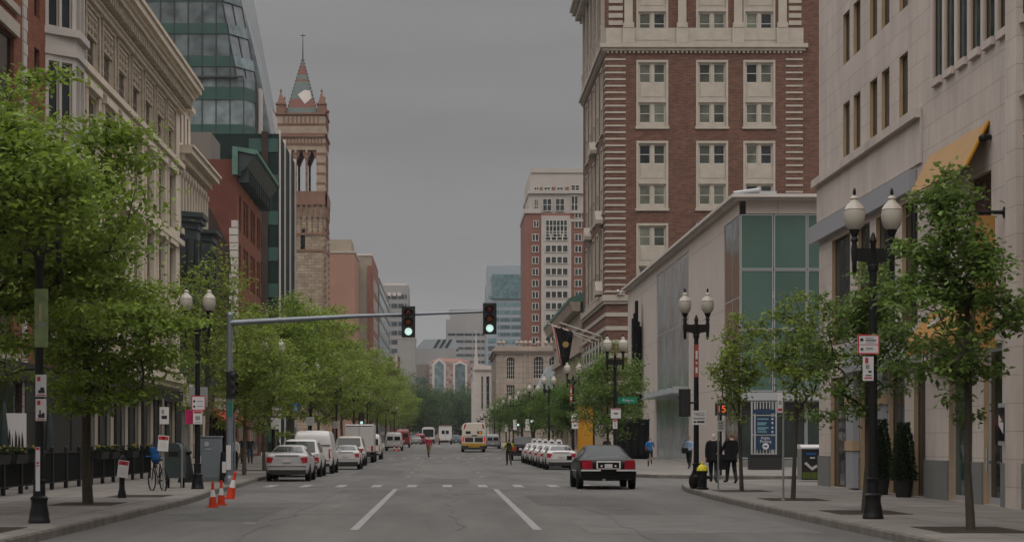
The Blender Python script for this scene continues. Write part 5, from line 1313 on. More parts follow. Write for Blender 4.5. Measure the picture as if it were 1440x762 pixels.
tRow = [gen_tree(31, 3.2, 7.2, 4.2, 4.4, 140, 13000, .23, .12, .46, .26, M['bark_light'], M['leaf_b']), gen_tree(32, 3.0, 7.0, 4.0, 4.6, 140, 13000, .23, .12, .46, .26, M['bark_light'], M['leaf_b']), gen_tree(33, 3.2, 7.4, 4.3, 4.3, 140, 13000, .23, .12, .46, .26, M['bark_light'], M['leaf_a'])]
tSparse = gen_tree(35, 2.6, 5.6, 2.6, 3.2, 120, 3600, .17, .075, .32, .5, M['bark_light'], M['leaf_b'])
tBush = [gen_tree(41, 1.9, 4.3, 2.2, 2.5, 140, 11000, .16, .07, .3, .6, M['bark'], M['leaf_d']), gen_tree(42, 1.9, 4.4, 2.4, 2.6, 140, 11000, .17, .07, .32, .6, M['bark'], M['leaf_c'])]
tPark = [gen_tree(51, 4, 11, 8.5, 9, 260, 11000, .62, .35, 1.1, .6, M['bark'], M['leaf_park']), gen_tree(52, 4, 11, 8.0, 9.5, 260, 11000, .62, .35, 1.1, .6, M['bark'], M['leaf_park'])]

place_tree(tA, 'large bright leafy tree whose broad crown hides the limestone facade at the left', -9.5, 37.2, .6, 1.0)
place_tree(tC, 'leafy tree reaching in over the left edge in front of the lamp post top', -8.9, 30.8, 0, 1.0)
place_tree(tB, 'leafy tree with slim dark trunk on the left pavement beside the black patio fence', -8.5, 44.0, 1.9, 1.0)
place_tree(tSparse, 'sparse yellow-green tree just behind the traffic signal pole', -9.4, 73, 0.4, 1.12)
lt = [81, 93, 106, 119, 132, 146, 161, 178, 196, 216, 240, 268, 300, 340, 385, 440]
ordn = ['first', 'second', 'third', 'fourth', 'fifth', 'sixth', 'seventh', 'eighth', 'ninth', 'tenth', 'eleventh', 'twelfth', 'thirteenth', 'fourteenth', 'fifteenth', 'sixteenth']
for i, y in enumerate(lt):
    s = (.63 if y < 85 else .72 if y < 100 else .86 if y < 110 else 0.98 if y < 150 else 1.06 if y < 230 else 1.15)
    s *= (1.0, .9, 1.06, .94, 1.1, .88, 1.04)[i % 7]
    place_tree(tRow[i % 3], '%s tree behind the signal pole in the yellow-green row on the left pavement' % ordn[i], -9.7 - (.3 if i % 2 else 0) + (.9 if y < 100 else 0), y, 1.7*i, s, group='row of street trees on the left pavement')
for i, (y, lab) in enumerate(((31.2, 'young street tree with slim trunk in front of the orange awnings, nearest on the right'), (38.8, 'young street tree right behind the black double lamp post at the right'), (47.3, 'thin young tree beside the grey sign post on the right pavement'), (55.3, 'thin young tree between the two men in suits and the parking directory'))):
    x = (8.87, 8.8, 8.9, 8.87)[i]
    place_tree((tYoung[0], tYoung[1], tYoung[2], tYoung[2])[i], lab, x, y, (0.0, 2.0, 1.1, 4.0)[i], (1.0, .96, .93, .93)[i], group='young trees on the right pavement')
for i, y in enumerate((98, 126, 150, 180, 212, 250, 300)):
    place_tree(tBush[i % 2], '%s bushy tree along the right kerb beyond the alley' % ordn[i], 8.7, y, 2.1*i+.4, (.98, .88, .92, .95, 1.0, 1.05, 1.1)[i], group='bushy trees along the right kerb')
for i, (px, y, s) in enumerate(((592, 560, .95), (607, 610, .95), (622, 660, .95), (641, 640, 1.0), (656, 690, 1.05), (672, 700, 1.05), (575, 480, .85))):
    place_tree(tPark[i % 2], '%s dark park tree from the left at the far end of the street' % ordn[(1, 2, 3, 4, 5, 6, 0)[i]], XD(px, y), y, i*1.3, s, group='dark trees closing the street', name='park_tree', z=0)

# ------------------------------------------------------------------ lamp posts
def make_lamp():
    t = thing('street_lamp', 'x', 'street lamp', (0, 0, 0))
    mb = MB(); mb.lathe([(.2, 0), (.2, .06), (.185, .08), (.18, .16), (.145, .34), (.15, .42), (.17, .46), (.115, .5), (.108, .72), (.125, .74), (.125, .78), (.09, .8)], n=16); mb.build('base', M['black_iron'], t, smooth=True)
    mb = MB(); mb.lathe([(.088, .8), (.082, 2.5), (.072, 4.75), (.1, 4.78), (.1, 4.86), (.06, 4.9), (.055, 5.3), (.075, 5.34), (.02, 5.5)], n=12); mb.build('pole', M['black_iron'], t, smooth=True)
    mb = MB()
    mb.extrude([(-.42, -.035, 5.08), (-.3, -.035, 4.96), (-.12, -.035, 4.93), (-.06, -.035, 4.78), (.06, -.035, 4.78), (.12, -.035, 4.93), (.3, -.035, 4.96), (.42, -.035, 5.08), (.42, -.035, 5.2), (-.42, -.035, 5.2)], (0, .07, 0))
    for s_ in (-1, 1):
        mb.lathe([(.02, 4.72), (.05, 4.78), (.045, 4.9), (.06, 5.0), (.06, 5.24), (.045, 5.3), (.075, 5.36), (.05, 5.42), (.085, 5.5), (.11, 5.56)], (s_*.36, 0, 0), 12)
    mb.build('crossarm', M['black_iron'], t, smooth=True)
    for s_ in (-1, 1):
        mb = MB(); mb.lathe([(.105, 5.56), (.17, 5.64), (.2, 5.75), (.205, 5.86), (.19, 5.94), (.2, 5.945), (.15, 6.03), (.085, 6.09), (.07, 6.13), (.085, 6.16), (.05, 6.2), (.02, 6.22)], (s_*.36, 0, 0), 18); g = mb.build('globe', M['globe'], t, smooth=True)
        mb = MB(); mb.lathe([(.015, 6.21), (.035, 6.26), (.03, 6.31), (.01, 6.36)], (s_*.36, 0, 0), 8); mb.build('finial', M['black_iron'], g, smooth=True)
    return t
lamp0 = make_lamp(); lamp_used = False
def place_lamp(x, y, label, group):
    global lamp_used
    o = copy_tree(lamp0) if lamp_used else lamp0; lamp_used = True
    o.location = (x, y, gz(y)+.15); o['label'] = label; o['group'] = group; return o
place_lamp(-7.42, 33.8, 'black double lamp post with taped paper strip at the left kerb, nearest on the left', 'double globe lamp posts on the left')
place_lamp(-7.74, 57.8, 'black double lamp post in front of the grey utility cabinet', 'double globe lamp posts on the left')
for i, y in enumerate((86, 110, 136, 162, 190, 218, 250, 290)):
    place_lamp(-8.0, y, '%s black globe lamp post beyond the signal pole among the left trees' % ordn[i], 'double globe lamp posts on the left')
place_lamp(8.24, 35.6, 'large black double lamp post with parking signs, nearest on the right', 'double globe lamp posts on the right')
place_lamp(8.0, 58.9, 'black double lamp post at the alley corner carrying the yield sign', 'double globe lamp posts on the right')
place_lamp(7.72, 84, 'black double lamp post carrying the green street name sign', 'double globe lamp posts on the right')
place_lamp(7.75, 112, 'black double lamp post beside the orange kiosk', 'double globe lamp posts on the right')
for i, y in enumerate((138, 162, 186, 210, 235, 262, 290, 320, 352, 388, 428)):
    place_lamp(7.75, y, '%s double globe lamp post beyond the orange kiosk along the right kerb' % ordn[i], 'double globe lamp posts on the right')

# ------------------------------------------------------------------ signs
def sign(label, px, py, pw, ph, y, mats='sign_white', cat='sign', border=None, txt=(), marks=(), name='sign', d=.02, group=None):
    """flat board centred where pixel (px, py) meets distance y; sizes in photo pixels"""
    k = y/FPX; c = W(px, py, y); w, h = pw*k, ph*k
    t = thing(name, label, cat, c, 0, group)
    mb = MB(); mb.box(-w/2, w/2, 0, d, -h/2, h/2); mb.build('board', M[mats], t)
    if border:
        mb = MB(); b = min(w, h)*.07
        for q in ((-w/2, w/2, -h/2, -h/2+b), (-w/2, w/2, h/2-b, h/2), (-w/2, -w/2+b, -h/2+b, h/2-b), (w/2-b, w/2, -h/2+b, h/2-b)): mb.box(q[0], q[1], -.004, -.001, q[2], q[3])
        mb.build('border', M[border], t)
    for (u0, u1, v0, v1, m) in marks:
        mb = MB(); mb.box(-w/2+w*u0, -w/2+w*u1, -.005, -.002, -h/2+h*v0, -h/2+h*v1); mb.build('printed_bar', M[m], t)
    for (s_, u, v, size, m) in txt: text(t, s_, size*h, (-w/2+w*u, -.004, -h/2+h*v), (90, 0, 0), M[m], ext=.001)
    return t
yA, yL = 33.8-.12, 35.6-.12
sign('white no parking sign with dark truck, upper one on the nearest left lamp post', 57.5, 542, 15, 31, yA, marks=((.15, .45, .7, .9, 'sign_red'), (.25, .85, .16, .3, 'sign_black'), (.45, .8, .3, .42, 'sign_black'), (.1, .9, .04, .09, 'sign_red')), group='parking signs')
sign('white no parking sign with tow truck, lower one on the nearest left lamp post', 57.5, 576, 15, 31, yA, marks=((.15, .45, .72, .92, 'sign_red'), (.25, .85, .14, .3, 'sign_black'), (.35, .5, .3, .5, 'sign_black'), (.6, .85, .3, .36, 'sign_black'), (.1, .9, .04, .08, 'sign_red')), group='parking signs')
M['banner_pale'] = mat('pale_green_banner', (.20, .25, .12), .8, noise=.25, nscale=6)
sign('pale green fabric banner hanging high on the left lamp post', 58, 447, 19, 82, yA, 'banner_pale', 'banner', marks=((.35, .55, .45, .75, 'tan_reveal'), (.3, .8, .36, .42, 'sign_grey')), name='banner')
sign('tall red and white paper strip taped round the left lamp post', 53, 659, 6, 62, yA-.02, marks=((.1, .9, .93, .99, 'sign_red'), (.2, .8, .62, .66, 'sign_red'), (.2, .8, .56, .59, 'sign_red')), name='paper_strip')
sign('white two-row parking sign with dark arrows on the right lamp post', 1221.5, 484, 31, 28, yL, border='sign_red', marks=((.12, .26, .66, .8, 'sign_black'), (.14, .26, .2, .32, 'sign_black'), (.36, .72, .8, .84, 'sign_grey'), (.36, .85, .68, .73, 'sign_black'), (.36, .8, .58, .61, 'sign_grey'), (.36, .7, .32, .35, 'sign_grey'), (.36, .72, .24, .27, 'sign_grey'), (.04, .96, .475, .5, 'sign_red')), group='parking signs')
sign('narrow white tow sign with red foot below the two-row sign on the right', 1221, 518, 15, 34, yL, marks=((.2, .5, .72, .95, 'sign_red'), (.25, .6, .5, .66, 'sign_grey'), (.5, .8, .34, .41, 'sign_black'), (.25, .8, .2, .24, 'sign_black'), (.15, .85, .09, .14, 'sign_red')), group='parking signs')
yB = 57.6
sign('grey back of a wide sign on the lamp post by the utility cabinet', 279, 558, 26, 28, yB+.2, 'sign_grey')
sign('white parking sign with red edge on the lamp post by the cabinet', 279, 566.5, 20, 21, yB, border='sign_red', marks=((.14, .28, .55, .7, 'sign_black'), (.14, .28, .2, .34, 'sign_black'), (.4, .8, .6, .66, 'sign_grey'), (.4, .8, .26, .32, 'sign_grey')), group='parking signs')
M['magenta'] = mat('magenta_sign', (.42, .01, .09), .5)
sign('plain magenta square sign beside the lamp post by the cabinet', 266, 586, 11, 20, yB+.25, 'magenta')
sign('white temporary notice with red header below the parking sign by the cabinet', 278, 586.5, 13, 19, yB-.01, marks=((.08, .92, .8, .97, 'sign_red'), (.25, .75, .3, .6, 'sign_grey'), (.2, .8, .1, .16, 'sign_grey')))
def post(label, px, y, z1, r_=.025, m='post_steel', name='sign_post', cat='sign post'):
    x = (px-XV)*y/FPX; t = thing(name, label, cat, (x, y, gz(y)+.15))
    mb = MB(); mb.tube([(0, 0, 0), (0, 0, z1)], r_, 8); mb.build('pole', M[m], t)
    mb = MB(); mb.lathe([(r_*2.2, 0), (r_*1.6, .04)], n=10); mb.build('foot', M[m], t); return t
post('thin steel sign post behind the parked bicycle', 229.5, 54.3, 2.75)
sign('faded white parking sign with dark diagonal mark on the post by the bicycle', 231, 584, 13, 24, 54.25, 'plate', marks=((.2, .8, .3, .5, 'sign_black'), (.2, .5, .6, .85, 'sign_grey')), group='parking signs')
sign('crooked paper notice with red header on the post above the bicycle', 229.5, 623, 15, 22, 54.2, marks=((.05, .95, .72, .95, 'sign_red'), (.42, .58, .74, .93, 'sign_white'), (.2, .8, .2, .6, 'plate')), group='temporary paper notices').rotation_euler = (0, R(4), 0)
mt = thing('parking_meter', 'short black parking meter post wrapped with a paper notice', 'parking meter', ((171.5-XV)*48.7/FPX, 48.7, .15)); mb = MB(); mb.lathe([(.12, 0), (.11, .1), (.075, .25), (.065, .75), (.09, .8), (.11, .9), (.11, 1.05), (.06, 1.12)], n=12); mb.build('post', M['black_iron'], mt, smooth=True)
sign('crooked paper notice with red header wrapped round the short black meter', 173, 659, 15, 24, 48.55, marks=((.05, .95, .74, .96, 'sign_red'), (.42, .58, .78, .92, 'sign_white'), (.2, .8, .2, .6, 'plate')), group='temporary paper notices').rotation_euler = (0, R(7), 0)
post('grey steel post with small sign between the thin trees on the right', 1101.5, 46.7, 2.6)
sign('small white and red sign at the top of the grey post on the right', 1097, 566, 7, 28, 46.6, marks=((.1, .9, .08, .22, 'sign_red'), (.2, .8, .4, .6, 'sign_grey')), group='parking signs')
post('steel sign post beside the black fire hydrant', 1010, 56.5, 2.75)
sign('small white notice sign on the steel post beside the hydrant', 1013.5, 598.5, 10, 15, 56.4, marks=((.2, .8, .7, .85, 'sign_grey'), (.2, .8, .45, .6, 'sign_grey'), (.2, .8, .2, .35, 'sign_grey')))
sign('white sign reading yield to pedestrians at the alley corner lamp post', 983, 587, 20, 20, 58.1, txt=(('YIELD', .5, .74, .30, 'sign_black'),), marks=((.1, .9, .4, .5, 'sign_grey'), (.12, .3, .14, .26, 'sign_black'), (.36, .88, .15, .27, 'sign_black')))
sign('green street name sign at the far alley corner lamp post', 882.5, 562.5, 27, 9, 83.85, 'sign_green', txt=(('Ring', .42, .5, .62, 'sign_white'), ('Rd', .74, .46, .42, 'sign_white')))
sign('white sign with black car symbol on the lamp post by the alley', 866, 581, 14, 14, 83.9, marks=((.3, .72, .42, .56, 'sign_black'), (.05, .95, .9, .97, 'sign_red')), group='parking signs')
sign('narrow white strip sign with red head below the car symbol sign', 865, 596, 6, 13, 83.9, marks=((.1, .9, .75, .95, 'sign_red'), (.4, .6, .15, .65, 'sign_grey')), group='parking signs')
sign('white upper parking sign on the lamp post left of the orange kiosk', 808.5, 587, 10, 11, 111.9, marks=((.2, .8, .4, .7, 'plate'), (.05, .95, .02, .1, 'sign_red')), group='parking signs')
sign('white lower parking sign with black arrow on the lamp post left of the orange kiosk', 808.5, 598, 9, 9, 111.9, marks=((.3, .75, .4, .62, 'sign_black'),), group='parking signs')
M['red_banner'] = mat('red_banner', (.32, .06, .04), .8, noise=.3, nscale=5)
for (px, y, lab, v) in ((979.5, 58.2, 'narrow red banner on the alley corner lamp post above the yield sign', 507), (803, 111.9, 'narrow red banner on the lamp post beside the orange kiosk', 553)):
    sign(lab, px, v, 4.5*58/y+1, 46*58/y, y, 'red_banner', 'banner', marks=((.25, .75, .55, .8, 'cone_white'), (.25, .75, .12, .3, 'cone_white'), (.3, .7, .4, .46, 'cone_white')), name='banner')
for i, (px, py, y, w, h) in enumerate(((389, 578, 85.8, 13, 14), (388, 595, 85.8, 14, 16), (436, 592, 109.8, 12, 12), (472, 597, 135.8, 9, 10))):
    sign(('pale pink-edged sign on the lamp post above the parked white sedan', 'pale blank sign below the pink-edged one above the white sedan', 'square white sign on a lamp post above the white van', 'small white sign above the grey pickup among the left trees')[i], px, py, w, h, y, 'plate' if i == 0 else 'sign_white', marks=((.15, .85, .3, .4, 'plate'), (.15, .85, .6, .7, 'plate')))
sign('narrow green pennant on the lamp post above the white sedan', 391, 540, 5, 40, 85.8, 'banner_pale', 'banner', name='banner')
bp_ = post('steel post carrying the blue sign among the left trees', 416, 97, 2.2, .06)
sign('blue square sign with white wheelchair symbol among the left trees', 416, 573, 9, 11, 96.8, 'sign_blue', marks=((.4, .55, .3, .8, 'sign_white'), (.3, .7, .25, .35, 'sign_white'), (.35, .65, .5, .56, 'sign_white')))
for i, (px, py, y, w, h) in enumerate(((775, 595, 150, 9, 20), (770, 610, 148, 0, 0), (742, 597, 170, 6, 16), (724, 597, 190, 5, 14), (712, 601, 220, 4, 11), (735, 588, 190, 6, 5))):
    if w: sign('small white street sign on the right kerb beyond the taxis, %s from the nearest' % ordn[i], px, py, w, h, y, marks=((.2, .8, .3, .4, 'plate'), (.2, .8, .6, .7, 'plate')), group='small white signs')

# ------------------------------------------------------------------ traffic signals
def signal_head(parent, loc, rz=0, lit=True, s=1.0):
    h = bpy.data.objects.new('signal_head', None); h.location = loc; h.rotation_euler = (0, 0, rz); h.scale = (s, s, s); link(h, parent)
    mb = MB(); mb.box(-.235, .235, -.01, .01, -.54, .54); mb.box(-.17, .17, .01, .2, -.5, .5); mb.build('housing', M['plastic_black'], h)
    for k, (z, off, on) in enumerate(((.33, 'lamp_off_red', 0), (0, 'lamp_off_amber', 0), (-.33, 'lamp_on_green', 1))):
        mb = MB(); mb.lathe([(.13 if (on and lit) else .11, 0), (.10, -.035), (.04, -.05)], (0, -.012, z), 16, axis='y'); mb.build('lens', M[off if not on else ('lamp_on_green' if lit else 'sign_black')], h)
        mb = MB(); mb.tube([(.16*math.cos(a), -.012, z+.16*math.sin(a)) for a in np.linspace(-.3, math.pi+.3, 12)], .012, 4)
        for a in np.linspace(-.2, math.pi+.2, 11):
            p0, p1 = (.155*math.cos(a), z+.155*math.sin(a)), (.155*math.cos(a+.33), z+.155*math.sin(a+.33))
            mb.quad([(p0[0], -.012, p0[1]), (p1[0], -.012, p1[1]), (p1[0], -.15, p1[1]-.02), (p0[0], -.15, p0[1]-.02)])
        mb.build('visor', M['plastic_black'], h)
    return h
ts = thing('traffic_signal', 'grey mast arm traffic signal reaching over the street with two green heads', 'traffic signal', (-7.46, 64, .15))
X0 = -7.46
mb = MB(); mb.tube([(0, 0, 0), (0, 0, 2.2), (0, 0, 5.85)], [.13, .12, .095], 14); mb.lathe([(.11, 5.85), (.08, 5.92), (.02, 5.95)], n=12); mb.lathe([(.19, 0), (.19, .2), (.14, .3)], n=14); mb.build('pole', M['pole_grey'], ts, smooth=True)
mb = MB(); mb.tube([(0, 0, 5.57), (2.0, 0, 5.68), (4.2, 0, 5.80), (6.2, 0, 5.87), (9.05, 0, 5.98)], [.10, .088, .075, .055, .045], 12); mb.lathe([(.1, 1.7), (.1, 1.78)], (0, 0, 5.67), 12, axis='x'); mb.build('mast_arm', M['pole_grey'], ts, smooth=True)
signal_head(ts, ((574.5-XV)*64/FPX-X0, -.2, EYE+(YV-453)*64/FPX-.15)); signal_head(ts, ((688.5-XV)*64/FPX-X0, -.2, EYE+(YV-448.5)*64/FPX-.15))
signal_head(ts, (.12, -.05, EYE+(YV-541)*64/FPX-.15), R(65), False, .9)
mb = MB(); mb.box(-.02, .1, -.16, -.12, 2.35, 2.85); mb.build('side_plate', M['sign_green'], ts)
mb = MB(); mb.box(-.1, .06, -.15, -.13, .5, 1.35); mb.build('paper_notice', M['sign_white'], ts)
mb = MB(); mb.tube([(.16, .1, 0), (.16, .1, 2.4)], .035, 6); mb.build('conduit', M['pole_grey'], ts)
for (px, py, y, lab) in ((748, 592, 158, 'far traffic signal showing green on a black post at the right kerb'), (508.5, 594, 158, 'far traffic signal showing green among the left trees'), (728.5, 597, 200, 'small distant green traffic signal at the right kerb')):
    c = W(px, py, y); t = thing('traffic_signal', lab, 'traffic signal', (c.x, y, gz(y)+.15), group='far traffic signals')
    signal_head(t, (0, -.15, c.z-gz(y)-.15+.33)); mb = MB(); mb.tube([(0, 0, 0), (0, 0, c.z-gz(y)+.8)], .06, 8); mb.build('pole', M['black_iron'], t)
wk = thing('walk_signal', 'pedestrian signal with orange countdown 15 on a dark pole across the alley', 'walk signal', (XD(1014, 80.3), 80.3, .15))
mb = MB(); mb.tube([(0, .12, 0), (0, .12, 3.3)], .055, 8); mb.build('pole', M['black_iron'], wk); mb = MB(); mb.box(-.25, .25, -.1, .1, 2.6, 3.13); mb.build('housing', M['plastic_black'], wk)
text(wk, '15', .42, (0, -.11, 2.87), (90, 0, 0), M['countdown'], ext=.003)
bs_ = thing('traffic_signal', 'black traffic signal seen from behind beside the yield sign', 'traffic signal', (7.6, 58.3, 3.0))
signal_head(bs_, (-.05, 0, 0), R(180), False, .8); mb = MB(); mb.tube([(0, 0, 0), (.33, 0, 0)], .03, 6); mb.build('bracket', M['black_iron'], bs_); bs_.location.z = 2.85

# ------------------------------------------------------------------ street furniture
def cone(label, x, y, s=1.0, lean=0, g='traffic cones', z=0):
    t = thing('traffic_cone', label, 'traffic cone', (x, y, gz(y)+z), 0, g); t.rotation_euler = (0, R(lean), 0); t.scale = (s, s, s)
    mb = MB(); mb.prism([(-.155, -.155), (.155, -.155), (.155, .155), (-.155, .155)], 0, .035); mb.lathe([(.115, .035), (.085, .3)], n=14); mb.lathe([(.052, .5), (.04, .56), (.042, .7), (.02, .72)], n=14); mb.build('cone', M['cone'], t, smooth=True)
    mb = MB(); mb.lathe([(.085, .3), (.052, .5)], n=14); mb.build('white_band', M['cone_white'], t, smooth=True); return t
cone('orange traffic cone in the road by the left kerb, nearest of the pair', -5.77, 45.9, .88); cone('orange traffic cone in the road by the left kerb, farther of the pair', -5.74, 47.4, .88); cone('leaning orange traffic cone at the kerb below the signal pole', -6.12, 52.6, 1.1, 11)
cone('small distant orange cone behind the white van, left one', XD(554.5, 214), 214, 1.0); cone('small distant orange cone behind the white van, right one', XD(561, 212), 212, 1.0)
cb = thing('utility_cabinet', 'tall grey metal utility cabinet on the left pavement', 'utility cabinet', (-8.63, 68, .15))
mb = MB(); mb.box(-.4, .4, -.3, .3, .08, 1.62); mb.box(-.43, .43, -.33, .33, 1.62, 1.68); mb.build('body', M['cabinet'], cb, bevel=.01)
mb = MB(); mb.box(-.42, .42, -.32, .32, 0, .08); mb.build('plinth', M['kerb'], cb); mb = MB(); mb.box(-.37, .37, -.315, -.301, .15, 1.56); d_ = mb.build('door', M['cabinet'], cb); mb = MB(); mb.lathe([(.09, -.34), (.09, -.316)], (-.1, 0, 1.38), 12, axis='y'); mb.box(-.16, .08, -.33, -.316, 1.18, 1.22); mb.build('lock', M['alu'], d_)
mb = MB(); mb.box(-.39, -.31, -.325, -.317, .45, .95); mb.build('sticker', M['sign_white'], d_)
mbx = thing('mailbox', 'dark green mailbox on legs with rounded top beside the bicycle', 'mailbox', (-8.62, 59, .15))
mb = MB(); pr = [(-.28, -.25, .35), (.28, -.25, .35)]; n = 8
poly = [(-.29, 0, .32), (.29, 0, .32), (.29, 0, 1.2)] + [(.29*math.cos(a), 0, 1.2+.24*math.sin(a)) for a in np.linspace(.3, math.pi-.3, 7)] + [(-.29, 0, 1.2)]
mb.extrude([(x, -.3, z) for x, y, z in poly], (0, .6, 0)); mb.build('body', M['green_black'], mbx)
mb = MB(); mb.tube([(.26, -.31, .0), (.27, -.31, 1.2), (.2, -.31, 1.4)], .03, 6); mb.build('edge_rail', M['sign_grey'], mbx)
for (x, y) in ((-.24, -.25), (.24, -.25), (-.24, .25), (.24, .25)):
    mb = MB(); mb.box(x-.03, x+.03, y-.03, y+.03, 0, .33); mb.build('leg', M['black_iron'], mbx)
mb = MB(); mb.box(-.16, .16, -.315, -.301, 1.0, 1.16); mb.build('flap', M['black_iron'], mbx)
bn_ = thing('litter_bin', 'black conical litter bin left of the lamp post by the cabinet', 'litter bin', ((262-XV)*67/FPX, 67, .15)); mb = MB(); mb.lathe([(.3, 0), (.29, .1), (.17, .9), (.13, 1.0), (.2, 1.05), (.2, 1.12), (.05, 1.2)], n=16); mb.build('body', M['black_iron'], bn_, smooth=True); mb = MB(); mb.lathe([(.3, .0), (.31, .07)], n=16); mb.build('rim', M['plastic_black'], bn_)
b_ = thing('litter_bin', 'slim black litter bin between the cabinet and the signal pole', 'litter bin', ((316-XV)*67/FPX, 67, .15)); mb = MB(); mb.lathe([(.2, 0), (.18, .5), (.15, 1.0), (.13, 1.1)], n=14); mb.build('body', M['black_iron'], b_, smooth=True); mb = MB(); mb.box(-.07, .07, -.2, -.18, .35, .75); mb.build('sticker', M['sign_white'], b_)
# bicycle
bk = thing('bicycle', 'black bicycle with blue bag locked to the sign post on the left pavement', 'bicycle', (-8.58, 55.2, .15), R(118))
def wheel(mb, c, r_): mb.tube([(c+r_*math.cos(a), 0, .34+r_*math.sin(a)) for a in np.linspace(0, 2*math.pi, 25)], .022, 6, cap=False)
for c in (-.52, .52):
    mb = MB(); wheel(mb, c, .33); w_ = mb.build('wheel', M['tyre'], bk)
    mb = MB()
    for k in range(10): a = math.pi*2*k/10; mb.tube([(c, 0, .34), (c+.31*math.cos(a), 0, .34+.31*math.sin(a))], .004, 3, cap=False)
    mb.build('spokes', M['rim'], w_)
mb = MB(); S = [(-.52, 0, .34), (-.08, 0, .3), (-.2, 0, .82), (.36, 0, .84), (.52, 0, .34)]
for a, b in ((0, 1), (1, 2), (0, 2), (2, 3), (1, 3), (3, 4)): mb.tube([S[a], S[b]], .018, 6)
mb.build('frame', M['black_iron'], bk); mb = MB(); mb.tube([(.36, 0, .84), (.33, 0, 1.02)], .015, 6); mb.tube([(.28, -.28, 1.04), (.36, 0, 1.02), (.28, .28, 1.04)], .014, 6); mb.build('handlebar', M['sign_blue'], bk)
mb = MB(); mb.ball((-.24, 0, .94), .13, n=8, m=5, sc=(1.1, .6, .35)); mb.build('saddle', M['plastic_black'], bk); mb = MB(); mb.lathe([(.1, -.02), (.1, .02)], (-.08, 0, .3), 12, axis='y'); mb.build('crank', M['rim'], bk)
bag = thing('bag', 'bright blue bag sitting over the bicycle handlebar', 'bag', (-8.72, 55.5, 1.02)); mb = MB(); mb.ball((0, 0, .2), .17, n=8, m=6, sc=(.75, .6, 1.5)); mb.ball((.06, -.05, .1), .13, n=7, m=5, sc=(1.1, .8, 1.1)); mb.ball((-.07, .02, .34), .1, n=7, m=5, sc=(1, .9, 1.2)); mb.build('body', M['blue_bag'], bag); mb = MB(); mb.tube([(-.1, 0, .5), (0, 0, .68), (.1, 0, .5)], .015, 5); mb.build('strap', M['blue_bag'], bag)
# patio fences with planters
for i in range(13):
    y0 = 48.5+i*2.1; t = thing('patio_fence', '%s panel from the left of the black patio fence' % ordn[i], 'fence', (-12.1, y0, .15), 0, 'black patio fence panels')
    if i == 6: mb = MB(); mb.box(-.03, .03, .1, 1.9, 1.0, 1.05); mb.build('rail', M['black_iron'], t)
    mb = MB(); mb.box(-.025, .025, .08, 1.98, 1.12, 1.16); mb.box(-.025, .025, .08, 1.98, .2, .24)
    for k in range(16): mb.box(-.012, .012, .12+k*.12, .145+k*.12, .24, 1.12)
    mb.build('railing', M['black_iron'], t)
    mb = MB(); mb.box(-.02, .0, .1, 1.95, .32, 1.05); mb.build('screen', M['black_cloth'], t)
    for y in (0, 2.0):
        mb = MB(); mb.box(-.05, .05, y, y+.09, 0, 1.25); mb.ball((0, y+.045, 1.28), .06, n=8, m=5); mb.build('post', M['black_iron'], t)
    if i in (0, 1, 2, 7, 8, 10, 12):
        p = thing('planter_box', 'black window-box planter with yellow flowers on fence panel %s from the left' % ordn[i], 'planter', (-11.98, y0+.3, 1.02), 0, 'flower boxes on the patio fence')
        mb = MB(); mb.extrude([(.02, 0, 0), (.26, 0, 0), (.3, 0, .25), (.02, 0, .25)], (0, 1.4, 0)); mb.build('box', M['black_iron'], p)
        rg = random.Random(i); mb = MB()
        for k in range(60): c = Vector((.03+rg.random()*.26, rg.random()*1.4, .25+rg.random()*.2)); mb.ball(c, .035+.03*rg.random(), n=5, m=3, sc=(1.3, 1.3, .5))
        mb.build('leaves', M['topiary'], p)
        mb = MB()
        for k in range(9): mb.ball((.03+rg.random()*.26, rg.random()*1.4, .36+rg.random()*.14), .035, n=5, m=4)
        mb.build('flowers', M['flower_y'], p)
        p.location.x = -12.07
wb = thing('display_board', 'white framed display board standing behind the patio fence', 'board', ((22-XV)*57/FPX, 57, .15)); mb = MB(); mb.box(-.33, .33, -.02, .02, .1, 2.35); mb.build('panel', M['sign_white'], wb)
mb = MB(); rg = random.Random(2)
for k in range(5): x = -.2+k*.1; mb.extrude([(x-.09, -.03, .2), (x+.09, -.03, .2), (x+.05, -.03, 1.2+rg.random()*.5), (x, -.03, 1.7+rg.random()*.2)], (0, .006, 0))
mb.build('printed_trees', M['sign_black'], wb)
mb = MB()
for x in (-.3, .3): mb.box(x-.02, x+.02, .02, .3, 0, .1)
mb.build('foot', M['black_iron'], wb)
# cafe umbrellas folded, low shop with red awnings
for i, y in enumerate((57, 63.5, 70)):
    u = thing('patio_umbrella', 'closed dark patio umbrella behind the fence, %s from the left' % ordn[i], 'umbrella', (-13.6, y, .15), 0, 'closed patio umbrellas'); mb = MB(); mb.tube([(0, 0, 0), (0, 0, 2.7)], .025, 6); mb.build('pole', M['alu'], u); mb = MB(); mb.lathe([(.05, 1.1), (.16, 1.2), (.13, 1.9), (.05, 2.6), (.02, 2.72)], n=10); mb.build('canopy', M['green_black'], u)
ls = fbuild('low_shop', 'low dark shopfront with red canvas awnings between the bay windows and brick loft', XL-4, 133)
fl_ = Fr((XL-.4, 125.3, 0), (0, 1, 0), (1, 0, 0)); hh = [(1+k*4, 4.4+k*4, .6, 3.4) for k in range(4)]
mb = MB(); fwall(mb, fl_, 0, 16.4, 0, 5.2, hh, .3); mb.quad([(XL-.4, 125.3, 5.2), (-40, 125.3, 5.2), (-40, 141.7, 5.2), (XL-.4, 141.7, 5.2)]); mb.build('wall', M['brick_brown'], ls, off=ls.location); windows(ls, fl_, hh, .27, M['frame_bronze'], M['glass_shop'], 2, 1, .1, name='shop_window')
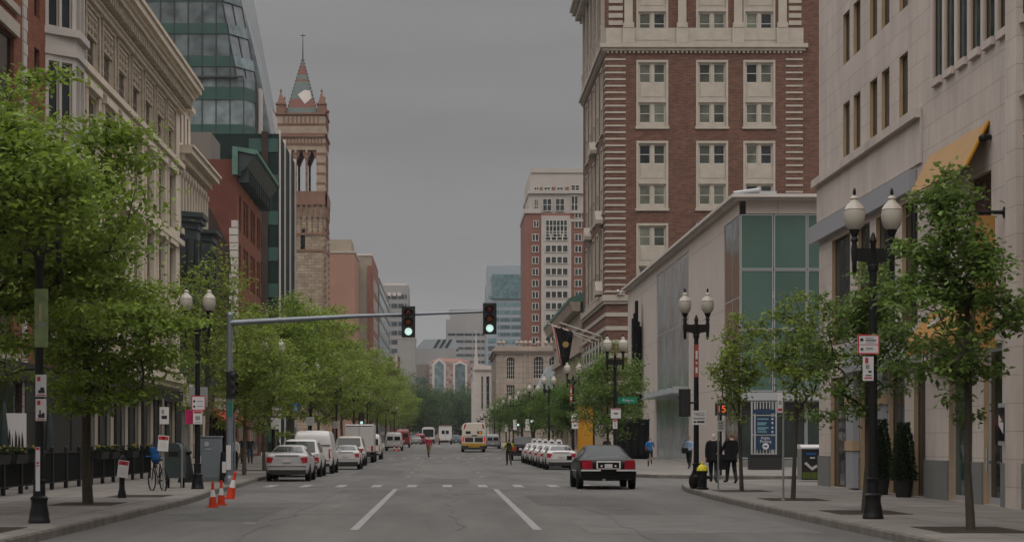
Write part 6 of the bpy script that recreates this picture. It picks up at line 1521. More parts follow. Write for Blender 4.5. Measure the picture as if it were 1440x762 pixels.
mb = MB(); fbox(mb, fl_, 6, 12, 3.9, 4.7, .02, .3); mb.build('sign_board', M['white_panel'], ls, off=ls.location)
for k in range(4):
    mb = MB(); a = fl_.p(.8+k*4, 3.9, .02); mb.extrude([a, a+Vector((1.5, 0, -.85)), a+Vector((1.5, 0, -1.1)), a+Vector((0, 0, -.12))], (0, 3.6, 0)); mb.build('awning', M['awning_red'], ls, off=ls.location)
# hydrant
hy = thing('fire_hydrant', 'black fire hydrant with bright yellow bonnet at the alley corner', 'fire hydrant', (7.93, 57.0, .15))
mb = MB(); mb.lathe([(.19, 0), (.19, .06), (.14, .08), (.14, .5), (.17, .52), (.17, .58)], n=16)
for d_ in ((1, 0), (-1, 0), (0, -1)): mb.tube([(d_[0]*.1, d_[1]*.1, .38), (d_[0]*.27, d_[1]*.27, .38)], .075 if d_[1] else .055, 10)
mb.build('barrel', M['black_iron'], hy, smooth=True)
mb = MB(); mb.lathe([(.18, .58), (.165, .66), (.1, .75), (.05, .77), (.05, .83), (.02, .84)], n=16); mb.build('bonnet', M['hyd_yellow'], hy, smooth=True)
bg_ = thing('rubbish_bag', 'black rubbish bag between the lamp post foot and the hydrant', 'bag', (7.78, 57.9, .15)); mb = MB(); mb.ball((0, 0, .24), .25, n=9, m=6, sc=(.62, .7, 1.05)); mb.ball((.05, .02, .18), .2, n=7, m=5, sc=(.9, .8, .9)); mb.tube([(0, 0, .44), (.03, 0, .56)], [.05, .07], 7); mb.build('sack', M['black_cloth'], bg_, smooth=True)
mb = MB(); mb.lathe([(.07, .51), (.07, .54)], n=8); mb.build('tie', M['plastic_black'], bg_)
# compactor bin with picture
cp = thing('litter_bin', 'large black bin with printed picture front and white top near the shop corner', 'litter bin', (XD(1139.5, 69), 69, .15))
mb = MB(); mb.box(-.4, .4, -.35, .35, .05, 1.2); mb.build('body', M['plastic_black'], cp, bevel=.02); mb = MB(); mb.extrude([(-.42, -.38, 1.2), (-.42, .38, 1.2), (-.42, .38, 1.36), (-.42, -.2, 1.34), (-.42, -.38, 1.26)], (.84, 0, 0)); mb.build('lid', M['sign_white'], cp)
mb = MB(); mb.box(-.36, .36, -.362, -.352, .1, .34); mb.build('grass_print', mat('print_grass', (.10, .13, .03), .7, noise=.4, nscale=8, obj=True), cp)
mb = MB(); mb.extrude([(-.3, -.36, .66), (-.22, -.36, .72), (-.02, -.36, .52), (.16, -.36, .62), (.2, -.36, .54), (0, -.36, .4)], (0, -.006, 0)); mb.build('figure_print', M['sign_white'], cp); mb = MB(); mb.box(.22, .36, -.362, -.352, .55, .78); mb.build('red_print', M['sign_red'], cp)
mb = MB(); mb.box(-.22, .14, -.36, -.352, .98, 1.06); mb.build('blue_print', M['sign_blue'], cp); mb = MB(); mb.box(-.08, .1, -.36, -.352, .84, .9); mb.build('white_print', M['sign_white'], cp)
mb = MB(); mb.box(-.42, -.39, -.36, .36, .05, 1.2); mb.build('side_panel', M['sign_grey'], cp)
# parking directory on its planter
pl_ = thing('planter', 'long black rectangular planter under the parking directory', 'planter', (XD(1075.5, 96), 96, .15)); mb = MB(); mb.box(-.83, .83, -.35, .35, 0, .72); mb.box(-.86, .86, -.38, .38, .72, .78); mb.build('box', M['plastic_black'], pl_); mb = MB(); mb.box(-.75, .75, -.27, .27, .78, .8); mb.build('soil', M['soil'], pl_)
ds = thing('directory_sign', 'navy parking directory sign with slatted frame and white arrow', 'sign', (XD(1075, 96), 96, .95))
mb = MB()
for x in (-.66, -.5, .6): mb.box(x-.04, x+.04, -.04, .04, 0, 2.75)
for z in (.0, .98, 2.0): mb.box(-.66, .64, -.03, .03, z, z+.05)
for k in range(7): mb.box(-.4+k*.16, -.34+k*.16, .0, .03, 0, .25); mb.box(-.4+k*.16, -.34+k*.16, .0, .03, 2.35, 2.75)
mb.build('frame', M['alu'], ds)
for (z0, z1, nm) in ((.25, .95, 'panel'), (1.06, 1.95, 'panel'), (2.12, 2.32, 'panel')):
    mb = MB(); mb.box(-.46 if z0 < 2 else -.62, .56, -.07, -.045, z0, z1); mb.build(nm, M['sign_navy'], ds)
text(ds, 'Public', .2, (.05, -.075, .84), m=M['sign_white']); text(ds, 'Parking', .2, (.05, -.075, .67), m=M['sign_white'])
mb = MB(); mb.lathe([(.17, -.078), (.17, -.072)], (.05, 0, .42), 20, axis='y'); ci = mb.build('arrow_disc', M['sign_white'], ds)
mb = MB(); mb.extrude([(-.06, -.084, .39), (.06, -.084, .39), (.06, -.084, .34), (.15, -.084, .42), (.06, -.084, .5), (.06, -.084, .45), (-.06, -.084, .45)], (0, .005, 0)); mb.build('arrow', M['sign_navy'], ci)
for k, z in enumerate((1.83, 1.63, 1.38, 1.17)):
    mb = MB(); mb.box(-.38, .2-.1*(k % 2), -.076, -.071, z-.025, z+.03); 
    if k in (1, 2): mb.box(-.38, .05, -.076, -.071, z-.11, z-.055)
    mb.build('printed_line', mat('print_teal', (.16, .3, .32), .5), ds); mb = MB(); mb.lathe([(.05, -.077), (.05, -.072)], (.4, 0, z), 10, axis='y'); mb.build('arrow_disc', M['sign_white'], ds)
# topiaries
for (y, x, s, lab) in ((51.6, 12.15, 1.0, 'clipped conical evergreen in a pot by the shop windows, taller wide one'), (49.2, 12.2, .93, 'clipped slim evergreen in a pot between two stone piers')):
    t = thing('topiary', lab, 'potted plant', (x, y, .15), 0); mb = MB(); mb.lathe([(.2, 0), (.26, .42), (.28, .45), (.24, .46)], n=14); mb.build('pot', M['plastic_black'], t, smooth=True)
    rng = np.random.default_rng(int(y)); m = 2600; zz = rng.random(m)*1.62*s; rr_ = (.30*s*np.sqrt(np.clip(1-zz/(1.72*s), 0, 1))+.03)*(.8+.25*rng.random(m)); aa = rng.random(m)*6.283
    P = np.stack((rr_*np.cos(aa), rr_*np.sin(aa), .45+zz), 1); mb = MB()
    for p in P:
        d = Vector((p[0], p[1], .1)).normalized()*.06 + Vector(rng.normal(0, .03, 3)); q = Vector(p); s_ = d.cross(Vector((rng.normal(), rng.normal(), rng.normal()))).normalized()*.022; mb.quad([q, q+d*.5+s_, q+d, q+d*.5-s_])
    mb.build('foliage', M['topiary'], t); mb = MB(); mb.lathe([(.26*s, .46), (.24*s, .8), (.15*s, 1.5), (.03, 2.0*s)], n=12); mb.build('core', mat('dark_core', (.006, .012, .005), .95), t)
# orange kiosk and draped scaffold
kx = XD(823, 113.5); ko = thing('kiosk', 'orange rounded kiosk panel with dark cap beyond the taxis', 'kiosk', (kx, 113.5, .17))
mb = MB(); mb.box(-.46, .46, -.3, .3, 0, 3.7); mb.build('body', M['kiosk_orange'], ko, bevel=.04); mb = MB(); mb.lathe([(.62, 3.7), (.66, 3.78), (.5, 3.95), (.1, 4.02)], n=16); mb.build('cap', M['plastic_black'], ko, smooth=True); mb = MB(); mb.box(.46, .56, -.32, .32, 0, 3.7); mb.build('edge', M['black_iron'], ko)
text(ko, 'Early', .42, (0, -.31, 2.75), m=M['sign_red'])
sc_ = thing('draped_scaffold', 'black cloth covered scaffold against the pale stone shop', 'scaffold', (XD(889, 140), 140, .28))
mb = MB(); n = 26; f = [[mb.bm.verts.new((-1.25+2.5*i/n, -.5+.07*math.sin(i*1.1)+.04*math.sin(j*1.3+i), 3.05*j/8 + (.12*math.sin(i*.45+1) if j == 8 else 0))) for j in range(9)] for i in range(n+1)]
for i in range(n):
    for j in range(8): mb._f([f[i][j], f[i+1][j], f[i+1][j+1], f[i][j+1]], 0)
o = mb.build('cloth', M['black_cloth'], sc_, smooth=True); so = o.modifiers.new('thickness', 'SOLIDIFY'); so.thickness = .03
mb = MB(); mb.box(-1.22, 1.22, -.38, 1.0, .02, 3.0); mb.build('frame', M['black_cloth'], sc_)
# ------------------------------------------------------------------ vehicles (rear bumper at y=0, nose at +y)
def paint(name, col, rough=.3, coat=.35):
    return mat('paint_'+name, col, rough, spec=.4 if coat > .1 else .2, coat=coat, noise=.03, nscale=2)
P_SILVER = paint('silver', (.40, .38, .38)); P_WHITE = paint('white', (.52, .495, .48)); P_OFFWHITE = paint('off_white', (.47, .445, .42)); P_BLACK = paint('black', (.005, .005, .005), .35, .05); P_RED = paint('red', (.19, .018, .018)); P_GREY = paint('grey', (.26, .265, .27)); P_TEAL = paint('teal', (.05, .12, .13)); P_TAN = paint('tan', (.42, .385, .34))
P_CREAM = paint('cream', (.56, .50, .42)); P_YELLOW = paint('bus_yellow', (.36, .215, .025))

STY = {
 # y, halfwidth factor, z low, belt, roof (0 = no cabin), roof half-width factor
 'sedan': [(0, .90, .40, .96, 0, 0), (.05, .95, .32, 1.04, 0, 0), (.30, .985, .26, 1.065, 0, 0), (.62, 1, .25, 1.07, 0, 0), (1.42, 1, .24, .97, 1.36, .66), (1.75, 1, .24, .96, 1.43, .69), (2.3, 1, .24, .95, 1.46, .70), (2.85, 1, .24, .94, 1.40, .68), (3.65, 1, .24, .93, 0, 0), (4.2, .96, .26, .80, 0, 0), (4.42, .90, .3, .72, 0, 0), (4.5, .78, .36, .62, 0, 0)],
 'limo': [(0, .86, .42, .88, 0, 0), (.10, .945, .34, .97, 0, 0), (.45, .99, .29, .985, 0, 0), (1.05, 1, .27, 1.0, 0, 0), (1.75, 1, .26, .985, 1.40, .60), (2.1, 1, .26, .98, 1.48, .65), (2.8, 1, .26, .97, 1.50, .67), (3.2, 1, .26, .96, 1.44, .65), (4.0, 1, .27, .95, 0, 0), (4.9, .97, .29, .85, 0, 0), (5.25, .92, .34, .78, 0, 0), (5.36, .82, .4, .68, 0, 0)],
 'suv': [(0, .93, .48, .98, 0, 0), (.06, .97, .40, 1.05, 0, 0), (.12, .985, .36, 1.08, 1.16, .86), (.42, 1, .33, 1.08, 1.66, .78), (.6, 1, .32, 1.07, 1.74, .78), (1.6, 1, .32, 1.06, 1.78, .80), (2.6, 1, .32, 1.05, 1.72, .78), (3.4, 1, .32, 1.04, 0, 0), (4.2, .97, .34, .98, 0, 0), (4.5, .92, .38, .85, 0, 0), (4.6, .82, .44, .72, 0, 0)],
 'van': [(0, .96, .45, 1.05, 1.12, .93), (.05, .985, .38, 1.1, 1.7, .9), (.16, 1, .34, 1.12, 2.08, .86), (.4, 1, .33, 1.12, 2.15, .86), (3.6, 1, .33, 1.12, 2.13, .86), (3.9, 1, .33, 1.1, 2.02, .84), (4.6, 1, .33, 1.08, 0, 0), (5.2, .96, .35, .98, 0, 0), (5.35, .88, .4, .82, 0, 0)],
}
WHL = {}
def wheel_mesh(r_, w):
    if (r_, w) in WHL: return WHL[(r_, w)]
    mb = MB(); mb.lathe([(r_*.66, -w/2), (r_*.92, -w/2), (r_, -w/2+.03), (r_, w/2-.03), (r_*.92, w/2), (r_*.66, w/2)], n=20, axis='x'); a = mb.build('tyre', M['tyre'], smooth=True); COL.objects.unlink(a)
    mb = MB(); mb.lathe([(r_*.67, -w/2+.03), (r_*.67, w/2-.02), (r_*.6, w/2-.045), (r_*.2, w/2-.03), (r_*.12, w/2-.01)], n=20, axis='x')
    b = mb.build('rim', M['rim'], smooth=True); COL.objects.unlink(b)
    WHL[(r_, w)] = (a.data, b.data); return WHL[(r_, w)]
def add_wheels(t, hw, ys, r_, w=.22):
    for y in ys:
        for s_ in (-1, 1):
            a, b = wheel_mesh(r_, w); o = bpy.data.objects.new('wheel', a); o.location = (s_*(hw-w/2+.01), y, r_); o.rotation_euler = (0, 0, 0 if s_ > 0 else math.pi); link(o, t)
            link(bpy.data.objects.new('rim', b), o)
def car(label, x, y, style, W_, L_, H_, pm, group=None, name='parked_car', cat='car', lamp='corner', glassm=None, rz=0.0, lit=False, plate=True, z=0):
    st0 = STY[style]; sy = L_/st0[-1][0]; Hs = max(s[4] for s in st0); sz = H_/Hs; hw = W_/2; glassm = glassm or M['car_glass']
    st = [(a*sy, b*hw, c*sz, d*sz, e*sz, f*hw) for a, b, c, d, e, f in st0]
    t = thing(name, label, cat, (x, y, gz(y)+z), rz, group)
    bm = bmesh.new(); rows = []
    for (a, w, zl, zb_, zr, rw) in st:
        if zr > 0: top = [(w*.985, zb_), (rw+(w*.985-rw)*.12, zr-.10*min(1, (zr-zb_)/.3)), (rw*.90, zr-.02), (rw*.55, zr), (0, zr+.01)]
        else: top = [(w*.96, zb_), (w*.86, zb_+.035), (w*.66, zb_+.05), (w*.35, zb_+.06), (0, zb_+.065)]
        half = [(0, zl), (w*.86, zl), (w*.965, zl+.08), (w, zl+(zb_-zl)*.55), (w*.995, zb_-.07)] + top
        full = [(-p, q) for p, q in half[:0:-1]][::-1]
        ring = half + [(-p, q) for p, q in half[1:-1]][::-1]
        rows.append([bm.verts.new((p, a, q)) for p, q in ring])
    n = len(rows[0])
    for i in range(len(rows)-1):
        for k in range(n):
            try: bm.faces.new([rows[i][k], rows[i][(k+1) % n], rows[i+1][(k+1) % n], rows[i+1][k]])
            except ValueError: pass
    bm.faces.new(rows[0]); bm.faces.new(rows[-1][::-1])
    bmesh.ops.recalc_face_normals(bm, faces=bm.faces)
    me = bpy.data.meshes.new('body'); bm.to_mesh(me); bm.free(); me.materials.append(pm)
    for p in me.polygons: p.use_smooth = True
    bo = bpy.data.objects.new('body', me); link(bo, t); sb_ = bo.modifiers.new('smooth', 'SUBSURF'); sb_.levels = 1; sb_.render_levels = 2
    cab = [s for s in st if s[4] > 0]; i0 = st.index(cab[0]); i1 = st.index(cab[-1])
    def gq(nm, pts, off=(0, -.012, .006), mm=None):
        mb = MB(); c = sum((Vector(p) for p in pts), Vector())/len(pts); mb.quad([Vector(p)+(c-Vector(p))*.07+Vector(off) for p in pts]); o = mb.build(nm, mm or glassm, t); return o
    # rear window
    if style in ('sedan', 'limo'):
        d, r_ = st[i0-1], st[i0]
        kw_ = .70 if style == 'limo' else .78
        gq('rear_window', [(-d[1]*kw_, d[0], d[3]+.045), (d[1]*kw_, d[0], d[3]+.045), (r_[5]*.9, r_[0], r_[4]-.02), (-r_[5]*.9, r_[0], r_[4]-.02)], (0, -.035, .05))
    elif style == 'suv':
        a_, b_ = st[2], st[3]
        gq('rear_window', [(-a_[5]*.96, a_[0], a_[4]-.02), (a_[5]*.96, a_[0], a_[4]-.02), (b_[5]*.98, b_[0], b_[4]-.03), (-b_[5]*.98, b_[0], b_[4]-.03)], (0, -.06, .03))
    else:
        a_, b_ = st[0], st[1]
        for s_ in (-1, 1):
            c0 = s_*hw*.06; c1 = s_*hw*.80
            if lamp != 'blank': gq('rear_window', [(c0, .015, 1.18*sz), (c1, .015, 1.18*sz), (c1*.97, .045, 1.66*sz), (c0, .045, 1.66*sz)], (0, -.02, 0))
    f_, cw_ = st[i1], st[i1+1]
    gq('windscreen', [(-f_[5]*.9, f_[0], f_[4]-.02), (f_[5]*.9, f_[0], f_[4]-.02), (cw_[1]*.84, cw_[0], cw_[3]+.045), (-cw_[1]*.84, cw_[0], cw_[3]+.045)], (0, .035, .05))
    for s_ in (-1, 1):
        for i in range(i0 if style != 'suv' else i0+1, i1):
            a_, b_ = st[i], st[i+1]
            if b_[0]-a_[0] < .25 or (style == 'van' and i < i1-1): continue
            def sp_(q, k): return (s_*((q[1]*.985) + ((q[5]+(q[1]*.985-q[5])*.12)-q[1]*.985)*k), q[0], q[3] + (q[4]-.10-q[3])*k)
            gq('side_window', [sp_(a_, .08), sp_(b_, .08), sp_(b_, .92), sp_(a_, .92)], (s_*.014, 0, .004))
    # lamps, plate, bumper
    r0 = st[1]; zb_ = st[1][3]; zl = st[1][2]; tm = M['tail_lit'] if lit else M['tail']
    for s_ in (-1, 1):
        mb = MB()
        if lamp == 'corner': mb.extrude([(s_*r0[1]*.66, .0, zb_-.10), (s_*r0[1]*.95, .05, zb_-.06), (s_*r0[1]*.995, .07, zb_-.12), (s_*r0[1]*.995, .07, zb_-.30), (s_*r0[1]*.76, .0, zb_-.30)], (0, -.035, 0))
        elif lamp == 'block': mb.extrude([(s_*r0[1]*.60, .02, zb_-.05), (s_*r0[1]*.965, .04, zb_-.03), (s_*r0[1]*.985, .04, zb_-.38), (s_*r0[1]*.64, .02, zb_-.40)], (0, -.05, 0))
        else: mb.extrude([(s_*r0[1]*.84, .05, zb_+.12), (s_*r0[1]*.985, .1, zb_+.12), (s_*r0[1]*.995, .1, zb_-.34), (s_*r0[1]*.84, .03, zb_-.34)], (0, -.05, 0))
        mb.build('tail_lamp', tm, t)
        mb = MB(); mb.box(s_*hw if s_ > 0 else -hw-.18, hw+.18 if s_ > 0 else -hw, cw_[0]-.28, cw_[0]-.14, cw_[3]+.0, cw_[3]+.15); mb.build('mirror', pm, t)
        mb = MB(); ff_ = st[-2]; mb.box(min(s_*ff_[1]*.5, s_*ff_[1]*.9), max(s_*ff_[1]*.5, s_*ff_[1]*.9), st[-1][0]-.12, st[-1][0]-.03, ff_[3]-.16, ff_[3]-.03); mb.build('headlamp', M['alu'], t)
    if plate:
        zp = zb_-.24 if style in ('sedan', 'limo') else zb_-.45 if style == 'suv' else zl+.28
        mb = MB(); mb.box(-.155, .155, -.045, -.03, zp-.045, zp+.075); mb.build('number_plate', M['plate'], t)
    mb = MB(); mb.box(-hw*.86, hw*.86, -.03, .12, zl-.02, zl+.14); mb.build('bumper_valance', M['plastic_black'], t)
    mb = MB(); zc_ = zl+.3*sz; mb.extrude([(-hw*.9, .02, zc_), (hw*.9, .02, zc_), (hw*.9, .02, zc_+.035), (-hw*.9, .02, zc_+.035)], (0, -.05, 0)); mb.build('bumper', pm if style != 'van' else M['chrome'], t)
    mb = MB(); mb.box(-hw*.55, hw*.55, -.022, .02, zb_-.015, zb_+.0); mb.build('boot_seam', M['plastic_black'], t)
    rr = {'sedan': .32, 'limo': .345, 'suv': .36, 'van': .36}[style]
    ys = {'sedan': (.95*sy, 3.62*sy), 'limo': (1.08*sy, 4.1*sy), 'suv': (.95*sy, 3.65*sy), 'van': (1.1*sy, 4.55*sy)}[style]
    for y_ in ys:
        for s_ in (-1, 1):
            mb = MB(); mb.lathe([(rr+.07, 0), (rr+.07, .012)], (s_*(hw-.004) - (.006 if s_ < 0 else .0), y_, rr+.02), 20, axis='x'); mb.build('wheel_arch', M['plastic_black'], t)
    add_wheels(t, hw+.015, ys, rr)
    return t
lc = car('black limousine saloon with large red tail lamps driving in the right lane', 5.53, 62.6, 'limo', 1.96, 5.4, 1.52, P_BLACK, name='black_saloon', lamp='none_', lit=False, plate=False)
for ch in list(lc.children):
    if ch.name.split('.')[0] in ('tail_lamp', 'bumper', 'boot_seam', 'bumper_valance'): bpy.data.objects.remove(ch)
M['tail_big'] = mat('saloon_tail_lamp', (.24, .007, .018), .25, spec=.4, emit=(1, .02, .05), estr=.03)
for s_ in (-1, 1):
    mb = MB(); mb.extrude([(s_*.54, .02, .70), (s_*.88, .07, .70), (s_*.90, .1, .97), (s_*.875, .06, 1.0), (s_*.56, .0, .99)], (0, -.05, 0)); mb.build('tail_lamp', M['tail_big'], lc)
    mb = MB(); mb.extrude([(s_*.27, -.02, .625), (s_*.92, .03, .625), (s_*.925, .03, .68), (s_*.27, -.02, .68)], (0, -.05, 0)); mb.build('bumper_painted_chrome', M['sign_white'], lc)  # flat white paint carries the bright reflection of the chrome strips
mb = MB(); mb.extrude([(-.93, .07, .34), (.93, .07, .34), (.945, .04, .60), (.9, -.03, .62), (-.9, -.03, .62), (-.945, .04, .60)], (0, -.05, 0)); mb.build('bumper', P_BLACK, lc)
mb = MB(); 
for q in ((-.40, .40, .92, .975), (-.38, .38, .695, .72), (-.41, -.36, .72, .92), (.36, .41, .72, .92)): mb.box(q[0], q[1], -.05, -.02, q[2], q[3])
mb.build('plate_surround', M['sign_white'], lc); mb = MB(); mb.box(-.13, .13, -.045, -.03, .735, .87); mb.build('number_plate', M['plate'], lc)  # surround in the same white, chrome's bright reflection put into the colour
for s_ in (-1, 1): mb = MB(); mb.lathe([(.035, -.05), (.035, -.03)], (s_*.235, 0, .8), 10, axis='y'); mb.build('reversing_lamp', M['sign_white'], lc)
mb = MB(); mb.box(-.03, .03, -.03, .0, 1.0, 1.05); mb.build('badge', M['chrome'], lc)
mb = MB(); mb.box(.2, .62, 1.45, 1.55, 1.08, 1.16); mb.build('rear_shelf_box', M['plastic_black'], lc)
mb = MB(); 
for s_ in (-1, 1): mb.box(s_*.985-.006, s_*.985+.006, 1.5, 4.3, .60, .64)
mb.build('side_trim', M['chrome'], lc)
mb = MB(); mb.extrude([(-.2, -.02, .30), (-.1, -.02, .30), (-.1, -.02, .36), (-.2, -.02, .36)], (0, .3, 0)); mb.build('exhaust', M['rim'], lc)

GP = 'vehicles parked along the left kerb'
car('silver-white parked saloon, first in the left kerb line', -6.42, 75.0, 'sedan', 1.76, 4.5, 1.5, P_SILVER, GP)
car('white parked estate with wide dark rear window behind the silver saloon', -6.62, 84.0, 'suv', 1.86, 4.7, 1.76, P_WHITE, GP, lamp='block')
vn = car('large plain white parked van with small red lamps', -6.62, 92.0, 'van', 2.0, 5.4, 2.18, P_WHITE, GP, name='parked_van', cat='van', lamp='blank')
mb = MB(); mb.box(-.75, -.3, -.05, -.02, .95, 1.3); mb.build('dark_panel', M['plastic_black'], vn); mb = MB(); mb.box(-.9, .9, -.02, .02, 1.42, 1.45); mb.build('door_seam', M['plastic_black'], vn)
car('small white parked car with red corner lamps beside the grey pickup', -5.72, 106.0, 'sedan', 1.66, 4.1, 1.42, P_WHITE, GP)
car('tan-silver parked four wheel drive with dark rear window', -6.12, 117.5, 'suv', 1.94, 4.9, 1.95, P_TAN, GP, lamp='block')
def box_truck(label, x, y, W_, L_, H_, pm, group=None, name='box_truck', roofm=None, lamps=True, cat='truck', rear=None, z0=.75):
    t = thing(name, label, cat, (x, y, gz(y)), 0, group); hw = W_/2
    mb = MB(); mb.box(-hw, hw, 0, L_*.68, z0, H_); mb.build('cargo_box', pm, t, bevel=.06)
    mb = MB(); mb.extrude([(-hw*.9, L_*.69, .5), (-hw*.9, L_, .5), (-hw*.9, L_, 1.2), (-hw*.9, L_*.9, 1.35), (-hw*.9, L_*.82, 2.1), (-hw*.9, L_*.69, 2.2)], (W_*.9, 0, 0)); mb.build('cab', pm, t, bevel=.05)
    mb = MB(); mb.box(-hw*.45, hw*.45, .1, L_*.7, .45, z0); mb.build('chassis', M['plastic_black'], t); mb = MB(); mb.box(-hw*.95, hw*.95, -.12, .05, .42, .58); mb.build('bumper', M['plastic_black'], t)
    if roofm: mb = MB(); mb.box(-hw+.02, hw-.02, .02, L_*.67, H_+.003, H_+.16); mb.build('roof_bar', roofm, t, bevel=.04)
    mb = MB(); mb.box(-.012, .012, -.012, .01, z0+.05, H_-.1); mb.box(-hw+.08, hw-.08, -.012, .01, H_-.14, H_-.1); mb.build('door_seam', M['plastic_black'], t)
    for s_ in (-1, 1):
        if rear: mb = MB(); mb.box(min(s_*.1, s_*hw*.55), max(s_*.1, s_*hw*.55), -.02, -.002, H_*.58, H_*.78); mb.build('rear_window', M['car_glass'], t)
        mb = MB(); mb.box(s_*hw*.9-.08, s_*hw*.9+.08, -.03, -.002, z0+.1, z0+.45); mb.build('tail_lamp', M['tail'], t)
        mb = MB(); mb.box(s_*hw-.1 if s_ > 0 else -hw-.12, hw+.12 if s_ > 0 else -hw+.1, L_*.86, L_*.9, 1.3, 1.7); mb.build('mirror', M['plastic_black'], t)
    add_wheels(t, hw, (L_*.25, L_*.86), .42, .28); return t
box_truck('pale box truck parked in the left kerb line among the cars', -6.1, 131.0, 2.05, 6.2, 2.72, P_OFFWHITE, GP)
car('white parked van ahead of the box truck by the second crossing', -6.0, 146, 'van', 1.85, 5.0, 2.05, P_OFFWHITE, GP, name='parked_van', cat='van', lamp='high')
mb = None
car('white van with twin rear windows beyond the two small cones', -6.05, 217, 'van', 2.0, 5.3, 2.2, P_WHITE, 'distant vehicles on the left', name='parked_van', cat='van', lamp='high')
car('tall red van with dark rear windows beyond the white van on the left', -6.1, 264, 'van', 2.0, 5.6, 2.65, P_RED, 'distant vehicles on the left', name='parked_van', cat='van', lamp='high')
car('small distant grey car in the left lane near the red vehicles', -5.1, 325, 'sedan', 1.8, 4.4, 1.5, P_GREY, 'distant vehicles on the left')
car('small distant red people carrier near the end of the left lane', -4.9, 362, 'van', 1.9, 4.8, 2.1, P_RED, 'distant vehicles on the left', name='distant_van', cat='van', lamp='high')
def bus(label, x, y, W_, L_, H_, pm, low, name='city_bus', detail=True):
    t = thing(name, label, 'bus', (x, y, gz(y))); hw = W_/2
    sec = [(-hw, .95), (-hw, H_-.5), (-hw*.93, H_-.2), (-hw*.75, H_-.03), (0, H_+.02), (hw*.75, H_-.03), (hw*.93, H_-.2), (hw, H_-.5), (hw, .95)]
    mb = MB(); mb.extrude([(a, 0, b) for a, b in sec], (0, L_, 0)); mb.build('body', pm, t, bevel=.05)
    mb = MB(); mb.box(-hw+.002, hw-.002, .0, L_, .72, .95); mb.box(-hw*.98, hw*.98, -.05, -.002, .72, .98); mb.build('lower_band', low, t)
    mb = MB(); mb.box(-hw+.03, hw-.03, -.06, L_-.02, .3, .72); mb.build('skirt', M['plastic_black'], t)
    if detail:
        for s_ in (-1, 1):
            mb = MB(); mb.box(min(s_*.08, s_*.98), max(s_*.08, s_*.98), -.03, -.002, 1.12, 1.6); mb.build('engine_grille', M['plastic_black'], t)
            mb = MB(); mb.box(s_*1.16-.09, s_*1.16+.09, -.04, -.002, 1.15, 1.65); mb.build('tail_lamp', M['tail_lit'], t)
            mb = MB(); mb.box(min(s_*.35, s_*.9), max(s_*.35, s_*.9), -.02, -.002, 2.0, 2.3); mb.build('rear_window', M['car_glass'], t)
            mb = MB(); mb.extrude([(s_*.95, -.02, 2.6), (s_*1.12, -.02, 2.55), (s_*1.05, -.02, 3.0), (s_*.85, -.02, 3.1)], (0, .03, 0)); mb.build('marker_panel', M['tail'], t)
        mb = MB(); mb.box(.55, .82, -.03, -.021, 2.06, 2.22); mb.build('route_lamp', M['amber'], t)
        mb = MB(); mb.box(-.25, .35, -.025, -.002, 1.78, 1.88); mb.build('lettering_bar', M['plastic_black'], t); mb = MB(); mb.box(-hw*.9, hw*.9, -.02, -.001, 1.70, 1.74); mb.build('seam', M['plastic_black'], t)
        mb = MB(); mb.box(-.6, .6, -.09, -.06, .55, .68); mb.build('bumper_mark', low, t)
    else:
        mb = MB(); mb.box(-hw*.85, hw*.85, -.02, -.002, 1.4, H_-.45); mb.build('rear_window', M['car_glass'], t)
    mb = MB()
    for s_ in (-1, 1): mb.box(s_*hw-.01, s_*hw+.01, 1, L_-.5, 1.5, 2.5)
    mb.build('side_glazing', M['car_glass'], t)
    for s_ in (-1, 1): mb = MB(); mb.box(s_*hw-.02 if s_ > 0 else -hw-.3, hw+.3 if s_ > 0 else -hw+.02, L_-.3, L_-.15, 1.9, 2.5); mb.build('mirror', M['plastic_black'], t)
    add_wheels(t, hw-.01, (3.0, L_-2.6), .48, .28); return t
bus('white city bus with yellow lower band and black grilles driving ahead', 3.13, 201, 2.6, 12, 3.2, P_CREAM, P_YELLOW)
bus('dark grey bus far ahead left of the ambulance', -3.4, 372, 2.5, 11, 3.4, P_WHITE, M['plastic_black'], detail=False)
box_truck('white ambulance with red roof edge in the middle lane far ahead', 0.02, 333, 2.35, 6.5, 3.25, P_WHITE, name='ambulance', roofm=P_RED, cat='ambulance', rear=True)
car('small dark teal car just right of the distant ambulance', 2.2, 372, 'suv', 1.9, 4.6, 1.8, P_TEAL, name='distant_car')
car('small red car far ahead beside the ambulance', 2.9, 408, 'suv', 1.9, 4.6, 1.7, P_RED, name='distant_car')
car('silver minivan at the right kerb just beyond the bus', 6.35, 246, 'van', 1.9, 4.8, 1.95, P_GREY, name='parked_van', cat='van', lamp='high')
car('black four wheel drive parked ahead of the white taxis', 6.05, 142, 'suv', 1.95, 4.9, 1.85, P_BLACK, name='parked_car', lamp='block')
tx0 = None
for i, y in enumerate((104.5, 110.6, 116.7, 122.8, 128.9)):
    xx = 6.58 - .06*i
    t = car('white taxi with arched roof sign, %s in the rank at the right kerb' % ordn[i], xx, y, 'sedan', 1.72, 4.6, 1.42, P_WHITE, 'white taxis in a rank', name='taxi', cat='taxi')
    mb = MB(); n = 10; arc_ = [(.2*math.cos(a), 2.25, .02+.30*math.sin(a)) for a in np.linspace(0, math.pi, n)]; mb.extrude([(a, b, c+1.43) for a, b, c in arc_], (0, .55, 0)); s_ = mb.build('roof_sign', M['sign_white'], t)
    mb = MB(); mb.box(-.1, .1, 2.235, 2.245, 1.5, 1.6); mb.build('sign_mark', M['sign_black'], s_)

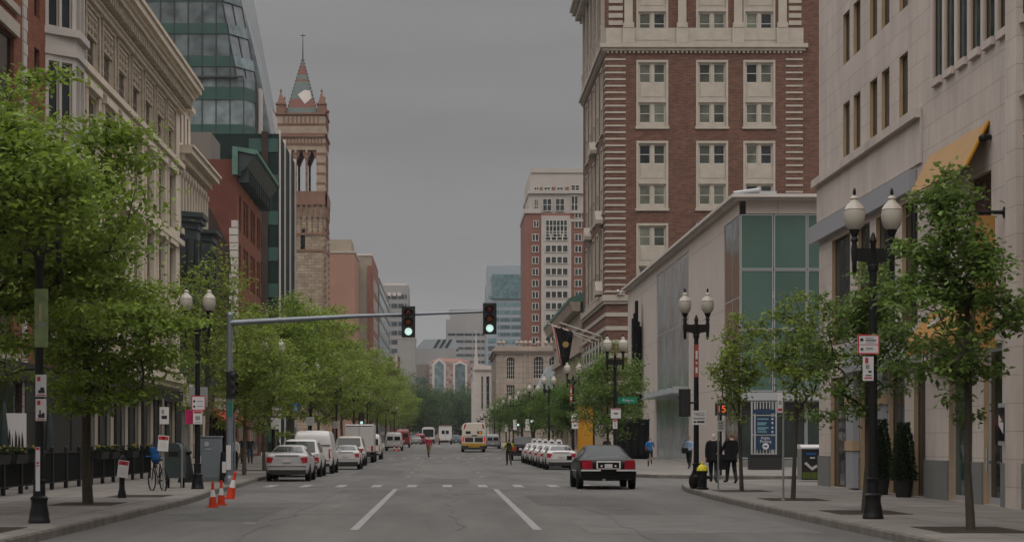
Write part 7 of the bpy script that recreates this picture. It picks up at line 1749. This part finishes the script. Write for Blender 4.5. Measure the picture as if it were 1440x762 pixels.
# ------------------------------------------------------------------ people
def person(label, x, y, rz, h=1.76, z=.15, top='suit', legs='suit', shoes='sign_black', hair=(.10, .07, .05), pose=None, arms=None, sleeve=True, extra=None, bulk=1.0, skirt=False):
    """one continuous skinned body posed from joints; faces +y before turning"""
    p = dict(lh=0, rh=0, lk=0, rk=0, ls=.05, rs=.05, le=.25, re=.25, lo=.14, ro=.14, lean=.0); p.update(pose or {})
    s = h/1.76
    J = {}; E = []; RAD = {}; MATI = {}
    def j(n, v, r_, par=None, m=0): J[n] = Vector(v); RAD[n] = r_ if isinstance(r_, tuple) else (r_, r_); MATI[n] = m; E.append((par, n)) if par else None
    tl = p['lean']; st_ = math.sin(tl)
    # 0 legs 1 top 2 skin 3 shoes 4 hair
    j('pel', (0, 0, .95), (.155*bulk, .115*bulk), None, 0)
    j('wai', (0, .02*0+st_*.15, 1.08), (.145*bulk, .105*bulk), 'pel', 1); j('che', (0, st_*.32, 1.28), (.17*bulk, .115*bulk), 'wai', 1); j('upc', (0, st_*.44, 1.42), (.14, .09), 'che', 1)
    j('nec', (0, st_*.5, 1.50), .055, 'upc', 2); j('chi', (0, st_*.53+.012, 1.57), (.065, .072), 'nec', 2); j('fac', (0, st_*.55+.012, 1.64), (.076, .095), 'chi', 2); j('top', (0, st_*.55, 1.71), (.066, .08), 'fac', 4)
    j('nos', (0, st_*.55+.115, 1.63), .012, 'fac', 2)
    for sd, sg in (('l', -1), ('r', 1)):
        a, k = p[sd+'h'], p[sd+'k']
        hip = Vector((sg*.095, 0, .90)); kn = hip + Vector((sg*.01, math.sin(a)*.43, -math.cos(a)*.43)); an = kn + Vector((0, math.sin(a-k)*.42, -math.cos(a-k)*.42))
        tr_ = 0 if legs == 'shorts_' else .016; j(sd+'hip', hip, .1*bulk, 'pel', 0); j(sd+'kne', kn, .068+tr_, sd+'hip', 0); j(sd+'cal', kn+(an-kn)*.35, .062+tr_, sd+'kne', 0 if legs != 'shorts_' else 2); j(sd+'ank', an, .045+tr_*.7, sd+'cal', 3)
        f = a-k; j(sd+'toe', an+Vector((sg*.03, .19*math.cos(f)-.02*math.sin(f), .17*math.sin(f)-.035)), (.036, .03), sd+'ank', 3)
        sh = Vector((sg*.185*bulk, st_*.42, 1.405)); ua, fo, el = p[sd+'s'], p[sd+'o'], p[sd+'e']
        d1 = Vector((sg*math.sin(fo), math.sin(ua)*math.cos(fo), -math.cos(ua)*math.cos(fo))); e_ = sh+d1*.29
        d2 = Vector((sg*math.sin(fo)*.5, math.sin(ua+el), -math.cos(ua+el))).normalized(); w_ = e_+d2*.25
        j(sd+'sho', sh, .066*bulk, 'upc', 1); j(sd+'elb', e_, .062 if skirt else .046, sd+'sho', 1); j(sd+'wri', w_, .03, sd+'elb', 2 if not sleeve else 1)
        pm_ = w_+d2*.075; j(sd+'pal', pm_, (.036, .02), sd+'wri', 2)
        for q in range(4):
            o = Vector((0, (q-1.5)*.019, 0)); b0 = pm_+d2*.03+o; j(sd+'f%d' % q, b0+d2*.02, .0095, sd+'pal', 2); j(sd+'g%d' % q, b0+d2*(.055-.006*abs(q-1.2))+Vector((-sg*.014, 0, 0)), .008, sd+'f%d' % q, 2)
        j(sd+'th', pm_+d2*.0+Vector((-sg*.02, .036, -.012)), .0105, sd+'pal', 2); j(sd+'ti', pm_+d2*.03+Vector((-sg*.026, .05, -.02)), .009, sd+'th', 2)
    names = list(J); ix = {n: i for i, n in enumerate(names)}
    me = bpy.data.meshes.new('person_skeleton'); me.from_pydata([J[n]*s for n in names], [(ix[a], ix[b]) for a, b in E], [])
    o = bpy.data.objects.new('tmp', me); COL.objects.link(o); sk = o.modifiers.new('skin', 'SKIN'); sk.use_smooth_shade = True
    if not me.skin_vertices: raise RuntimeError('no skin layer')
    for n in names:
        v = me.skin_vertices[0].data[ix[n]]; v.radius = (RAD[n][0]*s, RAD[n][1]*s); v.use_root = (n == 'pel')
    ss = o.modifiers.new('sub', 'SUBSURF'); ss.levels = 1; ss.render_levels = 1
    dg = bpy.context.evaluated_depsgraph_get(); dg.update(); bm_ = bpy.data.meshes.new_from_object(o.evaluated_get(dg)); bpy.data.objects.remove(o)
    bm_.name = 'person'; hm = mat('hair_%.2f_%.2f_%.2f' % hair, hair, .7)
    bm_.materials.clear()
    for m in (M[legs] if legs != 'shorts_' else M['suit'], M[top], M['skin'], M[shoes], hm): bm_.materials.append(m)
    seg = [(J[a]*s, J[b]*s, MATI[b]) for a, b in E]
    for po in bm_.polygons:
        c = po.center; best = 9; bi = 0
        for a, b, m in seg:
            ab = b-a; t_ = max(0, min(1, (c-a).dot(ab)/max(ab.length_squared, 1e-9))); d = (c-(a+ab*t_)).length
            if d < best: best, bi = d, m
        if bi in (2, 4) and c.z > 1.55*s: bi = 4 if (c.z > 1.655*s + .0 or c.y < J['fac'].y*s-.02) else 2
        if skirt and c.z > .80*s and bi == 0: bi = 1
        po.material_index = bi; po.use_smooth = True
    ob = bpy.data.objects.new('person', bm_); ob.location = (x, y, gz(y)+z); ob.rotation_euler = (0, 0, rz); link(ob); tag(ob, label, 'person')
    fz = ob.location.z
    # settle the lowest shoe on the ground
    ob.location.z -= min(v.co.z for v in bm_.vertices)
    if skirt:   # open coat hanging to mid thigh
        mb = MB(); n = 18; rings = []
        for z_, a_, b_ in ((.70, .235, .18), (.82, .225, .17), (1.0, .20, .152), (1.2, .212, .148), (1.31, .215, .138), (1.39, .185, .12), (1.45, .12, .10), (1.50, .072, .08)):
            rings.append([mb.bm.verts.new((bulk*a_*math.cos(2*math.pi*k/n)*s*(1+.03*math.sin(5*k+z_*9)), (b_*math.sin(2*math.pi*k/n)+.02)*s, z_*s)) for k in range(n)])
        for i in range(len(rings)-1):
            for k in range(n): mb._f([rings[i][k], rings[i][(k+1) % n], rings[i+1][(k+1) % n], rings[i+1][k]], 0)
        jk = mb.build('coat', M[top], ob, smooth=True); jk.location.z = -min(v.co.z for v in bm_.vertices)*0
        so = jk.modifiers.new('thickness', 'SOLIDIFY'); so.thickness = .015
    return ob
M['shirt_blue'] = mat('blue_running_shirt', (.02, .10, .26), .8); M['shirt_pale'] = mat('pale_blue_shirt', (.22, .30, .42), .8); M['hivis'] = mat('yellow_jacket', (.50, .46, .02), .7); M['red_top'] = mat('red_top', (.30, .02, .035), .8); M['khaki'] = mat('khaki_trousers', (.14, .10, .055), .85); M['dark_brown'] = mat('dark_brown_trousers', (.035, .022, .02), .85); M['jeans'] = mat('blue_jeans', (.04, .06, .09), .85); M['coat_dark'] = mat('dark_coat', (.02, .02, .022), .85)
person('man in long dark suit jacket with grey hair walking past the hydrant', XD(1003.5, 66.5), 66.5, R(-15), 1.79, hair=(.45, .42, .38), pose=dict(lh=.2, rh=-.22, lk=.1, rk=.35, ls=-.2, rs=.25), bulk=1.12, skirt=True)
person('person in dark suit with brown hair beside the thin tree', XD(1028, 65.0), 65.0, R(20), 1.80, hair=(.16, .09, .05), pose=dict(lh=.12, rh=-.12, rk=.2, ls=.25, rs=.1, le=.9, lo=.3), bulk=1.08, skirt=True)
cs = thing('bag', 'dark shoulder bag hanging between the two people in suits', 'bag', (XD(1015, 66), 66.0, .62)); mb = MB(); mb.box(-.16, .16, -.09, .09, 0, .55); mb.build('body', M['suit'], cs, bevel=.04); mb = MB(); mb.tube([(-.12, 0, .54), (-.06, 0, .8), (.06, 0, .8), (.12, 0, .54)], .014, 5); mb.build('strap', M['suit'], cs)
person('man in pale blue shirt and dark trousers walking by the glass shopfront', XD(969, 99), 99, R(150), 1.76, top='shirt_pale', pose=dict(lh=.25, rh=-.25, rk=.3, ls=.4, le=.9), hair=(.05, .04, .03))
mg = thing('bag', 'dark messenger bag at the hip of the man in the pale blue shirt', 'bag', (XD(963, 98.8), 98.8, .98)); mb = MB(); mb.box(-.17, .17, -.08, .08, 0, .3); mb.build('body', M['suit'], mg, bevel=.03); mb = MB(); mb.tube([(-.14, 0, .28), (.1, .05, .75), (.2, .1, .5)], .018, 5); mb.build('strap', M['suit'], mg)
person('runner in bright blue shirt and black shorts on the far right pavement', XD(914, 108), 108, R(-10), 1.77, top='shirt_blue', legs='shorts_', hair=(.22, .15, .09), sleeve=False, pose=dict(lh=.45, rh=-.35, lk=.5, rk=.9, ls=-.5, rs=.5, le=1.4, re=1.4, lean=.1))
person('person in yellow jacket with dark backpack walking in the right lane', XD(715.5, 121), 121, R(5), 1.74, z=0, top='hivis', legs='dark_brown', hair=(.03, .03, .03), pose=dict(lh=.25, rh=-.2, lk=.3, rk=.3, ls=.3, rs=.2, le=.8, re=.8, lo=.25, ro=.25), bulk=1.15)
bpk = thing('backpack', 'dark backpack worn over the yellow jacket', 'backpack', (XD(715.5, 120.85), 120.8, gz(121)+1.02)); mb = MB(); mb.box(-.15, .15, -.09, .07, 0, .48); mb.build('body', M['suit'], bpk, bevel=.05)
mb = MB(); mb.box(-.11, .11, -.12, -.09, .05, .22); mb.build('pocket', M['plastic_black'], bpk)
person('person in red top and khaki trousers crossing the middle of the street', XD(603, 160), 160, R(-20), 1.85, z=0, top='red_top', legs='khaki', hair=(.25, .16, .08), pose=dict(lh=.3, rh=-.25, lk=.2, rk=.3), shoes='sign_black')
person('person in dark coat and tan trousers on the left pavement behind the cabinet', XD(341.5, 118), 118, R(175), 1.76, top='coat_dark', legs='khaki', hair=(.3, .24, .16), pose=dict(lh=.2, rh=-.2, rk=.2))
person('person in dark jacket and jeans on the left pavement under the red awning', XD(352, 117), 117, R(190), 1.74, top='coat_dark', legs='jeans', hair=(.3, .17, .08), pose=dict(lh=-.2, rh=.2, lk=.2), bulk=1.1)
person('person in black standing left of the parked silver saloon', XD(388, 108), 108, R(170), 1.75, top='coat_dark', legs='suit', hair=(.05, .04, .03), pose=dict(ls=.5, le=.9))
person('person in pink top half hidden behind the signal pole', XD(331, 92), 92, R(160), 1.68, top='plate', legs='suit', hair=(.10, .06, .04), pose=dict(lh=.1, rh=-.1))
wc = person('person with white cap behind the black limousine on the right pavement', XD(853.5, 112), 112, R(180), 1.78, top='coat_dark', legs='suit', hair=(.6, .58, .55))

# ------------------------------------------------------------------ haze
HAZE = 0.00010
if HAZE > 0:
    hm = bpy.data.materials.new('haze'); hm.use_nodes = True; t = hm.node_tree
    for n in list(t.nodes):
        if n.type != 'OUTPUT_MATERIAL': t.nodes.remove(n)
    pv = t.nodes.new('ShaderNodeVolumePrincipled'); pv.inputs['Density'].default_value = HAZE; pv.inputs['Color'].default_value = (.93, .93, .95, 1); pv.inputs['Anisotropy'].default_value = 0.0
    t.links.new(pv.outputs[0], [n for n in t.nodes if n.type == 'OUTPUT_MATERIAL'][0].inputs['Volume'])
    mb = MB(); mb.box(-4100, 4100, -300, 6100, -1.2, 110); o = mb.build('haze', hm); tag(o, 'thin pale haze filling the air over the whole street', kind='stuff')

for o in list(bpy.data.objects):
    if o.type == 'MESH' and o.parent and o.name.split('.')[0] in ('string_course', 'pilaster', 'sandstone_trim', 'quoins', 'brackets', 'pilasters', 'stone_lintels', 'urn', 'awning', 'pediment', 'metal_panel', 'plinth', 'brick_panel', 'skylight', 'window_fins', 'colonnettes', 'canopy_fins', 'side_glazing', 'side_trim', 'glass_canopy', 'white_stone', 'spandrel', 'moulding', 'timber_band'):
        split_loose(o)
